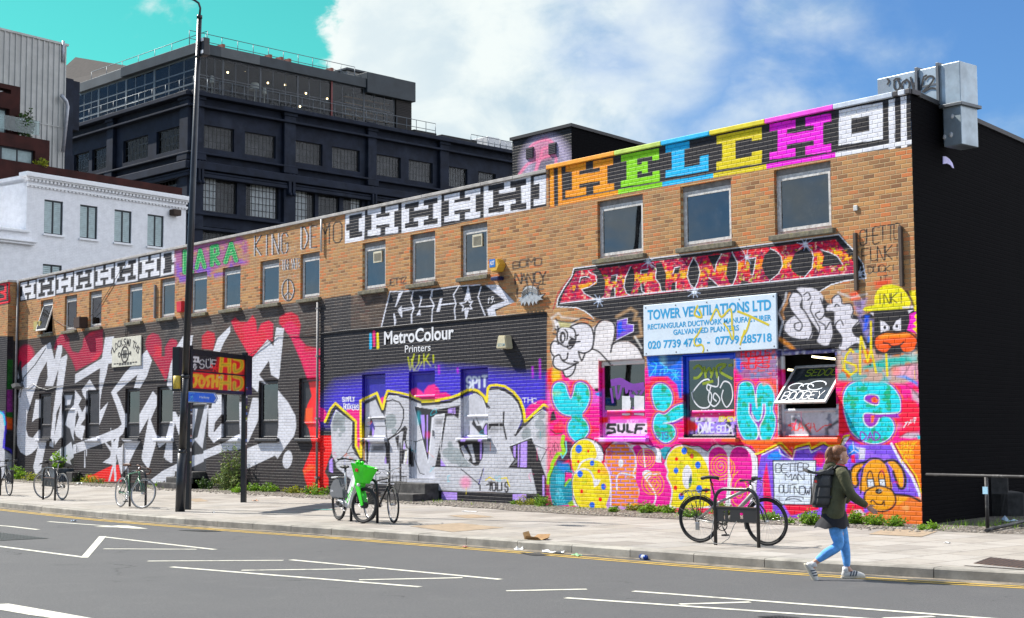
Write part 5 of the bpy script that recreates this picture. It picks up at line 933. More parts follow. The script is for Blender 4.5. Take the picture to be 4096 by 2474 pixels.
PSP = mat('violet_spray', (.17,.03,.33),.6); WSP = mat('white_spray', (.66,.68,.72),.6); LSP = mat('lime_spray', (.22,.30,.005),.6)
pane_tag([[(790,1120),(815,1300)],[(850,1090),(870,1250),(900,1180),(920,1090)],[(930,1110),(960,1060),(980,1180),(1000,1100),(1040,1160)],[(1080,1220),(1020,1200),(1060,1130),(1110,1190)],[(1150,1110),(1190,1120),(1140,1200)]],6, PSP, .035); pane_tag([[(790,1060),(900,1040),(980,1080),(1060,1110),(1190,1090)]],6, PSP, .08); pane_tag([[(1180,1240),(1190,1340),(1130,1390),(1050,1350)]],6, PSP, .02)
for j in range(9): pane_tag([[(925,1228+j*25),(990+rnd_(j)*30,1232+j*25),(1020,1226+j*25)],[(1070,1225+j*25),(1190,1232+j*25)]],6, WSP, .028,.0845)
pane_tag([[(640,410),(700,370),(750,430),(700,510),(640,520)],[(770,380),(790,520)],[(780,470),(830,400),(860,470),(890,390),(850,520)],[(930,520),(920,380),(1030,360),(960,440),(1110,530)],[(1060,370),(1110,360)],[(750,590),(880,555)]],9, LSP, .03)
pane_tag([[(630,690),(740,560),(830,540),(800,640),(860,720),(830,860),(720,870),(640,780),(620,690)],[(850,620),(820,780),(890,860),(960,780),(900,700),(880,760),(920,800)],[(940,500),(930,620),(820,600)],[(960,640),(1010,560),(1090,600),(1110,760),(1040,870),(980,760),(1000,660)],[(690,920),(720,950)],[(740,900),(760,950),(790,905)],[(820,900),(860,950),(880,900),(930,930),(960,950)]],9, WSP, .016)
x0, x1 = loC[2]; z0, z1 = LOZ
w = pframe('window', [(x0+.003,x0+.075,z0+.004,z1-.004,.07,.13),(x1-.05,x1-.003,z0+.004,z1-.004,.07,.13),(x0+.075,x1-.05,z1-.09,z1-.004,.07,.13),(x0+.075,x1-.05,z0+.004,z0+.05,.07,.13),(x0+.075,x1-.05,2.16,2.23,.07,.13)], FRAMEP, bC)
panel('lower_board', x0+.075, x1-.05, z0+.05,2.16,.09, BOARD, w)
pframe('sill', [(x0-.09,x1+.09,z0-.105,z0-.003,-.09,.06)], FRAMEP, w)
def on_x(px, py, x):
 d = ray(px, py); t = (x-CAM[0])/d[0]; return CAM+d*t
pb = on_x(*nat(11,(262,96)), x0+.09); pt = on_x(*nat(10,(545,1095)), x0+.09)
pt[1] = max(pt[1],.12)
sx0, sx1 = x0+.09, x1-.06; e1 = Vector((0, pt[1]-pb[1], pt[2]-pb[2])); n1 = e1.length; e1.normalize(); en = Vector((0,-e1.z, e1.y))
Ms = Matrix(((1,0,0,sx0),(0,en.y,e1.y,pb[1]),(0,en.z,e1.z,pb[2]),(0,0,0,1)))
s = MB(); W_ = sx1-sx0
for q in ((0,.05,0,n1),(W_-.05,W_,0,n1),(.05,W_-.05,0,.06),(.05,W_-.05,n1-.05,n1)): s.box((q[0],-.02,q[2]),(q[1],.02,q[3]))
sash = s.build('sash', WFR, w); sash.matrix_local = Ms
g = MB(); g.box((.05,-.004,.06),(W_-.05,.004,n1-.05)); pn = g.build('pane', mat('painted_dark_glass', (.035,.042,.045),.08, spec=.8, dirt=((.3,.3,.32),.5)), w); pn.matrix_local = Ms
TG = MB()
def gl_strokes(mb, txt, x, z, wd, h, r, y=.012, jit=.05):
 rnd = random.Random(txt)
 for k, ch in enumerate(txt):
  for st in GL.get(ch.upper(), '').split(';'):
   pts = [(x+wd*(k+.1+.8*int(c[0])/4), y, z+h*int(c[1])/6+rnd.uniform(-jit,jit)*h) for c in st.split()]
   if len(pts) > 1: mb.tube(pts, r, 5)
gl_strokes(TG, 'BOOGEY', .1,.09,.16,.2,.009); t_ = flat(TG, .009).build('scribble', mat('white_marker', (.8,.8,.82),.5), w); t_.matrix_local = Ms
TG = MB(); gl_strokes(TG, 'SEDOG', .35, n1-.27,.15,.16,.013); t_ = flat(TG, .009).build('scribble', mat('lime_marker', (.25,.32,.01),.5), w); t_.matrix_local = Ms
TG = MB()
for c, r_ in (((.3,.42),.13),((.55,.40),.13),((.78,.44),.16)): TG.tube([(c[0]+r_*1.3*math.cos(t),.012, c[1]+r_*.7*math.sin(t)) for t in np.linspace(0,5.6,16)],.012,5)
t_ = flat(TG, .009).build('scribble', mat('pale_spray', (.55,.6,.66),.6), w); t_.matrix_local = Ms
m = MB(); m.tube([(XB-.02,-.06,.2),(XB-.02,-.06,5.4)],.035,10)
for z in (.6,2.2,3.9,5.2): m.box((XB-.075,-.1,z),(XB+.035,0,z+.05))
m.build('drainpipe', PIPE, bA)
m = MB(); m.tube([(XB+.12,-.05,6.78),(XB+.12,-.05,7.68)],.03,8); m.build('drainpipe', mat('white_pipe', (.55,.53,.5),.5), bB)
m = MB(); m.tube([(XA+.1,-.07,.2),(XA+.1,-.07,7.66)],.045,10); m.build('drainpipe', PIPE, bA)
def wall_cable(par, f, pts, r=.012, mm=BLKPL):
 m = MB(); q = [(*[fy(f, *p)[0]],-.025, fy(f, *p)[1]) for p in pts]; m.tube(q, r, 6); m.build('cable', mm, par)
wall_cable(bA, 1,[(50,508),(240,512),(420,490),(560,478),(800,462),(930,452),(1200,440),(1440,428)]); wall_cable(bA, 1,[(60,515),(150,505),(190,470),(230,500),(300,520),(420,488)],.01, WFR)
wall_cable(bA, 2,[(60,548),(500,480),(700,350),(900,205),(1228,198)],.008); wall_cable(bB, 5,[(55,488),(300,455),(660,425),(1000,390),(1450,350),(1800,315),(2295,272)],.016)
wall_cable(bA, 1,[(935,10),(928,90)],.012); wall_cable(bA, 1,[(912,930),(908,1240)],.02, PIPE); wall_cable(bA, 1,[(538,960),(538,1020)],.01)
wall_cable(bA, 13,[(325,590),(400,640),(470,665),(560,620),(650,540),(780,330),(880,150)],.008)
for (a, b) in (((485,95),(487,360)),((692,65),(694,340))):
 pa = P5([a])[0]; pb_ = P5([b])[0]; xa, za = on_y(*pa); xb, zb = on_y(*pb_); m = MB(); m.bbox((xa-.035,-.06,zb),(xa+.035,-.001,za),.008); m.build('batten', mat('brown_timber', (.085,.06,.045),.8), bC)
m = MB(); xa, za = fy(13,1100,340); m.box((xa-.03,-.07,fy(13,1100,590)[1]),(xa+.03,0,za)); m.build('batten', PIPE, bA)
TUBE = emit('lit_tube', (1,.86,.5),3.0)
m = MB()
for (f, x, y, x2, y2, yy) in ((17,1665,648,1740,634,1.4),(17,1785,632,1920,610,1.4)):
 p1 = on_y(*nat(f,(x,y)), yy); p2 = on_y(*nat(f,(x2,y2)), yy); m.tube([(p1[0],yy,p1[1]),(p2[0],yy,p2[1])],.03,6)
for (f, x, y, x2, y2, yy) in ((10,740,975,1020,1003,1.2),(10,455,1130,515,1136,1.2)):
 p1 = on_y(*nat(f,(x,y)), yy); p2 = on_y(*nat(f,(x2,y2)), yy); m.tube([(p1[0],yy,p1[1]),(p2[0],yy,p2[1])],.022,6)
m.build('lit_tube', TUBE, bC)
m = MB()
for (f, x, y, x2, y2, yy) in ((14,515,390,558,394,.6),(14,520,565,560,570,.6),(14,255,582,298,586,.6)):
 p1 = on_y(*nat(f,(x,y)), yy); p2 = on_y(*nat(f,(x2,y2)), yy); m.tube([(p1[0],yy,p1[1]),(p2[0],yy,p2[1])],.025,6)
m.build('lit_tube', TUBE, bA)
def inside_card(par, name, f, q, yy, m_, th=.01):
 mb = MB(); pts = [(on_y(*nat(f,p), yy)[0], yy, on_y(*nat(f,p), yy)[1]) for p in q]; mb.prism(pts, (0,th,0)); return mb.build(name, m_, par)
inside_card(bA, 'cardboard', 14,[(778,465),(852,462),(852,600),(778,605)],.16, mat('card_tan', (.42,.33,.17),.9)); inside_card(bA, 'cardboard', 14,[(1062,300),(1108,288),(1108,350),(1062,356)],.16, mat('card_tan', (.42,.33,.17),.9))
inside_card(bA, 'paper_sheet', 13,[(928,378),(950,372),(948,495),(928,500)],.16, mat('pale_paper', (.62,.74,.85),.8)); inside_card(bA, 'paper_sheet', 13,[(948,395),(988,382),(988,482),(948,490)],.17, mat('pale_paper', (.62,.74,.85),.8))
inside_card(bA, 'blind', 14,[(768,345),(780,345),(776,425),(766,430)],.15, mat('pale_paper', (.62,.74,.85),.8))
inside_card(bA, 'blind', 13,[(640,640),(690,520),(690,640)],.17, mat('pale_paper', (.62,.74,.85),.8))
bm = bmesh.new(); n, k = 14,22
pts = {}
for i in range(n):
 for j in range(k):
  t = j/(k-1); xl = 742+(-8 if t > .4 else 0)-14*math.sin(t*5)*.5; xr = 860-10*abs(math.sin(t*7)); X = xl+(xr-xl)*i/(n-1); Y = 630+(640+275-630-i*1.6)*t+ (6-i*1.0)
  x_, z_ = on_y(*nat(17,(X,Y)),.2); pts[i,j] = bm.verts.new((x_, .2+random.uniform(-.028,.028), z_))
for i in range(n-1):
 for j in range(k-1): bm.faces.new((pts[i,j],pts[i+1,j],pts[i+1,j+1],pts[i,j+1]))
MB().bm(bm).build('plastic_sheet', mat('polythene', (.62,.74,.76),.3), bC)
inside_card(bC, 'poster', 17,[(1185,600),(1300,580),(1315,700),(1245,690),(1240,750),(1190,752)],.5, mat('grey_poster', (.2,.22,.26),.7))
for f, q in ((15,[(216,520),(262,512),(262,575),(216,582)]),(15,[(775,425),(828,415),(828,487),(775,495)])):
 o = inside_card(bB, 'extractor_fan', f, q, .05, mat('cream_plastic', (.62,.57,.42),.5),.09)
 x_, z_ = on_y(*nat(f,q[3]),.05); x2, z2 = on_y(*nat(f,q[1]),.05); m = MB()
 for t in range(7): zz = z_+.06+(z2-z_-.12)*t/6; m.box((x_+.04,.042,zz-.012),(x2-.04,.052,zz+.006))
 m.build('grille', mat('grille_slats', (.2,.18,.13),.7), o)  # slats in a darker tan than the casing
# ------------------------------------------------------------------ ground, road, pavement
def ground_mat(name, fn, rough=.85):
 m = bpy.data.materials.new(name); m.use_nodes = True; N = NT(m.node_tree); p = N.n['Principled BSDF']
 tc = N.new('ShaderNodeTexCoord'); v = tc.outputs['Object']; p.inputs['Roughness'].default_value = rough
 c, h, d = fn(N, v); N.put(p, 'Base Color', c)
 if h is not None:
  b = N.new('ShaderNodeBump'); b.inputs['Strength'].default_value = 1; b.inputs['Distance'].default_value = d
  N.l.new(h, b.inputs['Height']); N.l.new(b.outputs[0], p.inputs['Normal'])
 MATS[name] = m; return m
def f_asphalt(N, v):
 n1 = N.noise(v, 85,3,.85); n2 = N.noise(v, .5,5,.6); n3 = N.noise(v, 30,7,.85); n4 = N.noise(v, 2.2,6,.65)
 c = N.ramp(n1,[(.3,(.022,.022,.024)),(.48,(.078,.077,.079)),(.66,(.165,.16,.157)),(.8,(.40,.38,.35))])
 c = N.mix(.5, c, N.ramp(n3,[(.32,(.040,.0395,.041)),(.52,(.092,.091,.092)),(.72,(.20,.195,.185))]))
 c = N.mix(N.math('MULTIPLY', N.smooth(n2,.4,.65),.35), c, (.07,.07,.073,1)); c = N.mix(N.math('MULTIPLY', N.smooth(n4,.5,.75),.25), c, (.14,.136,.13,1))
 vo = N.new('ShaderNodeTexVoronoi', feature='DISTANCE_TO_EDGE'); vo.inputs['Scale'].default_value = .22; mp = N.new('ShaderNodeMapping'); N.l.new(v, mp.inputs[0]); va = N.new('ShaderNodeVectorMath'); N.l.new(v, va.inputs[0]); nn = N.new('ShaderNodeTexNoise'); N.l.new(v, nn.inputs[0]); nn.inputs['Scale'].default_value = 1.5; nn.inputs['Detail'].default_value = 6; N.l.new(nn.outputs['Color'], va.inputs[1]); N.l.new(va.outputs[0], vo.inputs['Vector'])
 cr = N.math('MULTIPLY', N.math('SUBTRACT', 1., N.smooth(vo.outputs['Distance'],.0015,.006)), N.smooth(n2,.5,.62)); c = N.mix(N.math('MULTIPLY', cr, .75), c, (.02,.02,.021,1))
 sp = N.smooth(N.noise(v, 1.1,4,.5),.66,.74); c = N.mix(N.math('MULTIPLY', sp, .4), c, (.05,.05,.052,1))
 return c, N.math('ADD', n1, N.math('MULTIPLY', n3,.5)),.009
def f_slab(N, v):
 mp = N.new('ShaderNodeMapping'); N.l.new(v, mp.inputs[0]); mp.inputs['Rotation'].default_value = (0,0,R(90))
 b = N.new('ShaderNodeTexBrick'); N.l.new(mp.outputs[0], b.inputs['Vector']); b.offset = .5
 for k, x in (('Scale',1),('Mortar Size',.010),('Mortar Smooth',.2),('Brick Width',.9),('Row Height',.68)): b.inputs[k].default_value = x
 b.inputs['Color1'].default_value = (0,0,0,1); b.inputs['Color2'].default_value = (1,1,1,1); b.inputs['Mortar'].default_value = (.5,.5,.5,1)
 c = N.ramp(b.outputs['Color'],[(0,(.22,.195,.17)),(.3,(.35,.32,.285)),(.6,(.30,.265,.225)),(.85,(.38,.35,.315)),(1,(.26,.24,.22))])
 n = N.noise(v, 1.3,7,.65); n2 = N.noise(v, 90,3,.7); n3 = N.noise(v, 5,5,.7)
 c = N.mix(N.math('MULTIPLY', N.smooth(n, .45,.7),.55), c, (.17,.150,.13,1)); c = N.mix(N.math('MULTIPLY', N.smooth(n2,.3,.75),.28), c, (.36,.34,.31,1))
 c = N.mix(N.math('MULTIPLY', N.smooth(n3,.58,.72),.55), c, (.13,.115,.10,1)); gm = N.smooth(N.noise(v, 17,2,.4),.70,.76); c = N.mix(N.math('MULTIPLY', gm, .6), c, (.10,.09,.085,1))
 c = N.mix(N.math('MULTIPLY', b.outputs['Fac'],.75), c, (.075,.068,.06,1))
 return c, N.math('ADD', N.math('MULTIPLY', b.outputs['Fac'],-1.), N.math('MULTIPLY', n2,.25)),.006
def f_cobble(N, v):
 vo = N.new('ShaderNodeTexVoronoi'); N.l.new(v, vo.inputs['Vector']); vo.inputs['Scale'].default_value = 15; vo.inputs['Randomness'].default_value = .85
 vd = N.new('ShaderNodeTexVoronoi', feature='DISTANCE_TO_EDGE'); N.l.new(v, vd.inputs['Vector']); vd.inputs['Scale'].default_value = 15; vd.inputs['Randomness'].default_value = .85
 sp = N.new('ShaderNodeSeparateColor'); N.l.new(vo.outputs['Color'], sp.inputs[0])
 c = N.ramp(sp.outputs[0],[(0,(.15,.12,.095)),(.3,(.27,.225,.175)),(.6,(.34,.30,.25)),(.85,(.24,.205,.18)),(1,(.44,.42,.38))])
 e = N.smooth(vd.outputs['Distance'],.0,.16); c = N.mix(e, (.045,.038,.03,1), c)
 h = N.math('SUBTRACT', 1., N.math('MULTIPLY', vo.outputs['Distance'], vo.outputs['Distance']))
 return c, N.math('MULTIPLY', h, e),.05
def f_earth(N, v):
 n = N.noise(v, 5,8,.7); n2 = N.noise(v, 40,5,.7)
 c = N.ramp(n, [(.3,(.035,.03,.024)),(.5,(.10,.085,.065)),(.7,(.19,.17,.14))]); c = N.mix(N.math('MULTIPLY', N.smooth(n2,.55,.7),.6), c, (.30,.28,.25,1))
 return c, N.math('ADD', n, n2),.05
ASPH = ground_mat('asphalt', f_asphalt); SLAB = ground_mat('paving_slabs', f_slab, .8); COBB = ground_mat('cobbles', f_cobble, .75); EARTH = ground_mat('rubble_earth', f_earth)
GRAN = mat('granite_kerb', (.28,.26,.225),.8, var=.28, scale=3, bump=.004, bscale=70, dirt=((.09,.08,.07),.5), island=.10)
ROADW = mat('white_road_paint', (.60,.58,.49),.7, var=.12, scale=9, dirt=((.16,.155,.15),.75), bump=.003, bscale=90)
ROADY = mat('yellow_road_paint', (.52,.33,.045),.7, var=.2, scale=6, dirt=((.12,.10,.07),.8), bump=.003, bscale=90)
def st(o, lab=None): o['kind'] = 'structure'; return o
m = MB(); m.add([(-600,-500,-.03),(600,-500,-.03),(600,700,-.03),(-600,700,-.03)],[(0,1,2,3)]); st(m.build('ground', EARTH))
KP = [(-160,-7.2),(-60,-7.5),(-40,-7.6),(-22,-7.68),(-15,-7.92),(-11,-7.72),(-6.7,-7.3),(-2,-6.98),(1.5,-6.83),(3.5,-6.58),(5.5,-6.1),(9,-5.2),(20,-2.2),(60,9)]
KX = np.concatenate([np.linspace(-160,-30,40), np.linspace(-29.5,12,180), np.linspace(13,60,30)])
def sm_interp(x):
 a, b = zip(*KP); r = np.zeros_like(x)
 for o in np.linspace(-1.3,1.3,9): r += np.interp(x+o, a, b)/9
 return r
KY = sm_interp(KX)
def kerb_off(d):
 """the kerb line moved by d towards the road"""
 tx = np.gradient(KX); ty = np.gradient(KY); l = np.hypot(tx, ty); return KX+ty/l*d, KY-tx/l*d
def strip(name, A, B, za, zb, m):
 mb = MB(); n = len(A[0]); vs = [(A[0][i], A[1][i], za) for i in range(n)]+[(B[0][i], B[1][i], zb) for i in range(n)]
 mb.add(vs, [(i, i+1, n+i+1, n+i) for i in range(n-1)]); return mb.build(name, m)
st(strip('road', (KX, np.full_like(KX,-90)), kerb_off(-.1),0,0, ASPH))
K3 = kerb_off(-.29); st(strip('pavement', K3,(K3[0], np.maximum(np.full_like(K3[1],-.0), K3[1]+.5)),.1295,.166, SLAB))
m = MB(); L_ = np.concatenate([[0], np.cumsum(np.hypot(np.diff(KX), np.diff(KY)))]); s0 = 0
KO, KI = kerb_off(0), kerb_off(-.3)
at_ = lambda K_, s: Vector((np.interp(s, L_, K_[0]), np.interp(s, L_, K_[1]),0))
s0 = np.interp(-45, KX, L_); s1 = np.interp(25, KX, L_)
while s0 < s1:
 e = s0+1.18-.012; a, b, c, d = at_(KO,s0), at_(KO,e), at_(KI,e), at_(KI,s0); up = Vector((0,0,.134+random.uniform(-.003,.003))); dn = Vector((0,0,-.05)); ch = Vector((0,0,-.018))
 i_ = (d-a).normalized()*.018
 vs = [a+dn,b+dn,c+dn,d+dn, a+up+ch,b+up+ch, a+up+i_,b+up+i_, c+up,d+up]
 m.add(vs, [(0,1,5,4),(4,5,7,6),(6,7,8,9),(0,4,6,9,3),(1,2,8,7,5),(2,3,9,8)]); s0 += 1.18
st(m.build('kerb', GRAN))
m = MB(); A = kerb_off(.0); n = len(KX); wv = [.10+.09*math.sin(i*.37)+.06*math.sin(i*1.3)+.05*random.random() for i in range(n)]
B = (A[0]+0, A[1]-np.array([max(.03,w) for w in wv])); st(strip('gutter_silt', B, A, .003,.012, mat('gutter_silt', (.20,.17,.13),.95, var=.4, scale=5, bump=.01, bscale=40)))
for d0, d1 in ((.26,.34),(.44,.52)):
 A = kerb_off(d1); B = kerb_off(d0); st(strip('road_marking', A, B, .004,.004, ROADY))
MK = MB()
def mk_line(pts, w=.1):
 q = [Vector((*fz(f, x, y, .004),.004)) for f, x, y in pts]
 for a, b in zip(q[:-1], q[1:]):
  d = (b-a).normalized(); n_ = Vector((-d.y, d.x, 0))*w/2; MK.add([a-n_, b-n_, b+n_, a+n_],[(0,1,2,3)])
def mk_poly(f, pts): q = [Vector((*fz(f, x, y, .004),.0045)) for x, y in pts]; MK.add(q, [tuple(range(len(q)))])
mk_line([(23,-260,470),(23,590,580)]); mk_poly(23,[(568,583),(620,583),(748,433),(698,433)]); mk_line([(23,722,436),(23,1515,526)]); mk_line([(23,730,521),(23,1385,524)]); mk_line([(23,1040,607),(23,1995,602)])
mk_line([(23,1205,648),(24,790,736)]); mk_line([(23,2045,598),(24,1318,687)]); mk_line([(23,1700,672),(24,430,617)]); mk_line([(24,388,690),(24,1068,676)]); mk_line([(24,1355,762),(24,1885,751)])
mk_line([(24,1745,808),(25,1400,1192),(25,2300,1255)]); mk_line([(24,2190,764),(25,2200,1190),(25,2700,1228)]); mk_line([(25,195,1099),(25,660,1085)]); mk_line([(25,1540,1192),(25,1870,1180)])
mk_poly(23,[(-200,880),(0,910),(60,907),(400,966),(660,1012),(420,1016),(200,985),(0,950),(-200,915)])
mk_line([(23,340,329),(23,560,346),(23,800,362)]); mk_poly(23,[(660,366),(830,357),(900,357),(1045,380),(930,378),(820,370)]); mk_line([(23,-80,352),(23,60,362),(23,268,386)])
st(MK.build('road_marking', ROADW))
cob = [(-60,-1.2),(-36,-1.35),(-26,-1.0),(-13,-1.25),(-7.6,-1.75),(-4.8,-1.5),(-1.8,-1.45),(.6,-.95),(3.5,-.55),(9,.2)]
cx = np.linspace(-60,9,160); cy = np.interp(cx, *zip(*cob))+.05*np.sin(cx*3)
st(strip('cobble_strip', (cx, cy),(cx, np.full_like(cx, .02)+np.clip(cx,0,9)*.3),.166,.19, COBB))
m = MB(); yx = np.linspace(.0,30,30); m.add([(-5,.02,.172),(30,.3,.172),(30,40,.172),(-9,40,.172)],[(0,1,2,3)]); st(m.build('yard', EARTH))
TAN = mat('tan_slab', (.30,.225,.15),.85, var=.2, scale=6, bump=.003); IRON = mat('rusty_iron', (.21,.12,.085),.75,.2, var=.4, scale=20); DIRON = mat('dark_iron', (.05,.05,.052),.55,.4, var=.3, scale=20)
def cover(name, f, q, m_, label, cat='manhole cover', z=.13, grid=0, frame=None, gcol=None):
 p = [Vector((*fz(f, x, y, z), z)) for x, y in q]; p = [v+Vector((0,0,.004 if z < .05 else .004+.0055*max(0,(v.y+7)))) for v in p]
 mb = MB(); mb.add(p, [(0,1,2,3)]); ms = [m_]
 if grid:
  ms.append(gcol or DIRON)
  for i in range(grid):
   for (a, b, c, d) in ((p[0],p[1],p[3],p[2]),(p[0],p[3],p[1],p[2])):
    t = (i+.5)/grid; u = a.lerp(c, t); w = b.lerp(d, t); n_ = (w-u).normalized().cross(Vector((0,0,1)))*.009
    zz = Vector((0,0,.006)); mb.add([u-n_+zz, w-n_+zz, w+n_+zz, u+n_+zz],[(0,1,2,3)],1)
 o = mb.build(name, ms); return tag(o, label, cat)
cover('manhole_cover', 23,[(-300,428),(-20,466),(345,449),(0,408)], DIRON, 'dark patterned iron cover in the road at the left edge', z=0, grid=14, gcol=mat('worn_iron',(.14,.14,.14),.5,.3))
cover('manhole_cover', 23,[(1245,392),(1440,403),(1570,400),(1440,390)], DIRON, 'thin dark iron cover in the road right of the white arrow', z=0, grid=6)
cover('manhole_cover', 25,[(700,1185),(860,1200),(1000,1195),(850,1178)], DIRON, 'round-looking dark cover at the bottom edge of the road', z=0, grid=6)
cover('drain_grate', 24,[(1445,516),(1530,533),(1645,530),(1560,515)], DIRON, 'gully grate interrupting the double yellow lines below the cardboard', 'drain', z=0, grid=7, gcol=mat('worn_iron',(.14,.14,.14),.5,.3))
cover('drain_surround', 25,[(2060,848),(2470,876),(2600,840),(2225,797)], SLAB, 'tan brick surround of the rusty pavement grate', 'paving')
cover('drain_grate', 25,[(2130,836),(2500,872),(2600,836),(2240,799)], IRON, 'rusty diamond-pattern grate in the pavement at the right edge', 'drain', z=.134, grid=12)
cover('pavement_cover', 24,[(720,340),(1000,378),(1340,352),(1050,322)], TAN, 'tan slab cover in the pavement right of the parked bicycles', 'manhole cover', grid=0)
cover('pavement_cover', 24,[(975,275),(1100,292),(1275,285),(1140,268)], TAN, 'narrow tan cover in the pavement before the printers doorstep', 'manhole cover', grid=0)
cover('pavement_cover', 25,[(1440,650),(1790,668),(1895,634),(1560,614)], TAN, 'tan slab in the pavement in front of the dog painting', 'manhole cover')
cover('pavement_cover', 23,[(1320,176),(1375,197),(1470,192),(1410,173)], TAN, 'tan cover in the pavement just right of the lamp post', 'manhole cover')
# ------------------------------------------------------------------ buildings behind
class Face:
 """a vertical plane: local x along it (to the right as seen), y away from the street, z up"""
 def __init__(s, px, depth, d, py=1500):
  r = ray(px, py); t = depth/(r@FWD); p = CAM+r*t; s.o = np.array([p[0], p[1],0.]); s.set(d)
 def set(s, d):
  d = np.array([d[0], d[1],0.]); s.d = d/np.linalg.norm(d); s.n = np.array([-s.d[1], s.d[0],0.])
  if s.n@(s.o-CAM) < 0: s.n = -s.n
  s.M = Matrix(((s.d[0], s.n[0],0, s.o[0]),(s.d[1], s.n[1],0, s.o[1]),(0,0,1,0),(0,0,0,1)))
 def at(s, f, x, y, off=0.):
  p = nat(f, (x, y)); r = ray(*p); o = s.o+s.n*off; t = ((o-CAM)@s.n)/(r@s.n); q = CAM+r*t; return (q-s.o)@s.d, q[2]
def holed(mb, s0, s1, z0, z1, holes, y=0., depth=.25, mi=0):
 """wall with rectangular openings and their reveals"""
 xs = sorted(set([s0,s1]+[v for h in holes for v in h[:2] if s0 < v < s1])); zs = sorted(set([z0,z1]+[v for h in holes for v in h[2:] if z0 < v < z1]))
 for i in range(len(xs)-1):
  for j in range(len(zs)-1):
   cx, cz = (xs[i]+xs[i+1])/2,(zs[j]+zs[j+1])/2
   if any(h[0] < cx < h[1] and h[2] < cz < h[3] for h in holes): continue
   mb.add([(xs[i],y,zs[j]),(xs[i+1],y,zs[j]),(xs[i+1],y,zs[j+1]),(xs[i],y,zs[j+1])],[(0,1,2,3)], mi)
 for h in holes:
  a, b, c, d = h
  mb.add([(a,y,c),(b,y,c),(b,y,d),(a,y,d),(a,y+depth,c),(b,y+depth,c),(b,y+depth,d),(a,y+depth,d)],[(0,4,5,1),(1,5,6,2),(2,6,7,3),(3,7,4,0)], mi)
GLD = glass('dark_building_glass', tint=(.84,.86,.87), ior=1.25, dirt=.05)
TEA = mat('blue_black_paint', (.0115,.0165,.031),.7, var=.3, scale=1.2, bump=.008, bscale=14, spec=.2, dirt=((.035,.045,.065),.5)); TEAL2 = mat('slate_metal_sheet', (.022,.031,.038),.55,.2, var=.25, scale=.8, dirt=((.07,.08,.085),.25))
BARM = mat('dark_glazing_bars', (.012,.014,.017),.5); LTSTEEL = mat('pale_steel_mullion', (.11,.13,.14),.5,.3); RAILM = mat('galvanised_rail', (.13,.15,.17),.45,.6)
CURT = mat('white_curtain', (.85,.85,.84),.9, var=.15, scale=5, bump=.03, bscale=6); PALEC = mat('weathered_render', (.17,.16,.165),.9, var=.4, scale=1.5)
def grid_window(par, a, b, c, d, nx, nz, y=.12, bar=.022, fr=.06, mm=None, glass_=None, name='window', thick=.05):
 m = MB(); mm = mm or BARM
 for q in ((a,a+fr,c,d),(b-fr,b,c,d),(a+fr,b-fr,d-fr,d),(a+fr,b-fr,c,c+fr)): m.box((q[0],y,q[2]),(q[1],y+thick,q[3]))
 for i in range(1, nx): x = a+(b-a)*i/nx; m.box((x-bar,y+.008,c+fr),(x+bar,y+thick-.008,d-fr))
 for j in range(1, nz): z = c+(d-c)*j/nz; m.box((a+fr,y+.012,z-bar),(b-fr,y+thick-.012,z+bar))
 w = m.build(name, mm, par); g = MB(); g.box((a+fr,y+.02,c+fr),(b-fr,y+.026,d-fr)); g.build('pane', glass_ or GLD, w); return w
# --- dark blue former warehouse, two faces meeting behind the lamp post
TE_R = Face(755,100,(-.093,.995)); TE_L = Face(755,100,(.997,.077))
tea = thing('warehouse_building', 'big dark blue-black industrial building with a glazed penthouse and roof railings', 'building')
zp = TE_R.at(27,165,545)[1]; z_par = TE_R.at(27,165,508)[1]
sR = TE_R.at(27,2250,1100)[0]; zc0 = TE_R.at(27,300,925)[1]
def hR(x0, yt, yb, x1): a, t = TE_R.at(27, x0, yt); c = TE_R.at(27, x0, yb)[1]; return (a, TE_R.at(27, x1, yt)[0], c, t)
up = [hR(172,648,800,372), hR(440,710,868,632), hR(745,778,915,925), hR(985,832,965,1158), hR(1255,892,1025,1415), hR(1465,942,1070,1615), hR(1703,995,1120,1832), hR(1900,1040,1155,2010)]
zt_, zb_ = np.median([h[3] for h in up]), np.median([h[2] for h in up]); up = [(h[0],h[1],zb_,zt_) for h in up]
lo = [hR(180,1000,1232,390), hR(445,1042,1275,650), hR(757,1105,1310,878), hR(900,1130,1330,1030), hR(1055,1160,1350,1172)]
zt2, zb2 = np.median([h[3] for h in lo]), np.median([h[2] for h in lo]); lo = [(h[0],h[1],zb2,zt2) for h in lo]
dz = zt_-zt2
lw = [(h[0],h[1],zb2-dz*.98,zt2-dz*.98) for h in lo[:2]]
m = MB(); holed(m, 0, sR, 0, z_par, up+lo+lw, 0,.3)
wR = m.build('wall', TEA, tea, TE_R.M)
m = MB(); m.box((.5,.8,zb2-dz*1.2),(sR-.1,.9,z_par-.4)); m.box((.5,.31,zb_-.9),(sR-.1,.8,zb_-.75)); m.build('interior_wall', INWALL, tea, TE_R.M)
def par_at(M): e = bpy.data.objects.new('x', None); return e
ps = [TE_R.at(27, x, 700)[0] for x in (670,1195,1645)]; pe = [TE_R.at(27, x, 700)[0] for x in (742,1248,1700)]
m = MB()
for a, b in [(0.02,TE_R.at(27,168,700)[0])]+list(zip(ps, pe)):
 m.bbox((a,-.32,0),(b,.0,z_par-.25),.04); m.bbox((a-.12,-.44,zb_-1.0),(b+.12,0.,zb_-.45),.05); m.bbox((a-.1,-.42,z_par-.55),(b+.1,0.,z_par+.12),.05)
 w_ = (b-a)
 for k in range(2): x = a+w_*(.2+.35*k); m.bbox((x,-.62,zb_-2.6),(x+w_*.24,-.3,zb_-1.05),.04); m.ball((x+w_*.12,-.62,zb_-2.55),.16,1)
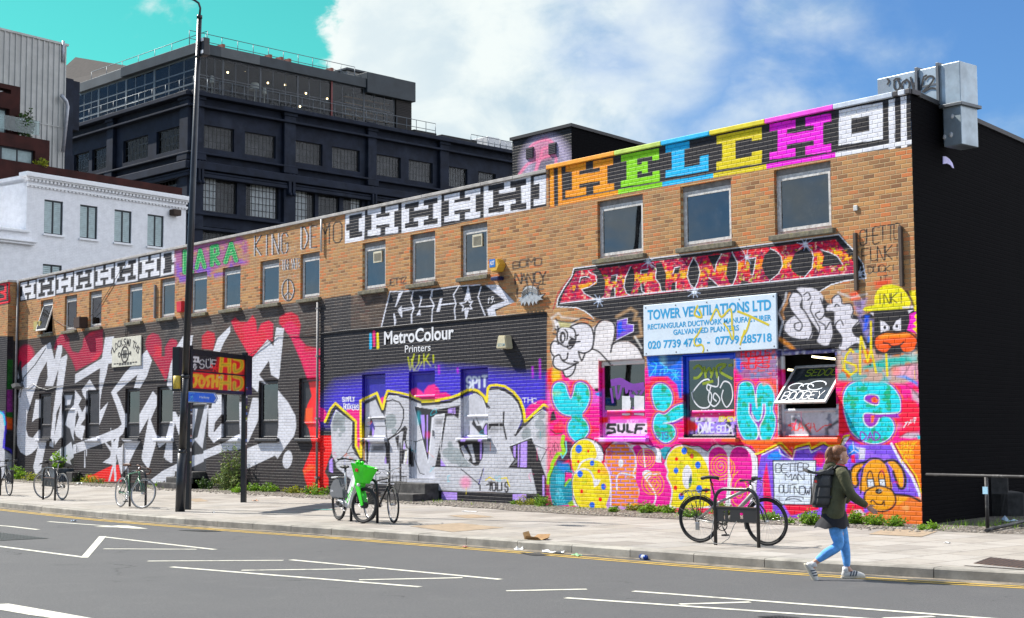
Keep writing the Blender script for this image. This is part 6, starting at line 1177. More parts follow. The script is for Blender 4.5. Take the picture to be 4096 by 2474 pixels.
m.build('pilaster', TEA, tea, TE_R.M)
m = MB()
for z, h, o in ((z_par-.02,.3,.35),(z_par-.9,.16,.18),(zb_-.42,.14,.12),(zb_-1.1,.55,.30),(zb_-1.9,.25,.16),(zt2+.25,.16,.12),(zb2-.22,.16,.12),(zb2-1.2,.2,.15)): m.bbox((-.3,-o-.33,z-h),(sR,-.01,z),.04)
m.build('cornice', TEA, tea, TE_R.M)
for h in up+lo+lw:
 w = grid_window(tea, *h, 8 if h in up else (9 if h[1]-h[0] > 2 else 5),3 if h in up else 5, y=.18, fr=.07); w.matrix_local = TE_R.M
def curtain(F, par, a, b, c, d, y=.32):
 m = MB(); n = max(6, int((b-a)/.09)); vs = []
 for i in range(n+1): x = a+(b-a)*i/n; yy = y+.05*math.sin(i*1.9); vs += [(x,yy,c),(x,yy,d)]
 m.add(vs, [(2*i,2*i+2,2*i+3,2*i+1) for i in range(n)],0, True); return m.build('curtain', CURT, par, F.M)
h = lo[0]; w_ = h[1]-h[0]; curtain(TE_R, tea, h[0], h[0]+w_*.42, h[2], h[3]-.1); h = lo[1]; w_ = h[1]-h[0]; curtain(TE_R, tea, h[0]+w_*.22, h[1], h[2], h[3]-.1); h = lo[2]; curtain(TE_R, tea, h[0], h[1]-.5, h[2], h[3]-.1); h = lo[4]; curtain(TE_R, tea, h[0]+1, h[1], h[2], h[3]-.1)
def hL(x0, yt, yb, x1): a, t = TE_L.at(26, x1, yt); c = TE_L.at(26, x1, yb)[1]; return (TE_L.at(26, x0, yt)[0], a, c, t)
lf = [hL(848,556,690,985), hL(668,605,738,802), hL(500,663,785,596), hL(402,700,812,482)]; lf = [(h[0],h[1],zb_,zt_) for h in lf]; l2 = [hL(830,870,1000,955)]; l2 = [(h[0],h[1],zb2,zt2) for h in l2]
sL = TE_L.at(26,225,700)[0]; sP = TE_L.at(26,432,360,1.4)[0]
m = MB(); holed(m, sL, 0,0, z_par, lf+l2,0,.3); m.build('wall', TEA, tea, TE_L.M)
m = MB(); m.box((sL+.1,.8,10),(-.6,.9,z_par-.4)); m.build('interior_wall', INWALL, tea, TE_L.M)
for h in lf+l2: w = grid_window(tea, *h, 7,3 if h in lf else 5, y=.18, fr=.07); w.matrix_local = TE_L.M
m = MB()
for a, b in ((TE_L.at(26,990,600)[0],-.02),(TE_L.at(26,597,600)[0],TE_L.at(26,632,600)[0])): m.bbox((a,-.3,0),(b,0,z_par-.25),.04); m.bbox((a-.12,-.42,z_par-.55),(b+.1,0.,z_par+.12),.05); m.bbox((a-.12,-.42,zb_-1.),(b+.1,0.,zb_-.45),.05)
m.build('pilaster', TEA, tea, TE_L.M)
m = MB()
for z, h, o in ((z_par-.02,.3,.35),(z_par-.9,.16,.18),(zb_-.42,.14,.12),(zb_-1.1,.55,.30),(zb_-1.9,.25,.16),(zt2+.25,.16,.12)): m.bbox((sL,-o-.33,z-h),(.3,-.01,z),.04)
m.build('cornice', TEA, tea, TE_L.M)
SB = 1.4
zf = TE_R.at(27,600,603, SB)[1]; zs1 = TE_R.at(27,300,225, SB)[1]; zs0 = TE_R.at(27,300,290, SB)[1]
x_end = TE_R.at(27,1385,600, SB)[0]; x_box = TE_R.at(27,1187,450, SB)[0]; x_fin = TE_R.at(27,1490,500, SB)[0]
m = MB(); m.bbox((SB-.25,SB-.25,zs0),(x_box,SB+10,zs1),.03); m.build('roof_slab', TEAL2, tea, TE_R.M)
m = MB(); m.bbox((sP,SB-.24,zs0+.003),(-SB+.2,SB+5,zs1-.003),.03); m.build('roof_slab', mat('grey_roof_edge', (.075,.085,.09),.6, var=.2, scale=.6), tea, TE_L.M)
m = MB(); m.box((sL,.3,z_par-.3),(-.3,14,z_par-.2)); m.build('terrace', PALEC, tea, TE_L.M); m = MB(); m.box((.3,.3,z_par-.3),(sR,13,z_par-.22)); m.build('terrace', PALEC, tea, TE_R.M)
m = MB(); m.box((SB,SB+.02,z_par-.2),(x_fin,SB+.2,zf)); m.build('plinth', PALEC, tea, TE_R.M); m = MB(); m.box((sL+1.5,SB+.02,z_par-.2),(-SB,SB+.2,zf)); m.build('plinth', PALEC, tea, TE_L.M)
bx = [TE_R.at(27, x, 600, SB)[0] for x in (60,300,535,770,980,1185,1375)]; bx[0] = SB
for a, b in zip(bx[:-1], bx[1:]):
 w = grid_window(tea, a, b, zf, zs0,3,2 if a > bx[0]+1 else 2, y=SB+.02, bar=.035, fr=.08, mm=mat('blue_grey_mullion', (.035,.045,.055),.5), name='glazing_bay'); w.matrix_local = TE_R.M
m = MB(); x = bx[4]; m.box((x-.07,SB-.06,zf),(x+.07,SB+.015,zs0)); m.build('red_mullion', mat('red_steel', (.16,.02,.018),.5), tea, TE_R.M)
blx = [TE_L.at(26, x, 450, SB)[0] for x in (415,532,680,832,978)]; blx[-1] = -SB
for a, b in zip(blx[:-1], blx[1:]): w = grid_window(tea, a, b, zf, zs0,3,3, y=SB+.02, bar=.045, fr=.13, mm=LTSTEEL, name='glazing_bay'); w.matrix_local = TE_L.M
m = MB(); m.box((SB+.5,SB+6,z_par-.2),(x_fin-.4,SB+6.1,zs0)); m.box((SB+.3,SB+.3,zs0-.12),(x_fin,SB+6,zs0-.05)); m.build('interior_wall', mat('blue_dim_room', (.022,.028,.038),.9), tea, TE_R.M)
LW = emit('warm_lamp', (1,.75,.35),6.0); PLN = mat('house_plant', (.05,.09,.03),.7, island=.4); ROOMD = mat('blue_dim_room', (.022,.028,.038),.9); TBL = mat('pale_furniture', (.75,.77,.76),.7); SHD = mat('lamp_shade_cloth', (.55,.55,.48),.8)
for k, (x, y) in enumerate(((330,377),(582,443),(820,508),(953,542),(783,590),(440,365),(690,455))):
 s_, z_ = TE_R.at(27, x, y, SB+1.6); m = MB(); m.ball((s_,SB+1.6,z_),.08,1); m.build('pendant_lamp', LW, tea, TE_R.M)
for x, y in ((905,325),(797,365),(710,398),(575,440),(730,330)):
 s_, z_ = TE_L.at(26, x, y, SB+1.6); m = MB(); m.ball((s_,SB+1.6,z_),.08,1); m.build('pendant_lamp', LW, tea, TE_L.M)
for x, y in ((500,465),(232,420),(560,490)):
 s_, z_ = TE_R.at(27, x, y, SB+1.2); r_ = .45 if x == 500 else .18; m = MB(); m.lathe([(r_*.6,.25),(r_,-.25)],14,0, Matrix.Translation((s_,SB+1.2,z_))); m.tube([(s_,SB+1.2,z_-.2),(s_,SB+1.2,zf)],.03,6); m.build('table_lamp', SHD, tea, TE_R.M)
for x0, x1, yt in ((590,705,590),(330,470,520),(800,930,640),(160,290,480),(990,1060,600)):
 a, z_ = TE_R.at(27, x0, yt, SB+1.); b = TE_R.at(27, x1, yt, SB+1.)[0]; m = MB(); m.bbox((a,SB+.8,zf-.5),(b,SB+1.4,zf+.45),.05); m.build('banquette', TBL, tea, TE_R.M)
for x0, x1 in ((890,960),(700,760),(610,660)):
 a = TE_L.at(26, x0,450, SB+1.)[0]; b = TE_L.at(26, x1,450, SB+1.)[0]; m = MB(); m.bbox((a,SB+.8,zf-.3),(b,SB+1.4,zf+.8),.05); m.build('banquette', TBL, tea, TE_L.M)
m = MB()
for i in range(5): a = TE_R.at(27,1060+i*62,560, SB+.9)[0];
s0_, s1_ = TE_R.at(27,1055,560, SB+1.)[0], TE_R.at(27,1370,560, SB+1.)[0]
for j in range(4): z = zf+.75+j*.5; m.box((s0_,SB+.7,z),(s1_,SB+1.,z+.06))
m.build('bar_shelf', mat('wood_shelf', (.20,.12,.05),.6), tea, TE_R.M)  # shelves in one brown wood tone
m = MB(); rb2 = random.Random(5)
for j in range(4):
 x = s0_+.1
 while x < s1_-.1: z = zf+.81+j*.5; hh = rb2.uniform(.18,.34); m.lathe([(.045,0),(.045,hh*.65),(.016,hh*.8),(.016,hh)],6,0, Matrix.Translation((x,SB+.85,z))); x += rb2.uniform(.12,.3)
m.build('bottle_row', mat('bottles', (.10,.12,.11),.2, island=.8), tea, TE_R.M)['kind'] = 'stuff'
zb1 = TE_R.at(27,1188,378, SB)[1]
m = MB(); m.bbox((x_box,SB-.35,zs0-.35),(x_fin,SB+8,zb1),.03); m.build('lift_housing', TEAL2, tea, TE_R.M)
m = MB()
nb = 22
for j in range(nb): z = z_par-.1+(zs0-.35-z_par+.1)*j/nb; m.box((x_end,SB-.02,z),(x_fin-.15,SB+.05,z+(zs0-z_par-.25)/nb*.85))
m.box((x_end,SB+.06,z_par-.2),(x_fin-.15,SB+6,zs0-.36)); m.build('louvre_panel', mat('charred_boards', (.022,.019,.018),.8, island=.3), tea, TE_R.M)
a0 = TE_R.at(27,1078,400, SB+3)[0]; a1 = TE_R.at(27,1190,400, SB+3)[0]; zz1 = TE_R.at(27,1130,375, SB+3)[1]
m = MB(); m.bbox((a0,SB+3,zs1-.2),(a1+3,SB+7,zz1),.03); m.build('plant_room', mat('pale_concrete', (.30,.29,.27),.9, var=.3), tea, TE_R.M)
m = MB(); m.bbox((a0-.2,SB+2.8,zz1+.003),(a1+3,SB+7.2,zz1+.2),.03); m.build('plant_room_roof', TEAL2, tea, TE_R.M)
RIB = mat('red_oxide_steel', (.22,.06,.03),.6)
for x, y in ((280,200),(575,285),(645,297),(695,316),(960,390)):
 s_, z_ = TE_R.at(27, x, y, SB+.4); m = MB(); m.box((s_-.12,SB-.1,zs1),(s_+.12,SB+3,zs1+.28)); m.build('roof_beam', RIB, tea, TE_R.M)
def railing(F, pts, h, n, par, mid=.5, y=SB-.1, rr=.025, lean=0.):
 m = MB()
 for a, b in zip(pts[:-1], pts[1:]):
  for f in (1., mid): m.tube([(a[0],y,a[1]+h*f),(b[0],y,b[1]+h*f)], rr, 6)
 a, b = pts[0], pts[-1]
 for i in range(n+1): t = i/n; m.tube([(a[0]+(b[0]-a[0])*t,y,a[1]+(b[1]-a[1])*t),(a[0]+(b[0]-a[0])*t,y,a[1]+(b[1]-a[1])*t+h)], rr, 6)
 o = m.build('railing', RAILM, par, F.M); return o
railing(TE_R, [(SB,zs1),(x_box,zs1)],1.15,11, tea, y=SB+1.2); railing(TE_L, [(sP,zs1),(-SB-.5,zs1)],1.15,7, tea, y=SB+1.)
railing(TE_R, [(.3,z_par),(TE_R.at(27,1640,800)[0],z_par)],1.15,22, tea, y=.15); railing(TE_L, [(sL,z_par),(-.1,z_par)],1.15,12, tea, y=.15)
m = MB(); a = TE_R.at(27,1500,800,2)[0]; b = TE_R.at(27,1640,830,2)[0]; c = TE_R.at(27,1860,890,2)[0]
m.bbox((a,2,z_par-.2),(b,6,z_par+.9),.05); m.bbox((b,1.4,z_par-.2),(c,7,z_par+.75),.05); m.build('roof_hut', mat('dark_felt', (.028,.026,.025),.9, var=.4), tea, TE_R.M)
m = MB(); a = TE_R.at(27,1960,900,2)[0]; b = TE_R.at(27,2110,930,2)[0]; m.bbox((a,2,z_par-.2),((a+b)/2,4,z_par+1.5),.04); m.bbox(((a+b)/2+.1,2,z_par-.2),(b,4,z_par+1.4),.04); m.build('air_conditioner', mat('white_casing', (.62,.62,.62),.5), tea, TE_R.M)
railing(TE_R, [(TE_R.at(27,1870,900)[0],z_par),(sR-1,z_par)],.9,9, tea, y=.3)
rf = thing('hipped_roof', 'brown slate roof slope between the grey cladding and the dark warehouse', 'roof')
pq = [TE_L.at(26, x, y, 9) for x, y in ((300,222),(600,272),(600,420),(300,400))]
m = MB(); m.prism([(pq[0][0],11,pq[0][1]),(pq[1][0],11,pq[1][1]),(pq[2][0],8,pq[2][1]),(pq[3][0],8,pq[3][1])],(0,1.5,0)); m.build('roof_slope', mat('brown_slates', (.022,.017,.016),.9, var=.3, scale=3), rf, TE_L.M)
# --- white brick building
WH = Face(93,74,(-.214,.976))
WHM = brick_mat('white_brick', painted=False, plain=(.86,.86,.88), axis=0, bd=.005, rough=.7, spec=.2); WHT = mat('white_plaster', (.86,.86,.87),.6, var=.04)
wh = thing('white_building', 'white painted brick building with a dentil cornice and shuttered windows', 'building')
def hW(x0, yt, yb, x1): a, t = WH.at(29, x0, yt); return (a, WH.at(29, x1, yt)[0], WH.at(29, x0, yb)[1], t)
ww = [hW(292,440,842,515), hW(718,500,897,925), hW(1127,558,947,1330), hW(1520,616,997,1712)]; zt3, zb3 = np.mean([h[3] for h in ww]), np.mean([h[2] for h in ww]); ww = [(h[0],h[1],zb3,zt3) for h in ww]
h = hW(273,1207,1600,500); ww.append((h[0],h[1],h[3]-(zt3-zb3),h[3])); h5 = hW(700,1245,1600,900); ww.append((h5[0],h5[1],h[3]-(zt3-zb3),h[3]))
e1_, zct = WH.at(29,60,115); e2_ = WH.at(29,1975,600)[0]; s0w = WH.at(29,75,600)[0]; zcb = WH.at(29,80,275)[1]; zl = WH.at(29,40,806)[1]
m = MB(); holed(m, s0w, e2_, 0, zcb, ww, 0,.14); m.box((s0w,.0,zcb),(e2_,.3,zct-.1)); m.add([(s0w,0,0),(s0w,8,0),(s0w,8,zct-.1),(s0w,0,zct-.1)],[(0,3,2,1)]); m.add([(e2_,0,0),(e2_,8,0),(e2_,8,zct-.1),(e2_,0,zct-.1)],[(0,1,2,3)]); m.box((s0w,.3,zct-.5),(e2_,8,zct-.3))
m.build('wall', WHM, wh, WH.M)
m = MB(); m.box((s0w-18,-.02,0),(s0w-.003,6,zl-.1)); m.build('lower_wing', WHM, wh, WH.M)
m = MB(); m.bbox((s0w-18,-.22,zl-.14),(s0w+.12,.3,zl),.03)
zl2 = WH.at(29,60,935)[1]; zl3 = WH.at(29,60,985)[1]
m.bbox((s0w-18,-.35,zl2-.1),(s0w+.5,-.021,zl2),.03); m.bbox((s0w-18,-.25,zl3),(s0w+.4,-.021,zl2-.101),.03); m.build('moulding', WHT, wh, WH.M)
hc = zct-zcb
m = MB(); m.bbox((s0w-.25,-.35,zct-hc*.36),(e2_+.12,.35,zct),.03); m.bbox((s0w-.18,-.26,zct-hc*.46),(e2_+.1,.0,zct-hc*.36-.002),.02); m.bbox((s0w-.06,-.12,zcb+.02),(e2_+.05,.0,zcb+hc*.18),.01); m.build('cornice', WHT, wh, WH.M)
m = MB(); n = 46
for i in range(n):
 x = s0w-.1+(e2_-s0w+.15)*i/n; w_ = (e2_-s0w)/n*.55
 m.box((x,-.2,zcb+hc*.36),(x+w_,-.001,zcb+hc*.54)); m.box((x+w_*.5,-.1,zcb-.04),(x+w_*1.5,-.001,zcb+.02))
m.build('dentil_course', WHT, wh, WH.M)
SHUT = mat('pale_shutter', (.46,.56,.56),.6, var=.1); NAVY = mat('navy_frame', (.016,.022,.03),.5)
def shutter_window(par, F, a, b, c, d, yy=.06, nsl=16, sill=True):
 m = MB(); fr = .07
 for q in ((a,a+fr*.6,c,d),(b-fr,b,c,d),(a+fr*.6,b-fr,d-fr,d),(a+fr*.6,b-fr,c,c+fr*.7),((a+b)/2-fr*.5,(a+b)/2+fr*.5,c+fr*.7,d-fr)): m.box((q[0],yy,q[2]),(q[1],yy+.06,q[3]))
 w = m.build('window', NAVY, par, F.M)
 for k, (x0, x1) in enumerate(((a+fr*.6,(a+b)/2-fr*.5),((a+b)/2+fr*.5,b-fr))):
  m = MB(); m.box((x0,yy+.05,c+fr*.7),(x1,yy+.055,d-fr))
  for i in range(nsl): z = c+fr+(d-c-2*fr)*i/nsl; hh = (d-c-2*fr)/nsl; m.add([(x0+.03,yy+.012,z+.1*hh),(x1-.03,yy+.012,z+.1*hh),(x1-.03,yy+.046,z+hh*.95),(x0+.03,yy+.046,z+hh*.95)],[(0,1,2,3)])
  m.build('shutter', SHUT, w)
 if sill: m = MB(); m.bbox((a-.08,-.1,c-.12),(b+.08,.03,c-.003),.015); m.build('sill', WHT, w)
 return w
for h in ww: shutter_window(wh, WH, *h)
s_, z_ = WH.at(29,1850,600,-.2); m = MB(); m.bbox((s_-.28,-.4,z_-.17),(s_+.28,0,z_+.17),.05); m.build('wall_vent', mat('rusty_vent', (.05,.03,.02),.8), wh, WH.M)
# --- corten-clad building with grey corrugated tower, behind the white one
CORT = mat('oxblood_cladding', (.034,.0075,.0055),.75, var=.3, scale=1.5, spec=.2, dirt=((.06,.012,.008),.4)); GREYC = mat('grey_corrugated_sheet', (.40,.40,.38),.55,.1, var=.1, scale=1.5, dirt=((.25,.25,.24),.25))
co = thing('flats_building', 'block of flats clad in dark red panels with a grey ribbed upper wall', 'building')
O1, O2 = 3.2,6.5
def C(x, y, o=O1): return WH.at(26, x, y, o)
m = MB(); zc_t = C(290,838)[1]; sa = C(-120,780)[0]; sb = C(985,945)[0]
m.box((sa,O1,0),(sb,O1+12,zc_t));
zc2 = C(293,690)[1]; sc_ = C(293,700)[0]; wn = (C(-140,700)[0], C(215,745)[0], C(215,822)[1], C(215,745)[1])
hole2 = [(wn[0], wn[1], wn[2], wn[3])]
holed(m, sa, sc_, zc_t, zc2, hole2, O1+.4,.5); m.add([(sc_,O1+.4,zc_t),(sc_,O1+9,zc_t),(sc_,O1+9,zc2),(sc_,O1+.4,zc2)],[(0,1,2,3)]); m.box((sa,O1+.5,zc2-.15),(sc_-.02,O1+9,zc2-.05))
zc3 = C(182,387)[1]; sd_ = C(182,400)[0]; wn3 = (C(-150,490)[0], C(124,506)[0], zc2-.4, C(122,506)[1]); slot = (C(-150,380)[0], C(132,410)[0], C(132,425)[1], C(132,402)[1])
holed(m, sa, sd_, zc2-.1, zc3,[wn3, slot], O1+1.2,.6); m.add([(sd_,O1+1.2,zc2-.1),(sd_,O1+6,zc2-.1),(sd_,O1+6,zc3),(sd_,O1+1.2,zc3)],[(0,1,2,3)])
m.build('red_cladding', CORT, co, WH.M)
w3m = (wn[0]+wn[1])/2
shutter_window(co, WH, w3m+.02, wn[1], wn[2], wn[3], yy=O1+.6, nsl=11, sill=False); shutter_window(co, WH, wn[0], w3m-.02, wn[2], wn[3], yy=O1+.6, nsl=11, sill=False)
q3 = (wn3[0]+wn3[1])/2; shutter_window(co, WH, q3, wn3[1], wn3[2], wn3[3], yy=O1+1.5, nsl=14, sill=False); shutter_window(co, WH, wn3[0], q3-.02, wn3[2], wn3[3], yy=O1+1.5, nsl=14, sill=False)
m = MB(); g1 = C(215,590,O1+.3); g0 = C(215,668,O1+.3); m.box((sa,O1+.3,g0[1]),(g1[0],O1+.32,g1[1])); m.build('glass_balustrade', glass('balustrade_glass', tint=(.75,.85,.85)), co, WH.M)
zg = C(338,178,O2)[1]; sg = C(336,300,O2)[0]; sg0 = C(-160,200,O2)[0]
m = MB(); x = sg0; vs = []
while x < sg:
 for dx, dy in ((0,0),(.22,0),(.25,-.06),(.33,-.06),(.36,0)): vs += [(x+dx,O2+dy,0),(x+dx,O2+dy,zg)]
 x += .36
n = len(vs)//2; m.add(vs, [(2*i,2*i+2,2*i+3,2*i+1) for i in range(n-1)]); x1 = vs[-1][0]; m.add([(x1,O2,0),(x1,O2+8,0),(x1,O2+8,zg),(x1,O2,zg)],[(0,1,2,3)]); m.box((sg0,O2-.1,zg),(x1+.1,O2+8,zg+.12));
for t in (.40,): m.box((sg0,O2-.08,zg*.80),(x1,O2-.065,zg*.80+.05))
m.build('grey_cladding', GREYC, co, WH.M)
m = MB(); p1 = C(330,447,O2-.3); p2 = C(366,492,O2-.3); p3 = C(340,755,O2-.3); m.tube([(p1[0],O2-.3,p1[1]),(p2[0]-.1,O2-.3,p2[1]+.1),(p2[0],O2-.3,p2[1]-.2),(p3[0],O2-.3,p3[1])],.11,10); p4 = C(343,155,O2-.1); m.tube([(p4[0],O2-.1,p4[1]),(p4[0],O2-.1,zg-1)],.08,8); m.build('downpipe', mat('pale_downpipe', (.40,.41,.44),.4,.3), co, WH.M)
lk = thing('link_block', 'dark recessed block between the grey clad flats and the warehouse', 'building')
a_ = C(325,600,O2+3)[0]; b_ = C(392,700,O2+3)[0]; z_ = C(340,350,O2+3)[1]; m = MB(); m.box((a_,O2+3,0),(b_,O2+8,z_)); m.build('wall', TEA, lk, WH.M)
m = MB(); z2 = C(360,640,O2+1)[1]; m.box((C(330,640,O2+1)[0],O2+1,0),(C(402,640,O2+1)[0],O2+3,C(360,770,O2+1)[1])); m.build('lower_wall', TEA, lk, WH.M); m = MB(); m.box((b_+.002,O2+4,C(425,640,O2+4)[1]),(C(428,600,O2+4)[0],O2+7,C(360,362,O2+4)[1])); m.build('upper_wall', TEA, lk, WH.M)
# --- small black brick lift house standing on the terrace roof
RY = 6.
xl = on_y(*nat(17,(140,293)), RY)[0]; xc = on_y(*nat(17,(472,212)), RY)[0]; zt5 = on_y(*nat(17,(472,222)), RY)[1]
E(17,(20,20,24),300,350,400,300,0,2);E(17,(200,190,215),330,430,140,165,8,40,.8);E(17,(24,22,28),330,450,70,100,0,50,.6)
for g in ([(180,490),(230,430),(290,410),(270,470),(250,500)],[(275,480),(285,420),(330,390),(380,385),(385,430),(370,470)],[(240,400),(240,340),(300,300),(350,300),(380,330)],[(300,400),(310,350),(340,340)]): L(17,(246,150,180), g, 15,5,.9, True)
P(17,(220,120,150),[(240,340),(330,280),(370,310),(360,400),(250,420)],20,.55)
lh = thing('lift_house', 'small black brick rooftop block sprayed with a pale pink figure', 'building')
front_wall('front_wall', xl, xc, 6.8, zt5,[], lh, y=RY, step=4)
m = MB(); d = SIDE*9; m.add([(xc,RY,6.8),(xc+d.x,RY+d.y,6.8),(xc+d.x,RY+d.y,zt5),(xc,RY,zt5)],[(0,1,2,3)]); m.add([(xl,RY,6.8),(xl,RY+9,6.8),(xl,RY+9,zt5),(xl,RY,zt5)],[(0,3,2,1)]); m.build('side_wall', BLACKBR, lh)
m = MB(); d = SIDE*9.1; o = .06
m.prism([(xl-o,RY-o,zt5+.002),(xc+o,RY-o,zt5+.002),(xc+o+d.x,RY+d.y,zt5+.002),(xl-o,RY+9,zt5+.002)],(0,0,.09)); m.build('coping', MATS['black_coping'], lh)
for x, y in ((240,370),(368,345)):
 s_, z_ = on_y(*nat(17,(x,y)), RY); m = MB(); m.box((s_-.16,RY-.03,z_-.16),(s_+.16,RY-.002,z_+.16));
 for k in range(6): m.box((s_-.15,RY-.045,z_-.15+k*.05),(s_+.15,RY-.031,z_-.13+k*.05))
 m.build('air_brick', mat('plastic_vent', (.06,.05,.06),.6), lh)
# --- sheet-metal duct over the parapet and down the black flank
GALV = mat('galvanised_sheet', (.34,.40,.44),.42,.45, var=.22, scale=2.2, dirt=((.50,.66,.76),.7)); GALVD = mat('duct_flange', (.13,.14,.15),.5,.5)
YF = 1.25
du = thing('ventilation_duct', 'square galvanised ventilation duct bending over the parapet and down the black wall', 'duct')
q = lambda x, y, yy=YF: on_y(*nat(30,(x,y)), yy)
xL, xM, xR = q(-60,200)[0], q(303,300)[0], q(414,300)[0]; zT = q(410,132)[1]; zB = q(300,372)[1]; zD = q(420,604)[1]; zFl = q(370,383)[1]
def yback(px, py, x): d = ray(px, py); t = (x-CAM[0])/d[0]; return (CAM+d*t)[1]
YBk = yback(*nat(30,(512,300)), xR)
m = MB(); m.bbox((xL,YF,zB-.05),(xM-.002,YBk,zT-.004),.012); m.build('horizontal_run', GALV, du)
m = MB(); m.bbox((xM,YF,zFl),(xR,YBk,zT),.012); m.bbox((xM+.02,YF+.015,zD),(xR-.012,YBk-.015,zFl-.002),.012); m.build('drop', GALV, du)
m = MB()
for x in (q(168,200)[0], q(290,250)[0]): m.bbox((x-.03,YF-.045,zB-.03),(x+.03,YBk+.04,zT+.045),.006)
m.bbox((xM-.03,YF-.045,zFl-.03),(xR+.045,YBk+.045,zFl+.03),.006); zz = q(200,285)[1]; m.box((q(175,290)[0],YF-.012,zz),(q(288,290)[0],YF-.001,zz+.03)); m.build('flange', GALVD, du)
m = MB(); m.bbox((xM-.25,YF+.2,zD+.1),(xM+.018,YBk-.1,zD+.75),.02); m.build('side_boot', mat('dark_blue_metal', (.03,.05,.07),.5), du)
m = MB(); m.box((xM-.2,YF+.25,zD+.76),(xM+.01,YBk-.1,zFl)); m.build('duct_gap', mat('black_void', (.01,.006,.006),.9), du)
TG = MB()
def duct_tag(st, r=.022): TG.tube([(q(x,y)[0], YF-.014, q(x,y)[1]) for x, y in spline(np.array(st), False, 4)], r, 6)
for g in ([(75,235),(45,240),(40,285),(60,300),(72,275),(55,235),(35,250)],[(115,240),(85,260),(90,300),(120,295),(125,260),(108,240),(98,262)],[(132,225),(150,300),(148,270),(160,262),(166,300)],[(178,230),(186,300),(205,235),(208,225),(225,215)],[(215,245),(235,222),(262,228),(250,260),(200,312),(240,290),(275,292)],[(0,235),(10,250),(0,270)]): duct_tag(g)
flat(TG, YF-.012).build('scribble', mat('black_marker', (.02,.02,.022),.5), du)
for x, y, r_ in ((365,447,.05),(357,552,.06),(320,565,.05)): m = MB().ball((q(x,y)[0],YF+.012,q(x,y)[1]),(r_*.8,.006,r_),1); m.build('peeled_patch', mat('white_patch', (.7,.7,.7),.7), du)
# ------------------------------------------------------------------ writing
def text_mesh(name, txt, M, w, h, m_, parent, bold=0., ext=.002, space=1.):
 """lettering fitted to a box w x h whose lower left corner is M's origin, in M's x-z plane facing -y"""
 cu = bpy.data.curves.new('t', 'FONT'); cu.body = txt; cu.size = 1; cu.offset = bold; cu.extrude = 0; cu.space_character = space; cu.resolution_u = 3
 t = bpy.data.objects.new('t', cu); COL.objects.link(t); bpy.context.view_layer.update()
 me = bpy.data.meshes.new_from_object(t.evaluated_get(bpy.context.evaluated_depsgraph_get())); bpy.data.objects.remove(t)
 xs = [v.co.x for v in me.vertices]; ys = [v.co.y for v in me.vertices]; x0, x1, y0, y1 = min(xs), max(xs), min(ys), max(ys)
 bm = bmesh.new(); bm.from_mesh(me)
 for q_ in bm.faces: q_.smooth = False
 for v in bm.verts: v.co = Vector(((v.co.x-x0)/(x1-x0)*w, 0,(v.co.y-y0)/(y1-y0)*h))
 r = bmesh.ops.extrude_face_region(bm, geom=bm.faces[:]); bmesh.ops.translate(bm, vec=(0,-ext,0), verts=[e for e in r['geom'] if isinstance(e, bmesh.types.BMVert)])
 me2 = bpy.data.meshes.new(name); bm.to_mesh(me2); bm.free(); me2.materials.append(m_)
 o = bpy.data.objects.new(name, me2); COL.objects.link(o)
 if parent: o.parent = parent
 o.matrix_local = M; return o
def TM(x, y, z): return Matrix.Translation((x,y,z))
WPAINT = mat('white_wall_paint', (.74,.75,.78),.6); BLUT = mat('cyan_lettering', (.02,.32,.62),.5); BLK = mat('black_paint', (.012,.012,.014),.45); BLKG = mat('black_gloss', (.010,.011,.014),.35, dirt=((.05,.05,.05),.4))
def wrect(f, p, q, y=0.): a = fy(f, *p, y); b = fy(f, *q, y); return a[0], a[1], b[0]-a[0], b[1]-a[1]
x, z, _, _ = wrect(5,(688,598),(1380,560)); x2, z2 = fy(5,1380,450); z_ = fy(5,690,598)[1]; zt_m = fy(5,690,470)[1]
text_mesh('lettering', 'MetroColour', TM(x, -.004, z_), x2-x, (zt_m-z_)*1.05, WPAINT, bB, bold=.022)
x, z_ = fy(5,895,676); x2 = fy(5,1150,650)[0]; zt_m = fy(5,895,603)[1]
text_mesh('lettering', 'Printers', TM(x, -.004, z_), x2-x, zt_m-z_, WPAINT, bB, bold=.004)
# --- the ventilation firm's board
sg = thing('sign_board', 'pale blue board of the ventilation firm with cyan lettering and yellow spray', 'sign')
TL, TR_, BR, BL_ = [fy(f, x, y, -.05) for f, x, y in ((6,1172,128),(12,1713,518),(10,322,880),(6,1190,738))]
x0 = (TL[0]+BL_[0])/2; x1 = (TR_[0]+BR[0])/2; zb_s = (BR[1]+BL_[1])/2; zt_s = (TL[1]+TR_[1])/2; sw, sh = x1-x0, zt_s-zb_s
ang = math.atan2((TR_[1]-TL[1]+BR[1]-BL_[1])/2, sw)
Msg = TM(x0,-.05,(TL[1]+BL_[1])/2-sh/2)@Matrix.Rotation(-ang, 4, 'Y')
m = MB(); m.bbox((0,0,0),(sw,.045,sh),.012); m.build('panel', mat('pale_blue_board', (.62,.72,.82),.45, var=.05, scale=3, dirt=((.45,.55,.65),.3)), sg, Msg)
for t, u0, u1, v0, v1, b in (('TOWER VENTILATIONS LTD',.035,.965,.70,.90,.03),('RECTANGULAR DUCTWORK MANUFACTURER',.035,.965,.515,.62,.024),('GALVANISED PLANTERS',.24,.735,.375,.48,.024),('020 7739 4779  -  07799 285718',.035,.965,.13,.29,.026)):
 text_mesh('lettering', t, Msg@TM(u0*sw,-.0015,v0*sh),(u1-u0)*sw, (v1-v0)*sh, BLUT, sg, b, .001)
m = MB()
for u in (.02,.26,.5,.74,.98):
 for v in (.05,.95): m.ball((u*sw,-.003,v*sh),(.018,.006,.018),1)
m.build('screw', mat('screw_head', (.2,.2,.2),.5,.5), sg, Msg)
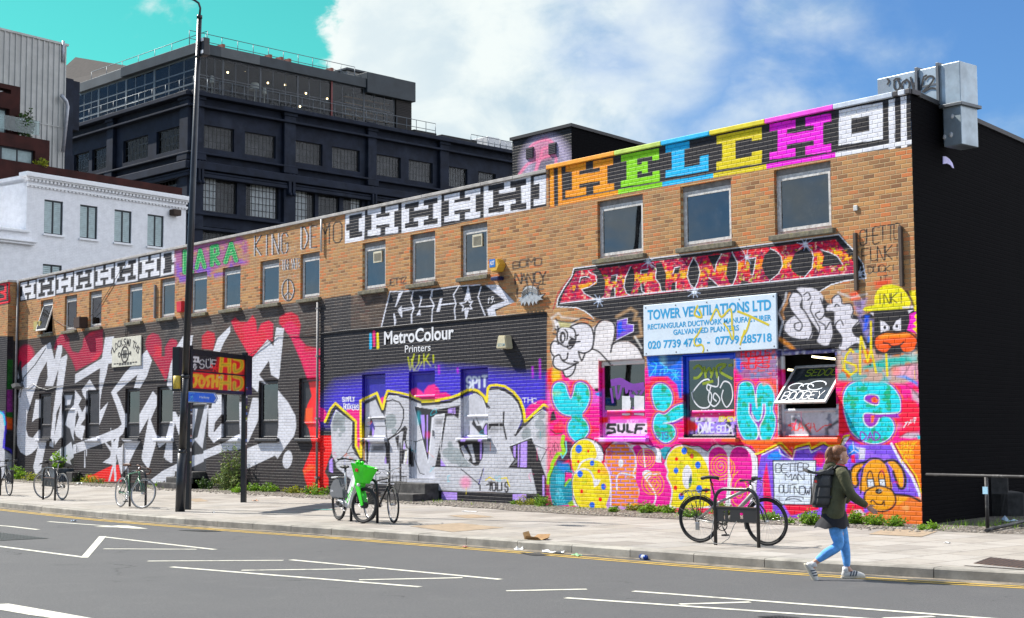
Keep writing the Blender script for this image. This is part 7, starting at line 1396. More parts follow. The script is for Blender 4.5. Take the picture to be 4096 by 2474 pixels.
YSP = mat('yellow_spray', (.62,.50,.012),.6, var=.1)
m = MB(); U = lambda f, p: [((fy(f, *a, -.05)[0]-x0),-.006, fy(f, *a, -.05)[1]-zb_s-math.tan(ang)*(fy(f,*a,-.05)[0]-x0-sw/2)) for a in spline(np.array(p, float), False, 4)]
for p in ([(1120,610),(1095,680),(1150,700),(1130,640)],[(1215,730),(1260,640),(1300,700),(1370,640),(1380,800)],[(1420,655),(1510,690),(1660,760)],[(1520,700),(1490,800),(1450,860)]): m.tube(U(12, p),.026,6)
for p in ([(740,-90),(690,0),(650,60),(670,130),(740,120),(765,170),(750,215)],[(1000,-140),(1060,-60),(1115,60),(1120,-100)],[(1255,-60),(1200,125)]): m.tube(U(9, p),.022,6)
flat(m, -.003).build('spray_scrawl', YSP, sg, Msg)
# --- round-emblem locksmiths board
lkq = [fy(1, x, y, -.04) for x, y in ((820,107),(1048,88),(1046,326),(812,340))]
lk_ = thing('sign_board', 'cream locksmiths board with a key emblem above the silver lettering', 'sign')
lx0, lx1 = (lkq[0][0]+lkq[3][0])/2,(lkq[1][0]+lkq[2][0])/2; lz0, lz1 = (lkq[2][1]+lkq[3][1])/2,(lkq[0][1]+lkq[1][1])/2; lw_, lh_ = lx1-lx0, lz1-lz0
Ml = TM(lx0,-.045, lz0); m = MB(); m.bbox((0,0,0),(lw_,.04,lh_),.01); m.build('panel', mat('cream_board', (.62,.60,.51),.6, dirt=((.35,.32,.22),.5)), lk_, Ml)
BRN = mat('dark_brown_print', (.05,.043,.04),.6)
for k, c in enumerate('LOCKSMITHS'):
 t = -1.+2.*k/9; a = t*.95; cx_, cz_ = lw_*.5+lw_*.42*math.sin(a)*1.12, lh_*.30+lh_*.52*math.cos(a)
 text_mesh('lettering', c, Ml@TM(cx_-.08,-.001,cz_-.12)@Matrix.Rotation(a*.75,4,'Y'),.19 if c != 'I' else .06,.25, BRN, lk_, .02,.002)
m = MB(); cx_, cz_ = lw_*.46, lh_*.42
m.ring((cx_,-.004,cz_),(0,1,0),.26,.035,28,6, flat=.2); m.ring((cx_-.42,-.004,cz_),(0,1,0),.075,.022,16,6, flat=.3); m.box((cx_-.34,-.006,cz_-.02),(cx_+.45,-.001,cz_+.02)); m.box((cx_+.36,-.006,cz_-.02),(cx_+.40,-.001,cz_+.08)); m.box((cx_+.43,-.006,cz_-.06),(cx_+.47,-.001,cz_+.07))
for i in range(4): m.box((cx_-.14+i*.075,-.006,cz_-.13),(cx_-.10+i*.075,-.001,cz_+.14))
m.build('emblem', BRN, lk_, Ml)
m = MB()
for j, n in ((.10,9),(.055,5)):
 for i in range(n): m.box((lw_*(.08 if n == 9 else .26)+i*lw_*.092,-.004,lh_*j),(lw_*(.08 if n == 9 else .26)+i*lw_*.092+lw_*.07,-.001,lh_*j+.035))
m.build('small_print', BRN, lk_, Ml)
# --- boxes and a metal head on the walls
def wall_box(name, f, q, depth, m_, label, cat, parts=None, bev=.02):
 P_ = [fy(f, *p, -depth) for p in q]; mb = MB(); bm = bmesh.new()
 vs = [bm.verts.new((p[0],-depth, p[1])) for p in P_]; k = len(vs); cx = sum(p[0] for p in P_)/k; cz = sum(p[1] for p in P_)/k
 wb = [bm.verts.new((cx+(p[0]-cx)*1.10,0, cz+(p[1]-cz)*1.06)) for p in P_]
 bm.faces.new(vs); bm.faces.new(wb[::-1])
 for i in range(k): bm.faces.new((vs[i], wb[i], wb[(i+1)%k], vs[(i+1)%k]))
 bmesh.ops.recalc_face_normals(bm, faces=bm.faces[:]); bmesh.ops.bevel(bm, geom=bm.edges[:], offset=bev, segments=2, affect='EDGES')
 t = thing(name, label, cat, (cx, 0, cz)); o = MB().bm(bm).build('casing', m_, t, TM(-cx,0,-cz)); return t, cx, cz
t, cx, cz = wall_box('alarm_box', 5,[(1815,504),(1885,504),(1902,632),(1795,634)],.20, mat('cream_alarm', (.60,.54,.36),.45), 'cream trapezoid alarm box on the black wall right of the printers name', 'alarm box')
text_mesh('lettering', 'SECOM', TM(-.13,-.202,-.10),.26,.07, mat('pale_blue_print', (.25,.38,.42),.6), t, .01,.001)
t, cx, cz = wall_box('alarm_box', 15,[(868,566),(900,558),(912,560),(926,590),(912,628),(880,632),(864,600)],.20, mat('yellow_alarm', (.66,.40,.05),.4), 'yellow hexagonal alarm box beside the third window above the printers', 'alarm box')
m = MB(); m.box((-.15,-.206,-.06),(.06,-.201,.13)); m.build('badge', mat('badge_blue', (.02,.16,.52),.4), t); text_mesh('lettering', 'ADT', TM(-.125,-.207,-.01),.16,.10, WPAINT, t, .03,.001); m = MB(); m.bbox((-.13,-.19,-.37),(.14,0,-.28),.02); m.build('siren_base', mat('siren_blue', (.01,.015,.08),.4), t)
t, cx, cz = wall_box('alarm_box', 14,[(84,616),(122,612),(122,690),(86,697)],.12, mat('red_alarm', (.62,.012,.03),.4), 'red alarm box on the orange brick behind the lamp post', 'alarm box', bev=.012)
t, cx, cz = wall_box('alarm_box', 13,[(176,616),(226,612),(227,682),(176,684)],.16, mat('yellowed_alarm', (.48,.40,.13),.5), 'yellowed box on brick left of the tilted open window', 'alarm box', bev=.012); m = MB()
for i in range(5): m.box((.02,-.166,-.12+i*.06),(.17,-.161,-.095+i*.06))
m.build('vent_slot', BRN, t)
t, cx, cz = wall_box('flood_lamp', 13,[(477,586),(522,580),(522,662),(478,664)],.30, mat('brown_box', (.05,.026,.018),.7), 'brown box jutting out beside the second window from the left', 'box', bev=.012)
t, cx, cz = wall_box('flood_lamp', 31,[(68,742),(95,732),(105,755),(80,768)],.3, mat('grey_box', (.10,.10,.10),.7), 'small dark flood lamp at the left corner by the drainpipe', 'lamp', bev=.012)
mh = thing('metal_plaque', 'silver metal domed head with a row of spikes fixed to the brick', 'wall ornament'); STL = mat('brushed_steel', (.50,.50,.50),.42,.55, var=.2, scale=12)
def hp(x, y, d): a = fy(15, x, y, -d); return (a[0],-d, a[1])
dome = [(1050,775),(1055,745),(1075,718),(1100,710),(1130,720),(1145,745),(1150,765)]
m = MB(); m.prism([hp(x,y,.07) for x, y in dome+[(1180,758),(1158,778),(1172,790)]+[(1150,790),(1140,800),(1135,815),(1125,795),(1115,822),(1105,796),(1092,824),(1082,797),(1068,824),(1062,800),(1050,825),(1046,796),(1032,800),(1045,785),(1030,778)]],(0,.05,0)); m.build('spiked_face', STL, mh)
m = MB()
for k in range(4): m.tube([hp(x,y,.078) for x, y in spline(np.array([(1052,775-k*9),(1100,742-k*7),(1148,764-k*8)],float), False, 5)],.008,5)
for x in (1085,1110): m.tube([hp(x,y,.078) for y in (712,762)],.007,5)
m.build('ridge', mat('ridge_steel', (.16,.16,.16),.5,.4), mh)  # ridges in a darker steel than the face
m = MB(); a = fy(17,2070,680,-.03); m.bbox((a[0]-.045,-.03,a[1]-.05),(a[0]+.045,0,a[1]+.05),.008); tag(m.build('wall_switch', mat('white_plastic', (.6,.6,.58),.5)), 'tiny white plastic box on the brick under the HO of the band', 'fitting')
d0 = SIDE;
def on_side(f, x, y, o=.02):
 n_ = np.array([SIDE.y, -SIDE.x, 0]); r = ray(*nat(f,(x,y))); t = (np.array([0,0,0])+n_*o-CAM)@n_/(r@n_); return CAM+r*t
m = MB(); pts = [on_side(28, x, y) for x, y in ((660,1212),(700,1216),(750,1250),(795,1310),(820,1390),(800,1385),(770,1345),(720,1318),(660,1328))]
m.prism([Vector(p) for p in pts],(-.015*SIDE.y,.015*SIDE.x,0)); tag(m.build('disc_fragment', mat('lilac_disc', (.55,.50,.95),.4)), 'lilac crescent stuck to the black wall under the duct', 'wall ornament')
# --- doorsteps, planter
STEP = mat('worn_black_step', (.05,.047,.045),.8, var=.4, scale=5, dirt=((.20,.19,.18),.5), bump=.006); STEPG = mat('grey_step', (.20,.19,.18),.85, var=.3, scale=5, bump=.006)
t = thing('door_steps', 'two black concrete doorsteps below the printers door', 'steps', (-14.45,0,.17)); m = MB(); m.bbox((-.62,-.80,-.1),(.74,-.41,.18),.02); m.build('lower_step', STEP, t); m = MB(); m.bbox((-.60,-.408,-.1),(.70,.05,.42),.02); m.build('upper_step', STEP, t)
t = thing('door_steps', 'three dark doorsteps beside the bush behind the sign board', 'steps', (-26.1,0,.17))
for k in range(3): m = MB(); m.bbox((-1.0+.3*k,-.75+.14*k,-.1),(.75,-.002-.001*k,.17*(k+1)),.02); m.build('step', STEP, t)
t = thing('planter', 'dark concrete trough holding a leafy plant by the locksmiths door', 'planter', (-35.6,-.32,.17)); m = MB(); m.bbox((-.72,-.30,-.1),(.72,.30,.47),.02); m.build('trough', mat('painted_trough', (.07,.085,.10),.8, var=.5, scale=4), t); m = MB(); m.box((-.66,-.24,.472),(.66,.24,.478)); m.build('soil', EARTH, t)
m = MB(); m.bbox((-34.85,-.35,.1),(-34.3,-.01,.52),.02); tag(m.build('door_step', STEP), 'dark step right of the dark planting trough', 'steps')
# --- rail and steps at the black flank
RAILB = mat('flaking_black_rail', (.03,.028,.028),.6, dirt=((.35,.34,.33),.55), scale=14)
g_ = fz(25,2225,603,.172); pz = on_y(*nat(25,(2200,262)), g_[1])[1]
t = thing('hand_rail', 'flaking black post with a long horizontal rail at the right edge', 'railing', (g_[0], g_[1],.17)); m = MB(); m.tube([(0,0,-.05),(0,0,pz-.17)],.030,12); m.build('post', RAILB, t); m = MB(); a = fy(25,1800,245,.02); m.tube([(a[0]+.05-g_[0],.04-g_[1], a[1]-.17),(0,0,pz-.17+.02),(4,-.1,pz-.17+.02)],.026,10); m.build('rail', RAILB, t)
m = MB(); m.box((-.045,-.045,pz-.17-.28),(.045,-.028,pz-.17-.16)); m.build('sticker', mat('pale_sticker', (.35,.6,.75),.5), t)
a = fz(25,2215,625,.172); b = fz(25,2470,585,.172); m = MB(); m.tube([(*a,.2),(b[0],b[1],.26)],.03,8); tag(m.build('fallen_post', RAILB), 'grey post lying on the rubble at the right edge', 'post')
t = thing('flank_steps', 'dark concrete steps against the black side wall', 'steps')
def on_s2(f, x, y, z): return Vector((*fz(f, x, y, z),0))
for k, (xa, xb, ya, h) in enumerate(((2100,2370,520,.75),(2230,2470,520,.45))):
 p = on_s2(25, xa, ya, .17); q_ = on_s2(25, xb, ya, .17); m = MB(); m.bbox((0,0,-.1),((q_-p).length,1.2,h),.03); m.build('step', mat('dark_stone', (.045,.042,.04),.9, var=.4), t, Matrix.Translation((p.x,p.y,.17))@Matrix.Rotation(math.atan2((q_-p).y,(q_-p).x),4,'Z'))
# --- lamp post
LB = Vector((-14.38,-6.61,.13))
def facing(px, py, P0):
 r = ray(px, py); t = ((np.array(P0)-CAM)@FWD)/(r@FWD); return Vector(CAM+r*t)
tp = facing(798,70, LB); tb = facing(720,2048, LB); ax = (tp-tb)
lp = thing('lamp_post', 'tall black street lamp post leaning slightly beside the graffitied sign board', 'lamp post', LB)
POSTM = mat('black_post_paint', (.011,.013,.018),.32, dirt=((.06,.065,.07),.4), scale=5, bump=.002)
P_at = lambda py: tb-LB+ax*((2048-py)/(2048-70.))
m = MB(); m.tube([P_at(2060), P_at(1812)],.106,20); m.tube([P_at(1812),P_at(1798)],[.106,.082],20); m.tube([P_at(1798), P_at(1505)],.082,20); m.tube([P_at(1505),P_at(1000), P_at(70)],[.076,.074,.052],20); m.build('shaft', POSTM, lp)
m = MB(); m.tube([P_at(1512),P_at(1500)],.09,20); m.tube([P_at(232),P_at(222)],.062,16); m.tube([P_at(75),P_at(62)],.062,16); m.build('collar', POSTM, lp)
arm = [facing(x*1.6623, y*1.6623, tp)-LB for x, y in ((480,42),(482,20),(478,8),(468,1),(452,-6),(400,-26),(330,-44))]
m = MB(); m.tube(arm, .024,10); m.build('arm', POSTM, lp); m = MB(); e = arm[-1]; m.ball((e.x,e.y,e.z),(.35,.18,.09),2); m.build('lantern', POSTM, lp)
b = facing(818,190, tp)-LB; m = MB(); m.bbox((b.x-.10,b.y-.08,b.z-.20),(b.x+.10,b.y+.08,b.z+.20),.02); m.build('camera_box', BLK, lp); m = MB()
for dz_ in (.11,-.16): m.box((b.x+.02,b.y-.10,b.z+dz_),(b.x+.10,b.y-.081,b.z+dz_+.07))
m.build('label', WPAINT, lp)
m = MB(); c_ = facing(728,1940, LB)-LB;
m.build('scuff', WPAINT, lp) if False else None
# --- sign board on two posts
P1, P2 = Vector((-14.99,-6.12,.14)), Vector((-16.89,-3.61,.155))
class FB(Face):
 def __init__(s, p, d): s.o = np.array([p[0],p[1],0.]); s.set(d)
BF = FB(P1,(P2-P1)[:2]);
sbd = thing('direction_board', 'black two-row board on posts covered in orange HO graffiti lettering', 'sign', (P1.x,P1.y,.14)); IM = Matrix.Translation((-P1.x,-P1.y,-.14))
def bz(x, y): return BF.at(2, x, y)
zt1 = (bz(105,316)[1]+bz(690,352)[1])/2; zb1_ = (bz(98,660)[1]+bz(685,680)[1])/2; b0 = bz(102,500)[0]; b1 = bz(690,500)[0]
MB_ = IM@BF.M
for s_ in (0., (P2-P1).length): m = MB(); m.bbox((s_-.06,-.075,.05),(s_+.06,.045,zt1+.06),.01); m.build('post', BLKG, sbd, MB_)
OPS_KEEP = OPS; OPS = []
P(2,(14,14,16),[(60,300),(720,300),(720,720),(60,720)],2)
T(2,(210,210,212), 'SUF', 275,465,415,462,60,7,1.2, jit=.05);L(2,(210,210,212),[(345,395),(347,402)],7);L(2,(210,210,212),[(362,393),(364,400)],7)
L(2,(220,40,20),[(370,440),(415,490)],9,3);L(2,(220,40,20),[(385,490),(410,440)],9,3);L(2,(220,40,20),[(365,470),(420,465)],9,3);
for q in ([(425,400),(470,370),(620,395),(630,500),(440,500)],[(210,505),(425,515),(425,640),(210,635)],[(430,520),(635,525),(632,645),(440,640)]): P(2,(240,60,16), q, 22,1, True)
HOx = lambda dy: ([(455,385+dy),(445,495+dy)],[(515,385+dy),(515,495+dy)],[(450,440+dy),(515,440+dy)],[(555,390+dy),(610,410+dy),(610,470+dy),(560,495+dy),(555,440+dy)])
for dy in (0,145):
 for g in HOx(dy): L(2,(240,60,16), g, 40,4,1, True);
 for g in HOx(dy): L(2,(250,200,40), g, 30,5,1, True);L(2,(140,150,30), g, 13,8,.8, True)
for g in ([(215,525),(268,525)],[(248,525),(248,585),(228,612),(212,590)],[(290,530),(275,580),(295,615),(315,570),(290,530)],[(370,530),(335,545),(350,580),(340,610)],[(385,530),(380,615)],[(420,530),(415,610)],[(385,570),(420,570)]): L(2,(250,190,40), g, 24,4,1, True)
L(2,(240,60,16),[(285,560),(286,568)],5);L(2,(240,60,16),[(302,560),(303,568)],5);L(2,(240,60,16),[(280,585),(293,598),(308,585)],5)
P(2,(220,220,224),[(210,368),(273,375),(273,424),(210,418)],1.5);E(2,(30,30,34),230,397,7,12);E(2,(30,30,34),250,399,7,12);E(2,(220,220,224),238,455,18,24);T(2,(30,30,34),'CAT',222,470,256,470,22,4)
P(2,(230,230,232),[(500,640),(525,645),(520,668),(505,660)],1);L(2,(230,230,232),[(560,655),(590,650)],5);T(2,(200,205,210), 'REA', 428,548,458,548,14,3)
def face_panel(name, F, s0, s1, z0, z1, y, m_, parent, M, res=.02, th=.05):
 xs = np.linspace(s0, s1, max(2, int((s1-s0)/res))); zs = np.linspace(z0, z1, max(2, int((z1-z0)/res))); X, Z = np.meshgrid(xs, zs); nx, nz = len(xs), len(zs)
 Wp = F.o+F.d*X.ravel()[:,None]+F.n*y; Wp[:,2] = Z.ravel(); c = paint(*pix(Wp)); V = np.stack([X.ravel(), np.full(X.size,y), Z.ravel()],1)
 i, j = np.meshgrid(np.arange(nx-1), np.arange(nz-1)); i = i.ravel(); j = j.ravel(); Fc = np.stack([j*nx+i, j*nx+i+1,(j+1)*nx+i+1,(j+1)*nx+i],1)
 o = quick_mesh(name, V, Fc, m_, parent, c); o.matrix_local = M; return o
m = MB(); m.bbox((b0,-.03,zb1_),(b1,.14,zt1),.015); m.build('cabinet', BLKG, sbd, MB_)
zr = [bz(400,375)[1], bz(400,502)[1], bz(400,512)[1], bz(400,640)[1]]; ra, rb_ = bz(208,450)[0], bz(640,450)[0]
face_panel('sign_panel', BF, ra, rb_, zr[1], zr[0],-.036, BOARD, sbd, MB_); face_panel('sign_panel', BF, ra, rb_, zr[3], zr[2],-.036, BOARD, sbd, MB_)
m = MB(); m.box((ra-.02,-.045,zr[2]+.002),(rb_+.02,-.031,zr[1]-.002)); m.box((ra-.02,-.045,zr[0]+.004),(rb_+.02,-.031,zr[0]+.05)); m.box((ra-.02,-.045,zr[3]-.05),(rb_+.02,-.031,zr[3]-.004)); m.build('rail', BLKG, sbd, MB_)
OPS = OPS_KEEP
rs = random.Random(8); STK = [mat('sticker_%s' % n, c, .5) for n, c in (('white',(.6,.6,.6)),('blue',(.1,.2,.5)),('lime',(.4,.5,.03)),('red',(.5,.05,.05)))]
for s_, zs_ in ((0.,(1.0,2.9)),((P2-P1).length,(.9,3.0))):
 for k in range(9): z = rs.uniform(*zs_); hh = rs.uniform(.03,.07); m = MB(); m.box((s_-.05,-.078,z),(s_+rs.uniform(.02,.05),-.0755,z+hh)); m.build('sticker', STK[rs.randrange(4) if k%3 else 0], sbd, MB_)
# --- blue cycle-route arrow
ar = thing('direction_sign', 'blue cycle network arrow sign pointing right to Hackney on the lamp post', 'sign')
AF = FB((LB.x, LB.y),(P2-P1)[:2]); AM = AF.M; ap = [AF.at(2, x, y, -.09) for x, y in ((178,650),(400,652),(425,694),(405,745),(178,741))]
zc_ = (ap[0][1]+ap[4][1])/2; hz = (ap[0][1]-ap[4][1])/2; sx0_, sx1_, sx2_ = ap[0][0],(ap[1][0]+ap[3][0])/2, ap[2][0]
def arrow(s0, s1, s2, h): return [(s0,0,zc_-h),(s1,0,zc_-h),(s2,0,zc_),(s1,0,zc_+h),(s0,0,zc_+h)]
m = MB(); m.prism([(x,-.09,z) for x, _, z in arrow(sx0_,sx1_,sx2_,hz)],(0,.02,0)); m.build('rim', mat('grey_rim', (.30,.36,.40),.5), ar, AM)
m = MB(); m.prism([(x,-.095,z) for x, _, z in arrow(sx0_+.02,sx1_-.012,sx2_-.03,hz-.022)],(0,.004,0)); m.build('plate', mat('route_blue', (.005,.13,.75),.35), ar, AM)
wd = sx2_-sx0_; m = MB(); m.prism([(sx1_-.10,-.097,zc_-hz+.035),(sx1_-.03,-.097,zc_-hz+.035),(sx2_-.05,-.097,zc_),(sx1_-.03,-.097,zc_+hz-.035),(sx1_-.10,-.097,zc_+hz-.035),(sx2_-.12,-.097,zc_)],(0,.002,0)); m.build('chevron', mat('pale_chevron', (.55,.62,.72),.5), ar, AM)
LWT = mat('pale_lettering', (.62,.75,.85),.5); CYN = mat('cyan_icon', (.10,.42,.85),.5)
text_mesh('lettering', 'Hackney', AM@TM(sx0_+wd*.38,-.0955,zc_-hz*.28), wd*.32, hz*.55, LWT, ar, .005,.001); text_mesh('lettering', 'LONDON', AM@TM(sx0_+wd*.05,-.0955,zc_+hz*.55), wd*.17, hz*.22, CYN, ar, .01,.001); text_mesh('lettering', 'NETWORK', AM@TM(sx0_+wd*.04,-.0955,zc_-hz*.82), wd*.19, hz*.22, CYN, ar, .01,.001)
m = MB(); bx_, r_ = sx0_+wd*.13, hz*.26
for dx in (-1.3,1.3): m.ring((bx_+dx*r_,-.097,zc_-.02),(0,1,0), r_, .008,16,5, flat=.2)
for a, b in (((-1.3,0),(-.3,1.)),((-.3,1.),(.9,1.)),((.9,1.),(1.3,0)),((-.3,1.),(0,0)),((0,0),(.9,1.)),((.9,1.),(.7,1.6)),((-.3,1.),(-.4,1.4))): m.tube([(bx_+a[0]*r_,-.097,zc_-.02+a[1]*r_),(bx_+b[0]*r_,-.097,zc_-.02+b[1]*r_)],.007,5)
m.build('bicycle_icon', CYN, ar, AM); m = MB(); m.box((sx0_-.02,-.09,zc_-.1),(sx0_+.1,.0,zc_+.1)); m.build('bracket', BLK, ar, AM)
bq = facing(708,1530, LB); m = MB(); m.tube([bq+Vector((.0,0,-.14)), bq+Vector((.002,0,.14))],.082,14); tag(m.build('post_sticker', mat('yellow_sticker', (.55,.40,.05),.5)), 'yellow notice wrapped round the lamp post above the blue sign', 'sticker')
# ------------------------------------------------------------------ bicycles and stands
TYRE = mat('tyre_rubber', (.014,.014,.015),.75); TYREG = mat('grey_tyre', (.16,.155,.145),.8); ALU = mat('aluminium', (.48,.48,.49),.35,.8); CHR = mat('dull_chrome', (.40,.40,.41),.28,.9); BLKM = mat('matt_black', (.012,.012,.013),.5); BSAD = mat('brown_leather', (.12,.045,.022),.5); PLAS = mat('black_plastic', (.018,.018,.019),.55)
REDL = mat('red_reflector', (.6,.02,.01),.25)
def wheel(par, c, axis, r, tyre, rim, name='wheel', tr=.019, spokes=28, hub=.022, M=None):
 c = Vector(c); axis = Vector(axis).normalized(); MM = M or Matrix.Identity(4)
 m = MB(); m.ring(c, axis, r-tr, tr, 56,8); w = m.build(name, tyre, par, MM)
 m = MB(); m.ring(c, axis, r-tr*2-.007,.011,56,6); m.build('rim', rim, w)
 m = MB(); a = axis.orthogonal().normalized(); b = axis.cross(a)
 for k in range(spokes):
  t = 2*math.pi*k/spokes; d = a*math.cos(t)+b*math.sin(t); t2 = t+(.22 if k%4 < 2 else -.22); d2 = a*math.cos(t2)+b*math.sin(t2); sd = .03 if k%2 else -.03
  m.tube([c+d2*.02+axis*sd, c+d*(r-tr*2-.01)],.0013,3, caps=False)
 m.build('spokes', CHR, w)
 m = MB(); m.tube([c-axis*.05, c+axis*.05], hub, 10); m.build('hub', ALU if hub < .03 else BLKM, w)
 return w
def bike(name, label, rear, front, z, fcol, style='diamond', bars='flat', tyre=TYRE, rim=ALU, saddle=BLKM, steer=0., lean=0., r=.345, mud=False, rack=False, basket=None, gears=True, group='bicycles locked to the stands', forkm=None, chain=True, drop=0., tr=.019):
 rear = Vector((*rear,z)); front = Vector((*front,z)); L0 = (front-rear).length; rz = math.atan2(front.y-rear.y, front.x-rear.x)
 t = thing(name, label, 'bicycle', rear, rz, group); t.rotation_euler = (lean, 0, rz)
 Lb = L0; BB = Vector((.43,0,.285)); ST = Vector((.295,0,.76-drop)); HT = Vector((Lb-.235,0,.86-drop*.3)); HB = Vector((Lb-.185,0,.70-drop*.2)); RA = Vector((0,0,r)); FA = Vector((Lb,0,r))
 hax = (HT-HB).normalized(); S = Matrix.Translation(HB)@Matrix.Rotation(steer, 4, hax)@Matrix.Translation(-HB)
 forkm = forkm or fcol
 if style == 'diamond':
  m = MB(); m.tube([BB,ST],.016,10); m.tube([ST,HT-hax*.03],.016,10); m.tube([BB,HB+hax*.03],.02,10); m.tube([HB,HT],.021,10)
  for s in (-.055,.055): m.tube([RA+Vector((0,s,0)), BB+Vector((0,s*.55,0))],.010,8); m.tube([RA+Vector((0,s,0)), ST+Vector((0,s*.4,-.02))],.009,8)
  m.tube([BB-Vector((0,.04,0)),BB+Vector((0,.04,0))],.024,10); m.build('frame', fcol, t)
 elif style == 'hybrid':
  m = MB(); m.tube([BB,Vector((.32,0,.60))],.019,10); m.tube([RA+Vector((.02,0,.02)),Vector((.33,0,.60)),HT-hax*.02],[.014,.02,.026],10); m.tube([BB,HB+Vector((-.03,0,.05)),HB+hax*.06],[.03,.034,.03],12); m.tube([HB-hax*.02,HT+hax*.01],.03,12)
  for s in (-.06,.06): m.tube([RA+Vector((0,s,0)), BB+Vector((0,s*.6,0))],.011,8); m.tube([RA+Vector((0,s,0)), Vector((.33,s*.3,.60))],.011,8)
  m.build('frame', fcol, t)
 m = MB()
 for s in (-.052,.052): m.tube([FA+Vector((0,s,0)), FA+Vector((-.055,s,.16)), HB+Vector((.0,s*.8,-.03))],[.008,.011,.013],8)
 m.tube([HB+Vector((0,-.05,-.02)),HB+Vector((0,.05,-.02))],.014,8); m.tube([HB-hax*.02,HB+hax*.02],.02,8); m.build('fork', forkm, t, S)
 rw = wheel(t, RA, (0,1,0), r, tyre, rim, tr=tr); fw = wheel(t, FA, (0,1,0), r, tyre, rim, M=S, tr=tr)
 st_ = Vector((.225,0,.955-drop));
 m = MB(); m.tube([ST+(BB-ST).normalized()*.1 if style == 'diamond' else Vector((.32,0,.58)), st_],.0135,8); m.build('seat_post', ALU if style == 'diamond' else BLKM, t)
 bm = bmesh.new(); prof = [(-.13,.075,.0),(-.11,.085,.012),(-.03,.075,.02),(.04,.04,.018),(.10,.022,.014),(.145,.018,.004)]; rws = []
 for (x, w, h) in prof: rws.append([bm.verts.new((st_.x+x, w*math.cos(a), st_.z+.015+h+.02*math.sin(a)*(1 if math.sin(a) > 0 else 1.6))) for a in [2*math.pi*k/10 for k in range(10)]])
 for a, b in zip(rws[:-1], rws[1:]):
  for k in range(10): bm.faces.new((a[k],a[(k+1)%10],b[(k+1)%10],b[k]))
 bm.faces.new(rws[0][::-1]); bm.faces.new(rws[-1]); bmesh.ops.recalc_face_normals(bm, faces=bm.faces[:]);MB().bm(bm, smooth=True).build('saddle', saddle, t)
 ht = HT+hax*.07; stem = ht+Vector((.07,0,.02))
 m = MB(); m.tube([HT,ht],.015,8); m.tube([ht,stem],.014,8)
 if bars == 'flat': m.tube([stem+Vector((-.05,.30,.015)),stem+Vector((-.01,.12,.012)),stem,stem+Vector((-.01,-.12,.012)),stem+Vector((-.05,-.30,.015))],.0115,8)
 elif bars == 'drop':
  m.tube([stem+Vector((0,.19,0)),stem+Vector((0,-.19,0))],.012,8)
 elif bars == 'swept': m.tube([stem+Vector((-.22,.29,.06)),stem+Vector((-.05,.24,.07)),stem+Vector((.02,.1,.05)),stem,stem+Vector((.02,-.1,.05)),stem+Vector((-.05,-.24,.07)),stem+Vector((-.22,-.29,.06))],.0115,8)
 hb = m.build('handlebar', BLKM if bars == 'flat' else ALU, t, S)
 m = MB()
 for s in (1,-1):
  if bars == 'flat': m.tube([stem+Vector((-.03,s*.20,.014)),stem+Vector((-.052,s*.31,.015))],.017,8)
  elif bars == 'drop': m.tube([stem+Vector((0,s*.18,0)),stem+Vector((.03,s*.2,0)),stem+Vector((.10,s*.2,-.02)),stem+Vector((.125,s*.2,-.06)),stem+Vector((.09,s*.2,-.12)),stem+Vector((.02,s*.2,-.13))],.016,8)
  else: m.tube([stem+Vector((-.11,s*.265,.065)),stem+Vector((-.23,s*.295,.058))],.017,8)
 m.build('grips', BSAD if saddle is BSAD else PLAS, hb)
 m = MB()
 for s in (1,-1): m.tube([stem+Vector((.0,s*.17,.0)),stem+Vector((.05,s*.2,-.02)),stem+Vector((.03,s*.28,-.035))],.006,6)
 if bars == 'flat': m.bbox((stem.x-.02,-.05,stem.z+.012),(stem.x+.05,.05,stem.z+.06),.012)
 m.build('brake_levers', PLAS, hb)
 m = MB(); m.tube([stem+Vector((.02,.1,0)), stem+Vector((.13,.03,-.05)), HB+Vector((.10,.02,.08)), HB+Vector((.04,0,-.04))],.003,5); m.tube([stem+Vector((.02,-.12,0)), stem+Vector((.15,-.06,-.08)), HB+Vector((.03,-.02,.1)), HB+Vector((-.1,-.02,.02))],.003,5); m.build('brake_cable', PLAS, t, S)
 c = MB(); c.ring(BB+Vector((0,-.05,0)),(0,1,0),.085,.008,30,5)
 for k in range(5): a = k*1.2566; c.tube([BB+Vector((0,-.05,0)),BB+Vector((.08*math.cos(a),-.05,.08*math.sin(a)))],.007,5)
 ca = 1.0; dv = Vector((math.cos(ca),0,-math.sin(ca)))*.17
 c.tube([BB+Vector((0,-.065,0)),BB+dv+Vector((0,-.075,0))],.010,6); c.tube([BB+Vector((0,.065,0)),BB-dv+Vector((0,.075,0))],.010,6); ck = c.build('crankset', PLAS if style == 'hybrid' else ALU, t)
 for s, d in ((-1,dv),(1,-dv)):
  q = BB+d+Vector((0,s*.12,0)); p = MB(); p.bbox(q-Vector((.045,.045,.012)), q+Vector((.045,.045,.012)),.006); p.build('pedal', PLAS, ck)
 if chain:
  m = MB(); y = -.05; m.tube([(0,y,r+.035),(BB.x,y,BB.z+.085)],.004,4); m.tube([(0,y,r-.035),(.02,y,r-.11) if gears else (.1,y,r-.05),(BB.x,y,BB.z-.085)],.004,4); m.ring((0,y,r),(0,1,0),.038,.012,16,5); m.build('chain', mat('chain_steel', (.12,.11,.10),.45,.7), t)
 if gears: m = MB(); m.bbox((-.02,-.085,r-.16),(.05,-.06,r-.04),.01); m.ring((.015,-.07,r-.12),(0,1,0),.018,.005,12,5); m.build('derailleur', CHR, t)
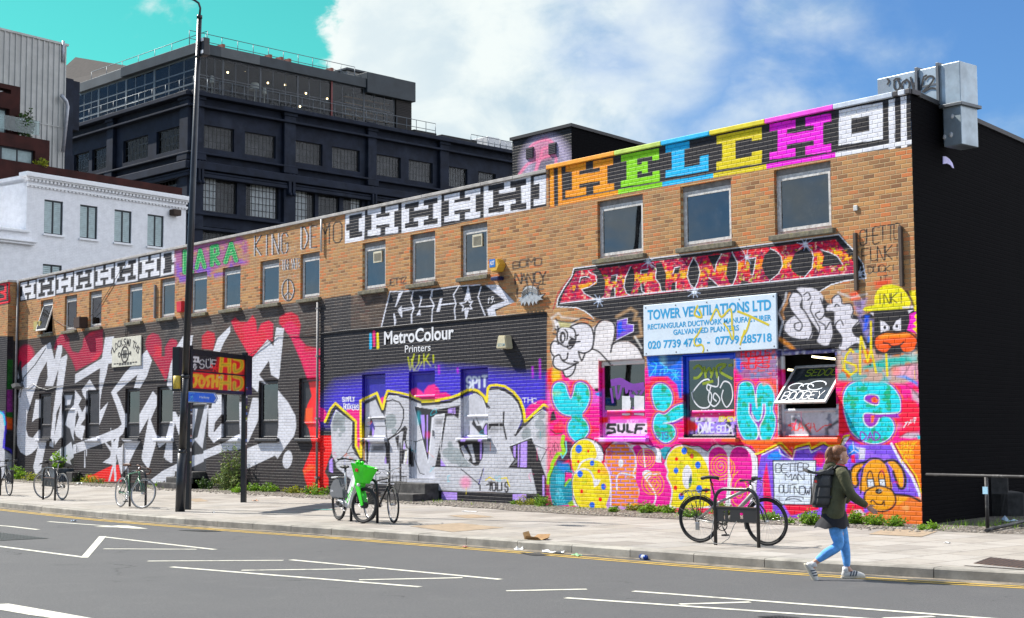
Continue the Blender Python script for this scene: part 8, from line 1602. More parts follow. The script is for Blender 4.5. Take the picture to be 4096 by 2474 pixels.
 if mud:
  for cc, a0, a1, MM in ((RA,R(15),R(170),None),(FA,R(40),R(200),S)):
   bm = bmesh.new(); n = 22; rr = []
   for i in range(n+1): a = a0+(a1-a0)*i/n; rr.append([bm.verts.new(cc+Vector(((r+.022-.006*abs(k-1.5))*math.cos(a),-.028+.0187*k, (r+.022-.006*abs(k-1.5))*math.sin(a)))) for k in range(4)])
   for i in range(n):
    for k in range(3): bm.faces.new((rr[i][k],rr[i][k+1],rr[i+1][k+1],rr[i+1][k]))
   m = MB().bm(bm, smooth=True)
   for s in (-.03,.03): m.tube([cc+Vector((0,s*1.6,0)), cc+Vector(((r+.02)*math.cos(a1-.3), s, (r+.02)*math.sin(a1-.3)))],.003,5)
   m.build('mudguard', BLKM, t, MM or Matrix.Identity(4))
 if rack:
  m = MB(); zr_ = r*2+.075
  for s in (-.06,.06): m.tube([(-.22,s,zr_-.01),(.20,s,zr_)],.006,6); m.tube([(0,s*1.1,r+.02),(-.16,s,zr_-.01)],.005,6); m.tube([(0,s*1.1,r+.02),(.0,s,zr_)],.005,6); m.tube([(0,s*1.1,r+.02),(.10,s,zr_)],.005,6)
  for x in (-.2,-.08,.04,.18): m.tube([(x,-.06,zr_),(x,.06,zr_)],.005,6)
  m.tube([(-.22,-.06,zr_-.01),(-.28,-.03,zr_-.06),(-.28,.03,zr_-.06),(-.22,.06,zr_-.01)],.006,6); m.bbox((.10,-.06,zr_),(.18,.06,zr_+.03),.01); rk = m.build('rack', BLKM, t)
  m = MB(); m.bbox((-.305,-.03,zr_-.085),(-.282,.03,zr_-.045),.006); m.build('rear_light', REDL, rk)
 return t, S, HB, HT, BB, FA, RA, stem
def stand(x0, y0, x1, y1, z, h, label, plate=True):
 d = Vector((x1-x0,y1-y0,0)); w = d.length; t = thing('bike_stand', label, 'bike stand', (x0,y0,z), math.atan2(d.y,d.x), 'bike stands along the kerb')
 r = .19; pts = [(0,0,-.05),(0,0,h-r)]+[(r-r*math.cos(a),0,h-r+r*math.sin(a)) for a in np.linspace(.2,1.57,6)]+[(w-r+r*math.sin(a),0,h-r+r*math.cos(a)) for a in np.linspace(0,1.37,6)]+[(w,0,h-r),(w,0,-.05)]
 m = MB(); m.tube(pts, .027,12); m.build('hoop', BLKG, t)
 if plate:
  zl, zh = h*.42, h*.66
  m = MB(); holed(m, .027, w-.027, zl, zh, [(.30*w,.36*w,zl+.03,zh-.03),(.58*w,.66*w,zl+.05,zh-.06),(.2*w,.24*w,zl+.03,zh-.05)],-.008,.016); holed(m, .027, w-.027, zl, zh, [(.30*w,.36*w,zl+.03,zh-.03),(.58*w,.66*w,zl+.05,zh-.06),(.2*w,.24*w,zl+.03,zh-.05)],.008,0); m.box((.027,-.014,zh),(w-.027,.014,zh+.02)); p = m.build('lower_plate', BLKM, t)
  m = MB(); m.box((.03,-.016,zh+.021),(w-.03,.016,zh+.028)); m.build('rusty_edge', IRON, p)
 return t
sx = lambda f, x0, y0, x1, y1, z=.14: (*fz(f,x0,y0,z), *fz(f,x1,y1,z))
zst = .142
stand(.15,-5.47,.95,-5.44,zst,.82,'black hoop stand in front of the silver hybrid bicycle')
stand(-8.72,-5.96,-7.85,-5.96,zst,.80,'black hoop stand between the green hire bike and the black bike')
stand(-17.29,-6.39,-16.58,-6.34,zst,.82,'black hoop stand behind the green racing bicycle')
stand(-22.45,-6.33,-21.65,-6.35,zst,.82,'black hoop stand in front of the dark bicycle by the planter')
stand(-26.7,-6.15,-25.85,-6.15,zst,.82,'black hoop stand cut off by the left edge')
SILV = mat('champagne_silver', (.42,.41,.38),.38,.45); GRNF = mat('racing_green', (.03,.14,.075),.35); DKF = mat('dark_grey_frame', (.02,.02,.022),.4)
b1_ = bike('bicycle', 'silver hybrid bicycle with black mudguards and a rear rack at the right', (-.27,-5.36),(.86,-5.14), zst, SILV, 'hybrid', 'flat', mud=True, rack=True, lean=R(2), rim=BLKM, forkm=BLKM, r=.352, tr=.021)
t = b1_[0]; m = MB(); m.ball((.27,-.02,.88),(.02,.03,.03),1); m.build('rear_reflector', REDL, t)
lk1 = MB(); lk1.tube([(.42,-.10,.42),(.36,-.12,.10),(.43,-.12,.02),(.55,-.12,.015),(.70,-.11,.10),(.80,-.10,.30),(.84,-.08,.36)],.006,6); tag(lk1.build('cable_lock', mat('grey_cable', (.2,.2,.2),.5)), 'thin grey cable lock hanging from the stand of the silver bicycle', 'lock').location = (-.27,-5.39,zst)
bike('bicycle', 'green racing bicycle with brown drop bars and saddle left of the lamp post', (-17.13,-6.70),(-16.05,-6.72), zst, GRNF, 'diamond', 'drop', tyre=TYREG, saddle=BSAD, steer=R(30), lean=R(-4), gears=False, rim=ALU, tr=.015)
bike('bicycle', 'dark flat-bar bicycle with pale tyres in front of the planter', (-21.78,-6.1),(-22.80,-6.16), zst, DKF, 'diamond', 'flat', tyre=TYREG, steer=R(22), gears=False, tr=.016)
bike('bicycle', 'bicycle with a black bag cut off by the left edge', (-26.45,-6.12),(-25.42,-6.06), zst, DKF, 'diamond', 'flat', tyre=TYRE, steer=R(-10), gears=False)
pb2 = MB(); pb2.bbox((-25.75,-6.02,.46),(-25.5,-5.9,.85),.03); tag(pb2.build('pannier_bag', PLAS), 'black bag hanging on the bicycle at the left edge', 'bag')
b2_ = bike('bicycle', 'black bicycle with a wire front basket tucked behind the green hire bike', (-8.60,-5.60),(-7.50,-5.84), zst, DKF, 'diamond', 'swept', saddle=BSAD, mud=False, gears=False, steer=R(-6), rim=ALU)
t, S, HB, HT, BBv, FA, RA, stem = b2_
m = MB(); x0, x1, w, z0, z1 = FA.x-.17, FA.x+.25,.2,.76,.86
for z in (z0, z1):
 for a, b in (((x0,-w),(x1,-w)),((x1,-w),(x1,w)),((x1,w),(x0,w)),((x0,w),(x0,-w))): m.tube([(*a,z),(*b,z)],.005,5)
for i in range(9): x = x0+(x1-x0)*i/8; m.tube([(x,-w,z1),(x,-w,z0),(x,w,z0),(x,w,z1)],.003,4)
for i in range(7): y = -w+2*w*i/6; m.tube([(x0,y,z1),(x0,y,z0),(x1,y,z0),(x1,y,z1)],.003,4)
for s in (-.06,.06): m.tube([(FA.x,s,FA.z),(FA.x+.16,s*1.8,z0)],.006,6)
m.build('basket', BLKM, t, S)
# --- the green and white hire bike
HW = mat('hire_white', (.70,.71,.72),.35, var=.05); HG = mat('hire_green', (.05,.72,.02),.35, var=.05); HGR = mat('hire_grey', (.10,.105,.115),.5, var=.1); HDG = mat('hire_dark', (.02,.021,.024),.5)
rear, front = Vector((-9.05,-6.02,zst)), Vector((-7.90,-6.24,zst)); Lb = (front-rear).length
hb_ = thing('hire_bike', 'white electric hire bike with a bright green basket and fork', 'bicycle', rear, math.atan2((front-rear).y,(front-rear).x), 'bicycles locked to the stands')
r = .335; RA, FA = Vector((0,0,r)), Vector((Lb,0,r)); HB = Vector((Lb-.17,0,.74)); HT = Vector((Lb-.25,0,1.02)); hax = (HT-HB).normalized(); S = Matrix.Translation(HB)@Matrix.Rotation(R(22),4,hax)@Matrix.Translation(-HB)
wheel(hb_, RA, (0,1,0), r, TYRE, BLKM, tr=.026, hub=.05); wheel(hb_, FA, (0,1,0), r, TYRE, BLKM, tr=.026, hub=.062, M=S)
def slab(pts, y0, y1, name, m_, par, bev=.02, M=None):
 bm = bmesh.new(); a = [bm.verts.new((x,y0,z)) for x, z in pts]; b = [bm.verts.new((x,y1,z)) for x, z in pts]; n = len(pts)
 bm.faces.new(a); bm.faces.new(b[::-1])
 for i in range(n): bm.faces.new((a[i],b[i],b[(i+1)%n],a[(i+1)%n]))
 bmesh.ops.recalc_face_normals(bm, faces=bm.faces[:]); bmesh.ops.bevel(bm, geom=bm.edges[:], offset=bev, segments=2, affect='EDGES'); return MB().bm(bm).build(name, m_, par, M)
slab([(.40,.27),(.50,.24),(.60,.29),(Lb-.18,.86),(Lb-.22,1.0),(Lb-.32,.95),(.50,.42),(.40,.40),(.05,.43),(.02,.37)],-.055,.055, 'frame', HW, hb_, .025)
slab([(.58,.50),(Lb-.36,.86),(Lb-.41,.90),(.50,.56)],-.05,.05, 'battery', mat('battery_white', (.62,.62,.63),.4), hb_, .015)
slab([(-.32,.50),(-.27,.66),(-.14,.78),(.02,.82),(.18,.80),(.27,.68),(.36,.62),(.40,.42),(.10,.42),(-.24,.42)],-.075,.075, 'wheel_cover', HGR, hb_, .03)
slab([(-.20,.80),(.10,.83),(.12,.85),(-.22,.83)],-.08,.08, 'carrier', HW, hb_, .006)
slab([(.06,.24),(.36,.30),(.36,.40),(.10,.40)],-.05,.05, 'motor_case', HDG, hb_, .02)
m = MB(); m.tube([(.36,0,.45),(.30,0,1.0)],.022,10); m.build('seat_post', ALU, hb_)
m = MB(); m.ball((.26,0,1.03),(.13,.085,.035),2); m.ball((.38,0,1.035),(.08,.035,.028),2); m.build('saddle', BLKM, hb_)
m = MB()
for s in (-.062,.062): m.prism([(FA.x-.02,s-.012,r-.02),(FA.x+.03,s-.012,r-.0),(HB.x+.06,s-.014,HB.z-.05),(HB.x-.05,s-.014,HB.z-.05)],(0,.026,0))
m.bbox((HB.x-.07,-.08,HB.z-.06),(HB.x+.09,.08,HB.z+.08),.02); m.tube([HB,HT+hax*.1],.04,10); m.build('fork', HG, hb_, S)
bx0, bx1 = HT.x-.02, HT.x+.34; bk = bmesh.new(); lo_ = [(bx0+.09,-.10,.74),(bx1-.10,-.10,.74),(bx1-.10,.10,.74),(bx0+.09,.10,.74)]; hi_ = [(bx0,-.19,1.10),(bx1,-.19,1.04),(bx1,.19,1.04),(bx0,.19,1.10)]
for off, flip in ((0,False),(.012,True)):
 A = [bk.verts.new((x+(off if i in (0,3) else -off), y+(off if y < 0 else -off), z+off)) for i, (x,y,z) in enumerate(lo_)]; Bq = [bk.verts.new((x+(off if i in (0,3) else -off), y+(off if y < 0 else -off), z)) for i, (x,y,z) in enumerate(hi_)]
 fs = [A[::-1]]+[(A[i],A[(i+1)%4],Bq[(i+1)%4],Bq[i]) for i in range(4)]
 for f in fs: bk.faces.new(f[::-1] if flip else f)
 if not flip: A0 = Bq
 else:
  for i in range(4): bk.faces.new((A0[i],A0[(i+1)%4],Bq[(i+1)%4],Bq[i]))
bo = MB().bm(bk).build('basket', HG, hb_, S)
m = MB(); m.box((bx0+.12,-.176,.94),(bx0+.19,-.160,1.0)); m.build('red_label', REDL, bo)
m = MB(); m.ball((bx0+.05,-.05,1.12),(.05,.03,.035),2); m.ball((bx0+.05,.06,1.12),(.05,.03,.035),2); m.tube([(HT.x,0,1.06),(HT.x-.04,0,1.16)],.04,10); m.build('handlebar_cover', HG, hb_, S)
m = MB(); m.tube([(HT.x-.20,.34,1.15),(HT.x-.10,.27,1.17),(HT.x-.04,.12,1.16),(HT.x-.04,-.12,1.16),(HT.x-.10,-.27,1.17),(HT.x-.20,-.34,1.15)],.014,8); hbar = m.build('handlebar', BLKM, hb_, S)
m = MB()
for s in (1,-1): m.tube([(HT.x-.12,s*.285,1.168),(HT.x-.22,s*.35,1.146)],.019,8); m.tube([(HT.x-.04,s*.18,1.15),(HT.x+.02,s*.22,1.12),(HT.x-.10,s*.32,1.11)],.006,6)
m.build('grips', PLAS, hbar)
m = MB(); m.lathe([(.0,-.02),(.03,-.02),(.03,.02),(0,.02)],12,0, Matrix.Translation((FA.x-.10,-.10,.70))@Matrix.Rotation(R(90),4,'X')); m.build('head_light', mat('lamp_lens', (.6,.6,.6),.2), hb_, S)
c = MB(); c.ring((.47,-.075,.285),(0,1,0),.085,.01,26,5); c.tube([(.47,-.08,.285),(.37,-.09,.43)],.012,8); c.tube([(.47,.08,.285),(.57,.09,.14)],.012,8); ck = c.build('crankset', CHR, hb_)
for q in ((.365,-.13,.435),(.575,.13,.135)): m = MB(); m.bbox((q[0]-.05,q[1]-.05,q[2]-.014),(q[0]+.05,q[1]+.05,q[2]+.014),.008); m.build('pedal', PLAS, ck)
m = MB(); m.tube([(0,-.07,r-.04),(.47,-.07,.20)],.007,5); m.tube([(0,-.07,r+.04),(.47,-.07,.37)],.007,5); m.build('chain', CHR, hb_)
m = MB(); m.tube([(.52,.06,.24),(.60,.14,.06),(.66,.20,.01)],.014,8); m.build('kick_stand', HDG, hb_)
LGM = mat('lettering_green', (.05,.55,.02),.4)
text_mesh('lettering', 'Lime', Matrix.Translation((.545,-.0565,.345))@Matrix.Rotation(-R(46),4,'Y'),.40,.125, LGM, hb_, .012,.001); text_mesh('lettering', 'Lime', Matrix.Translation((-.24,-.0765,.545)),.12,.045, WPAINT, hb_, .01,.001)
# ------------------------------------------------------------------ the walker
def fused(name, m_, parent, chains=(), balls=(), vox=.009, smooth=4, extra=None):
 """one continuous surface grown from tapered limbs and swellings"""
 mb = MB()
 for ch in chains:
  P_ = spline(np.array([c[:3] for c in ch], float), False, 5); r_ = np.interp(np.linspace(0, len(ch)-1, len(P_)), range(len(ch)),[c[3] for c in ch])
  mb.tube(P_, list(r_),14)
  for p, q in ((P_[0], r_[0]),(P_[-1], r_[-1])): mb.ball(p, q*.98,2)
 for c, r_ in balls: mb.ball(c, r_, 3)
 if extra: extra(mb)
 o = mb.build(name, m_); a = o.modifiers.new('r', 'REMESH'); a.mode = 'VOXEL'; a.voxel_size = vox; a.use_smooth_shade = True
 b = o.modifiers.new('s', 'SMOOTH'); b.iterations = smooth; b.factor = .5; bpy.context.view_layer.update()
 me = bpy.data.meshes.new_from_object(o.evaluated_get(bpy.context.evaluated_depsgraph_get())); o.modifiers.clear(); o.data = me
 if parent: o.parent = parent
 return o
SKIN = mat('skin', (.50,.27,.19),.5, var=.06); HAIR = mat('auburn_hair', (.20,.075,.028),.5, var=.45, scale=60, bump=.004, bscale=120); OLIVE = mat('olive_jacket', (.080,.078,.036),.85, var=.2, scale=10, bump=.018, bscale=13); JEAN = mat('light_blue_denim', (.11,.35,.76),.8, var=.22, scale=14, bump=.008, bscale=24); SHOEW = mat('white_leather', (.62,.60,.56),.5, var=.12)
NAVYS = mat('black_skirt', (.012,.012,.016),.85); CUFF = mat('coral_cuff', (.75,.06,.05),.7); SOCK = mat('white_sock', (.66,.66,.66),.8)
heading = math.atan2(.763,.646)
pe = thing('person', 'woman in an olive jacket and light blue jeans walking along the kerb', 'person', (3.70,-7.15,.0), heading)
X = lambda zx: (zx-640)/803.; Zz = lambda zy: (1400-zy)/803.
hipR, kneeR, ankR = (-.075,-.085,.74),(-.045,-.095,.42),(-.335,-.10,.215)
hipL, kneeL, ankL = (-.03,.085,.74),(.065,.085,.46),(.095,.08,.13)
shR, elR, wrR = (.01,-.175,1.29),(.10,-.215,1.04),(.285,-.185,.90)
shL, elL, wrL = (.02,.175,1.29),(.00,.225,1.05),(.13,.17,.95)
def hand(mb, w, d, up, side):
 """palm, four fingers of unequal length and a thumb from its side"""
 w, d, up = Vector(w), Vector(d).normalized(), Vector(up).normalized(); s = d.cross(up).normalized()*side
 mb.ball(w+d*.045,(.036,.018,.034),2)
 for k, (l, o) in enumerate(((.066,.024),(.074,.009),(.068,-.007),(.053,-.022))):
  a = w+d*.075+up*o; mb.tube([a-d*.02, a+d*l*.45, a+d*l*.75+s*.012, a+d*l*.92+s*.030],[.0095,.0088,.008,.0068],8)
 a = w+d*.03+up*.026; mb.tube([a-d*.01, a+up*.022+d*.022+s*.008, a+up*.030+d*.050+s*.014],[.011,.0095,.0078],8)
body = fused('body', SKIN, pe, [[(*hipR,.07),(*kneeR,.05),(*ankR,.034)],[(*hipL,.07),(*kneeL,.05),(*ankL,.034)],[(*ankR,.036),(-.39,-.10,.10,.03)],[(*ankL,.036),(.16,.08,.05,.03)],[(-.06,0,.80,.10),(-.035,0,1.0,.095),(0,0,1.22,.10)],
 [(0,-.05,1.27,.07),(*shR,.048),(*elR,.038),(*wrR,.026)],[(0,.05,1.27,.07),(*shL,.048),(*elL,.038),(*wrL,.026)],[(-.005,0,1.26,.06),(.0,0,1.36,.052),(.03,0,1.43,.05)]],
 [((.022,0,1.525),(.088,.074,.094)),((.058,0,1.478),(.062,.056,.080)),((.070,0,1.425),(.042,.042,.032)),((.124,0,1.474),(.014,.012,.017)),((.113,0,1.49),(.013,.010,.02)),((.108,0,1.443),(.012,.020,.008)),((.106,0,1.432),(.011,.018,.007)),((.098,.03,1.51),(.016,.016,.009)),((.098,-.03,1.51),(.016,.016,.009)),((.018,-.078,1.482),(.017,.010,.030)),((.018,.078,1.482),(.017,.010,.030))],
 .0065,2, lambda mb: (hand(mb, (.295,-.183,.893),(.8,.05,-.6),(.6,0,.8),1), hand(mb, (.14,.165,.955),(.75,-.35,.35),(-.3,0,.9),-1)))
m = MB()
for s in (-1,1): m.ball((.107,s*.031,1.494),(.008,.011,.007),2)
m.build('eyes', mat('eye_dark', (.03,.02,.015),.2), body); m = MB()
for s in (-1,1): m.ball((.101,s*.032,1.512),(.007,.017,.004),1)
m.build('eyebrows', HAIR, body); m = MB(); m.ball((.017,-.09,1.458),.008,1); m.build('ear_ring', mat('pearl', (.8,.8,.78),.3), body)
fused('hair', HAIR, pe, [[(-.055,0,1.57,.03),(-.095,0,1.585,.034),(-.125,.0,1.52,.040),(-.115,0,1.44,.045),(-.12,0,1.38,.036),(-.14,.0,1.34,.012)],[(-.10,-.02,1.50,.02),(-.15,-.03,1.43,.022),(-.135,-.02,1.36,.012)],[(-.02,0,1.46,.05),(-.05,0,1.42,.04)]],
 [((-.004,0,1.548),(.092,.080,.088)),((.03,0,1.575),(.078,.072,.058)),((-.02,0,1.49),(.072,.078,.05))],.007,2)
m = MB(); m.ring((-.07,0,1.578),(.8,0,-.25),.028,.009,16,6); m.build('hair_band', BLKM, pe)
JK = [[(-.075,0,.79,.15),(-.06,0,.92,.135),(-.03,0,1.08,.14),(0,0,1.22,.135)],[(-.075,-.09,.79,.115),(-.05,-.09,.95,.10),(-.02,-.09,1.12,.105),(.0,-.10,1.24,.09)],[(-.075,.09,.79,.115),(-.05,.09,.95,.10),(-.02,.09,1.12,.105),(.0,.10,1.24,.09)],
      [(0,-.09,1.27,.085),(shR[0],shR[1],shR[2]-.01,.075),(*elR,.062),(.27,-.188,.912,.044)],[(0,.09,1.27,.085),(shL[0],shL[1],shL[2]-.01,.075),(*elL,.062),(*wrL,.045)],[(0,0,1.28,.085),(.01,0,1.35,.072),(.02,0,1.375,.064)]]
jk = fused('jacket', OLIVE, pe, JK, [((-.10,0,1.375),(.085,.09,.06)),((-.14,0,1.35),(.05,.08,.05))],.010,3)
m = MB(); m.tube([(.265,-.188,.915),(.292,-.184,.895)],[.038,.036],14); m.build('cuff', CUFF, jk); m = MB(); m.ring((.015,0,1.385),(.2,0,1),.058,.016,20,8); m.build('red_collar', CUFF, jk)
m = MB(); m.bbox((.10,-.05,1.12),(.155,.05,1.33),.025); m.build('dark_lapel', BLKM, jk)
fused('jeans', JEAN, pe, [[(hipR[0],hipR[1],.78,.10),(-.065,-.088,.58,.084),(kneeR[0],kneeR[1],.42,.062),(-.19,-.10,.32,.059),(-.295,-.10,.243,.041)],[(hipL[0],hipL[1],.78,.10),(.03,.085,.60,.082),(kneeL[0],kneeL[1],.46,.062),(.085,.085,.30,.057),(.093,.08,.165,.042)],[(-.06,-.05,.80,.10),(-.05,.05,.80,.10)]],(),.008,2)
bm = bmesh.new(); rr = []
for (z, ra, rb_, xo) in ((.90,.10,.12,-.06),(.80,.15,.17,-.065),(.74,.165,.185,-.07),(.68,.19,.20,-.09),(.63,.205,.21,-.10)): rr.append([bm.verts.new((xo+(ra+(.012*math.sin(k*1.7) if z < .7 else 0))*math.cos(2*math.pi*k/40), rb_*math.sin(2*math.pi*k/40), z+(.012*math.sin(k*.9) if z < .65 else 0))) for k in range(40)])
for a, b in zip(rr[:-1], rr[1:]):
 for k in range(40): bm.faces.new((a[k],b[k],b[(k+1)%40],a[(k+1)%40]))
MB().bm(bm, smooth=True).build('skirt', NAVYS, pe)
def shoe(name, M_):
 s = fused(name, SHOEW, pe, [[(-.035,0,.045,.040),(.03,0,.05,.042),(.10,0,.045,.044),(.165,0,.034,.036),(.195,0,.03,.026)],[(-.03,0,.05,.040),(-.02,0,.085,.042)]],(),.008,2); s.matrix_local = M_
 m = MB(); m.prism([(x,y,.0) for x, y in spline(np.array([(-.08,0),(-.06,.04),(.05,.042),(.12,.05),(.2,.035),(.225,0),(.2,-.035),(.12,-.05),(.05,-.042),(-.06,-.04)],float))],(0,0,.022)); m.build('sole', mat('cream_sole', (.50,.45,.36),.7), s)
 for sd_ in (1,-1):
  m = MB()
  for k in range(3): x = .02+k*.033; m.prism([(x,sd_*.043,.028),(x+.015,sd_*.044,.028),(x+.035,sd_*.030,.086),(x+.02,sd_*.030,.088)],(0,sd_*.006,0))
  m.build('stripes', mat('stripe_grey', (.06,.07,.09),.6), s)
 m = MB(); m.tube([(-.02,0,.07),(-.015,0,.135)],[.042,.040],14); m.build('sock', SOCK, s)
shoe('shoe', Matrix.Translation((.095,.08,.004)))
shoe('shoe', Matrix.Translation((-.375,-.10,.135))@Matrix.Rotation(R(62),4,'Y')@Matrix.Translation((-.02,0,-.06)))
bp = thing('backpack', 'dark grey roll-top backpack worn by the walking woman', 'backpack', (3.70,-7.15,.0), heading); BPM = mat('charcoal_canvas', (.058,.055,.054),.6, var=.25, scale=8, bump=.004, bscale=30); BPD = mat('dark_strap', (.012,.012,.013),.6)
bm = bmesh.new(); bmesh.ops.create_cube(bm, size=1); bmesh.ops.subdivide_edges(bm, edges=bm.edges[:], cuts=4, use_grid_fill=True)
for v in bm.verts:
 z = v.co.z+.5; d = .95+.10*math.sin(z*3.1); v.co = Vector((-.235+v.co.x*(.235-.06*z)*d+.055*z, v.co.y*.31*(1-.08*(abs(v.co.x*2)**2)),.875+z*.42))
bmesh.ops.bevel(bm, geom=[e for e in bm.edges if e.calc_face_angle(0) > .9], offset=.035, segments=3, affect='EDGES');MB().bm(bm, smooth=True).build('bag', BPM, bp)
m = MB(); a = [(-.41,1.315),(-.34,1.285),(-.27,1.275),(-.17,1.30),(-.10,1.345)]; m.prism([(x,-.145,z) for x, z in a]+[(x,-.145,z+.03) for x, z in a[::-1]],(0,.29,0)); m.bbox((-.22,-.14,1.27),(-.08,.14,1.335),.02); m.build('roll_top', BPM, bp)
m = MB(); m.box((-.345,-.012,.93),(-.335,.012,1.28)); m.box((-.31,-.1562,1.12),(-.12,-.154,1.145)); m.box((-.31,-.1562,.99),(-.12,-.154,1.015))
for s in (-.10,.10): m.tube([(-.12,s,1.30),(-.04,s*1.15,1.385),(.07,s*1.2,1.36),(.115,s*1.25,1.22),(.07,s*1.5,1.02),(-.10,s*1.4,.93)],.016,8)
m.build('strap', BPD, bp); m = MB(); m.box((-.325,-.16,1.18),(-.30,-.150,1.21)); m.build('red_tag', CUFF, bp)
# ------------------------------------------------------------------ weeds, bushes, litter
def leaf_mat(name, c, t=.3):
 m = bpy.data.materials.new(name); m.use_nodes = True; N = NT(m.node_tree); p = N.n['Principled BSDF']; g = N.new('ShaderNodeNewGeometry')
 col = N.ramp(g.outputs['Random Per Island'],[(0,[x*.45 for x in c]),(.5,c),(.85,[x*1.35 for x in c]),(1,[c[0]*2.0,c[1]*1.35,c[2]])]); N.put(p, 'Base Color', col); p.inputs['Roughness'].default_value = .55
 tr = N.new('ShaderNodeBsdfTranslucent'); N.put(tr, 0, col); mx = N.new('ShaderNodeMixShader'); mx.inputs[0].default_value = t
 o = N.n['Material Output']; N.l.new(p.outputs[0], mx.inputs[1]); N.l.new(tr.outputs[0], mx.inputs[2]); N.l.new(mx.outputs[0], o.inputs[0]); return m
LF = [leaf_mat('bright_weed_leaves', (.19,.36,.020)), leaf_mat('yellow_green_leaves', (.32,.36,.025)), leaf_mat('grey_green_leaves', (.16,.23,.06)), leaf_mat('dark_green_leaves', (.045,.10,.018))]
STEM = mat('plant_stem', (.10,.11,.03),.8)
def plant(label, x, y, z, w, h, n, lf=0, cat='weed', name='weed_clump', group='weeds along the foot of the wall', leaf=.04, shape='dome', dep=None, seed=0):
 rn = random.Random(int(x*977+y*31)+seed); t = thing(name, label, cat, (x, y, z),0, group); m = MB(); s = MB(); dep = dep or w*.7
 tips = []
 for k in range(max(5, int(n/22))):
  a = rn.uniform(0,6.283); q = math.sqrt(rn.random()); tx, ty = math.cos(a)*q*w/2, math.sin(a)*q*dep/2
  tz = h*(1-.55*q*q)*rn.uniform(.6,1.05) if shape == 'dome' else h*rn.uniform(.35,1.0)*(1-.3*q)
  b = Vector((tx*.35,ty*.35,-.03)); e = Vector((tx,ty,tz)); tips.append((b,e)); s.tube([b,(b+e)/2+Vector((tx*.1,ty*.1,.02)),e],[.006,.004,.002],4, caps=False)
 for k in range(n):
  b, e = rn.choice(tips); u = rn.random()**.6 if shape == 'dome' else rn.uniform(.05,1); p = b.lerp(e, u)+Vector((rn.gauss(0,.035),rn.gauss(0,.035),rn.gauss(0,.03)))*(1 if h > .3 else .6)
  p.z = max(p.z, .005); d = Vector((rn.gauss(0,1),rn.gauss(0,1),rn.gauss(.35,.6))).normalized(); c = d.cross(Vector((rn.gauss(0,1),rn.gauss(0,1),rn.gauss(0,1)))).normalized(); L_ = leaf*rn.uniform(.5,1.25); W_ = L_*rn.uniform(.22,.34); nn = d.cross(c)*L_*.12
  m.add([p, p+d*L_*.5+c*W_+nn, p+d*L_, p+d*L_*.5-c*W_+nn],[(0,1,2),(0,2,3)])
 m.build('leaves', LF[lf], t); s.build('stems', STEM, t); return t
def weed(f, x0, x1, yt, yb, label, n, lf=0, **k):
 px, py = nat(f, ((x0+x1)/2, yb)); gx, gy = on_z(px, py, .17); gy = min(gy, -.16)
 a = on_y(*nat(f,(x0,yb)), gy)[0]; b = on_y(*nat(f,(x1,yb)), gy)[0]; h = on_y(*nat(f,((x0+x1)/2,yt)), gy)[1]-.17
 w = max(.15, b-a); return plant(label, (a+b)/2, gy, .168, w, max(.08,h), n, lf, dep=min(w*.8,.45), **k)
for a in ((7,760,895,1265,1350,'green weed clump below the yellow blob letter',260),(7,965,1150,1240,1335,'weed clump below the brick-patterned letter, its tips red brown',420,1),(7,1140,1315,1215,1362,'tallest bright green weed clump below the pink swirl letters',620),(7,1310,1490,1262,1352,'low weed clump right below the lower pink swirl',380),
  (8,-10,115,1265,1365,'weed clump left of the silver bicycle rear wheel',330),(8,170,420,1270,1410,'weeds seen through the rear wheel of the silver bicycle',620),(8,560,800,1200,1345,'weeds behind the hoop stand of the silver bicycle',560),(8,1150,1385,1345,1445,'weeds seen through the front wheel of the silver bicycle',420),
  (11,120,335,1265,1345,'weeds under the white placard left of the woman',300),(11,385,475,1345,1392,'small weed tuft under the placard',110),(11,550,750,1230,1405,'bushy weeds directly behind the woman',700),(11,1040,1240,1240,1400,'bushy weeds in front of the hand of the woman',700),(11,1230,1460,1290,1412,'weed clump below the chin of the painted dog',640),(11,1460,1680,1295,1425,'weed clump below the body of the painted dog',520),(11,1835,1895,1418,1460,'small tuft at the corner of the black wall',120),
  (24,1383,1425,168,192,'smallest tuft left of two round weeds under the silver mural',90),(24,1428,1535,132,196,'yellowish round weed under the end of the silver mural',330,1),(24,1538,1645,128,206,'bright round weed at the joint of purple and teal murals',420),
  (2,515,615,1400,1462,'low bright weeds under the right post of the sign board',260),(2,640,735,1365,1442,'weeds just right of the sign board post',260),(2,750,905,1378,1455,'row of weeds under the white full stop of the mural',360),(2,945,1110,1400,1462,'yellow weeds left of the orange paint',300,1),(2,1110,1310,1385,1482,'weeds below the orange and red paint by the drainpipe',420),
  (1,108,215,1178,1248,'yellow weeds left of the dark bicycle',300,1),(1,512,565,1178,1258,'thin dark weed left of the red paint',160,3),(1,590,690,1185,1262,'yellow flowering weeds in front of the orange paint',280,1),(1,700,765,1218,1262,'tuft at the foot of the red triangle',140,2),(1,1170,1230,1262,1295,'little tuft right of the green bicycle',120),(1,1275,1312,1225,1262,'little tuft left of the dark doorsteps',90),(2,20,70,1350,1385,'tuft on the left of the lamp post foot',90,2),(25,1780,1815,586,606,'tiny tuft at the edge of the cobbles by the yard',70),(25,1828,1895,560,606,'spiky tuft in front of the black flank',200)):
 weed(a[0], a[1], a[2], a[3], a[4], a[5], int(a[6]*1.25), a[7] if len(a) > 7 else 0, leaf=.05 if a[0] not in (1,2) else .07)
weed(2,455,620,935,1445, 'tall slender bush of pale green leaves between the sign posts', 900,2, cat='bush', name='bush', group=None, leaf=.09, shape='tall'); weed(2,385,605,1225,1445, 'broad low bush at the foot of the tall slender one', 900,2, cat='bush', name='bush', group=None, leaf=.085)
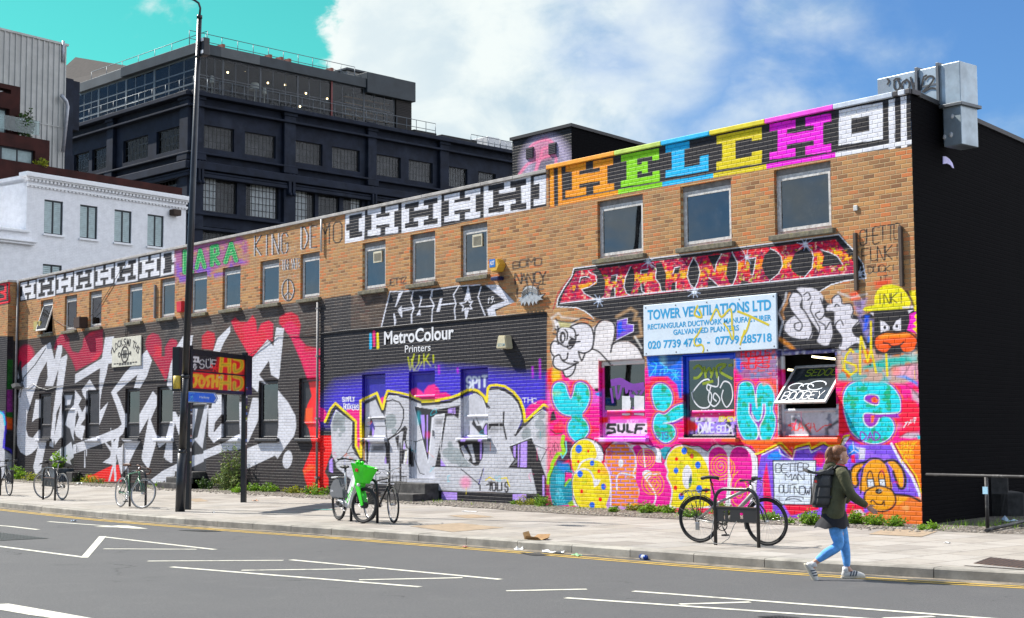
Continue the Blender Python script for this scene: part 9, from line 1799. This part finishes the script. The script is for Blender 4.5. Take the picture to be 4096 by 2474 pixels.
weed(2,265,400,1330,1435, 'dark low bush against the dark doorsteps', 380,3, cat='bush', name='bush', group=None, leaf=.08)
weed(1,12,105,1108,1238, 'leafy bush at the far left drainpipe corner', 520,0, cat='bush', name='bush', group=None, leaf=.08)
a = fy(1,355,1000,-.35); plant('leafy plant growing out of the dark trough', -35.65,-.32,.64,1.1, a[1]-.64,520,0, 'plant', 'potted_plant', None, .11, 'tall', .5)
g = MB(); rn = random.Random(4)
for k in range(2600):
 x = rn.uniform(.3,8); y = rn.uniform(.05,2.2)+.06*x;
 if math.sin(x*2.1)+math.sin(y*3.3+x) < .1: continue
 h = rn.uniform(.04,.14); d = Vector((rn.gauss(0,.04),rn.gauss(0,.04),h)); p = Vector((x,y,.17)); c = Vector((rn.uniform(-1,1),rn.uniform(-1,1),0)).normalized()*.006; g.add([p-c,p+c,p+d],[(0,1,2)])
for k in range(2500):
 x = rn.uniform(-40,1); y = -abs(rn.gauss(.05,.35))-.05
 if math.sin(x*1.3)+math.sin(x*3.7) < .3: continue
 p = Vector((x,max(y,-1.2),.167)); h = rn.uniform(.03,.09); d = Vector((rn.gauss(0,.03),rn.gauss(0,.03),h)); c = Vector((rn.uniform(-1,1),rn.uniform(-1,1),0)).normalized()*.009; g.add([p-c,p+c,p+d],[(0,1,2)])
o = g.build('grass', LF[0]); o['kind'] = 'stuff'; o['label'] = 'short grass in the cobbles and the yard'
g = MB()
for k in range(1500):
 x = -40+41*rn.random()**.62; y = -rn.uniform(.04,1.5);
 r_ = rn.uniform(.018,.045); bm = bmesh.new(); bmesh.ops.create_icosphere(bm, subdivisions=1, radius=1)
 a = rn.uniform(0,3.1); Mx = Matrix.Translation((x,y,.166))@Matrix.Rotation(a,4,'Z')@Matrix.Diagonal((r_*1.3,r_,r_*.6,1)); g.bm(bm, 0, Mx, True)
o = g.build('pebbles', mat('pebble', (.27,.235,.19),.8, var=.3, island=.35)); o['kind'] = 'stuff'; o['label'] = 'loose pebbles on the cobbled strip'
def balcony_plant(x0, x1, yt, yb, off, lf, lab, n):
 a, zb = WH.at(26, x0, yb, off); b, zt = WH.at(26, x1, yt, off); c = (a+b)/2; p = WH.M@Vector((c, off, zb)); t = plant(lab, p.x, p.y, zb, abs(b-a), zt-zb, n, lf, 'plant', 'balcony_plant', None, .2)
balcony_plant(72,205,520,665, O1+.7,3, 'green shrub behind the glass balustrade of the red flats', 700); balcony_plant(178,268,800,836, O1+.2,1, 'small yellow-green plant on the ledge of the red flats', 250)
# --- litter
CARD = mat('cardboard', (.42,.26,.11),.85, var=.15); PAP = mat('white_litter', (.72,.72,.72),.7)
t = thing('cardboard_box', 'flattened torn cardboard box lying on the pavement near the kerb', 'litter', (*fz(24,1550,425,.135),.137), R(20)); t.scale = (.46,.46,.46)
m = MB(); m.add([(-.38,-.12,0),(.30,-.16,0),(.34,.22,.01),(-.30,.25,.01)],[(0,1,2,3)]); m.add([(-.38,-.12,0),(-.30,.25,.01),(-.40,.22,.26),(-.47,-.08,.22)],[(0,1,2,3)]); m.add([(.30,-.16,.0),(.34,.22,.01),(.45,.2,.10),(.5,-.14,.07)],[(0,1,2,3)]); m.build('flaps', CARD, t); m = MB(); m.add([(-.30,.25,.012),(.34,.22,.012),(.30,.5,.16),(-.2,.52,.14)],[(0,1,2,3)]); m.add([(-.38,-.12,.003),(.30,-.16,.003),(.22,-.30,.10),(-.22,-.28,.13)],[(0,1,2,3)]); m.build('lid', mat('cardboard_dark', (.30,.17,.07),.85), t)
t = thing('drink_can', 'blue and silver drink can lying in the gutter', 'litter', (*fz(24,2258,558,0),.035), R(-20)); m = MB(); m.lathe([(0,-.075),(.024,-.075),(.03,-.065),(.03,.062),(.024,.075),(0,.075)],18,0, Matrix.Rotation(R(90),4,'Y')@Matrix.Scale(1.25,4)); m.build('can', mat('can_blue', (.02,.06,.30),.3,.5), t); m = MB(); m.lathe([(.0388,-.02),(.0388,.06)],18,0, Matrix.Rotation(R(90),4,'Y')); m.build('can_band', mat('can_silver', (.6,.6,.62),.3,.6), t)
def scrap(f, x, y, z, w, h, m_, label, seed, bump=.03):
 rn = random.Random(seed); mb = MB(); n = 5; w *= .65; h *= .7; bump *= .5; vs = [(w*(i/n-.5)+rn.gauss(0,w*.05), h*(j/n-.5)+rn.gauss(0,h*.05), abs(rn.gauss(.012,bump))) for j in range(n+1) for i in range(n+1)]
 mb.add(vs, [(j*6+i,j*6+i+1,j*6+i+7,j*6+i+6) for j in range(n) for i in range(n)],0); o = mb.build('litter_scrap', m_); o.location = (*fz(f,x,y,z), z+.002); o.rotation_euler = (0,0,rn.uniform(-.5,.5)); tag(o, label, 'litter', 'scraps of litter')
scrap(24,1665,515,0,.62,.22,PAP,'large white rag in the gutter right of the drain grate',1,.05); scrap(24,1432,493,0,.3,.15,PAP,'white tissue in the gutter below the cardboard',2,.04); scrap(24,1820,534,0,.36,.12,mat('green_wrapper',(.2,.42,.2),.5),'green wrapper in the gutter right of the white rag',3,.02); scrap(24,1115,245,.15,.62,.2,PAP,'flat white sheet on the pavement before the printers steps',4,.01)
scrap(23,858,313,0,.14,.12,mat('orange_cup',(.7,.2,.03),.5),'orange cup crushed against the kerb',5,.05); scrap(23,520,330,0,.3,.1,mat('clear_bottle',(.55,.65,.78),.2),'clear squashed bottle on the road by the left arrow',6,.03); scrap(25,1958,700,.15,.13,.09,PAP,'small white scrap on the pavement right of the woman',7,.02); scrap(25,2380,560,.18,.5,.3,mat('pale_blue_bag',(.5,.6,.7),.5),'pale blue bag on the rubble by the rail post',8,.07); scrap(23,1497,270,.13,.12,.1,PAP,'tiny white scrap on the pavement right of the lamp post',9,.03); scrap(2,920,1452,.17,.22,.16,mat('red_cup',(.7,.02,.06),.5),'red cup lying in the weeds',10,.06); scrap(21,120,1035,.14,.9,.35,mat('teal_flyer',(.15,.32,.28),.6),'teal and red flyer on the pavement behind the hire bike',11,.01); scrap(23,1795,185,.15,.4,.15,mat('tan_scrap',(.42,.22,.12),.7),'tan scrap right of the sign post foot',12,.02); scrap(24,1085,478,0,.22,.1,mat('pink_scrap',(.55,.25,.22),.6),'pink scrap on the yellow lines',13,.02); scrap(23,560,65,.17,.35,.2,PAP,'white lump on the cobbles below the red triangle',14,.06)
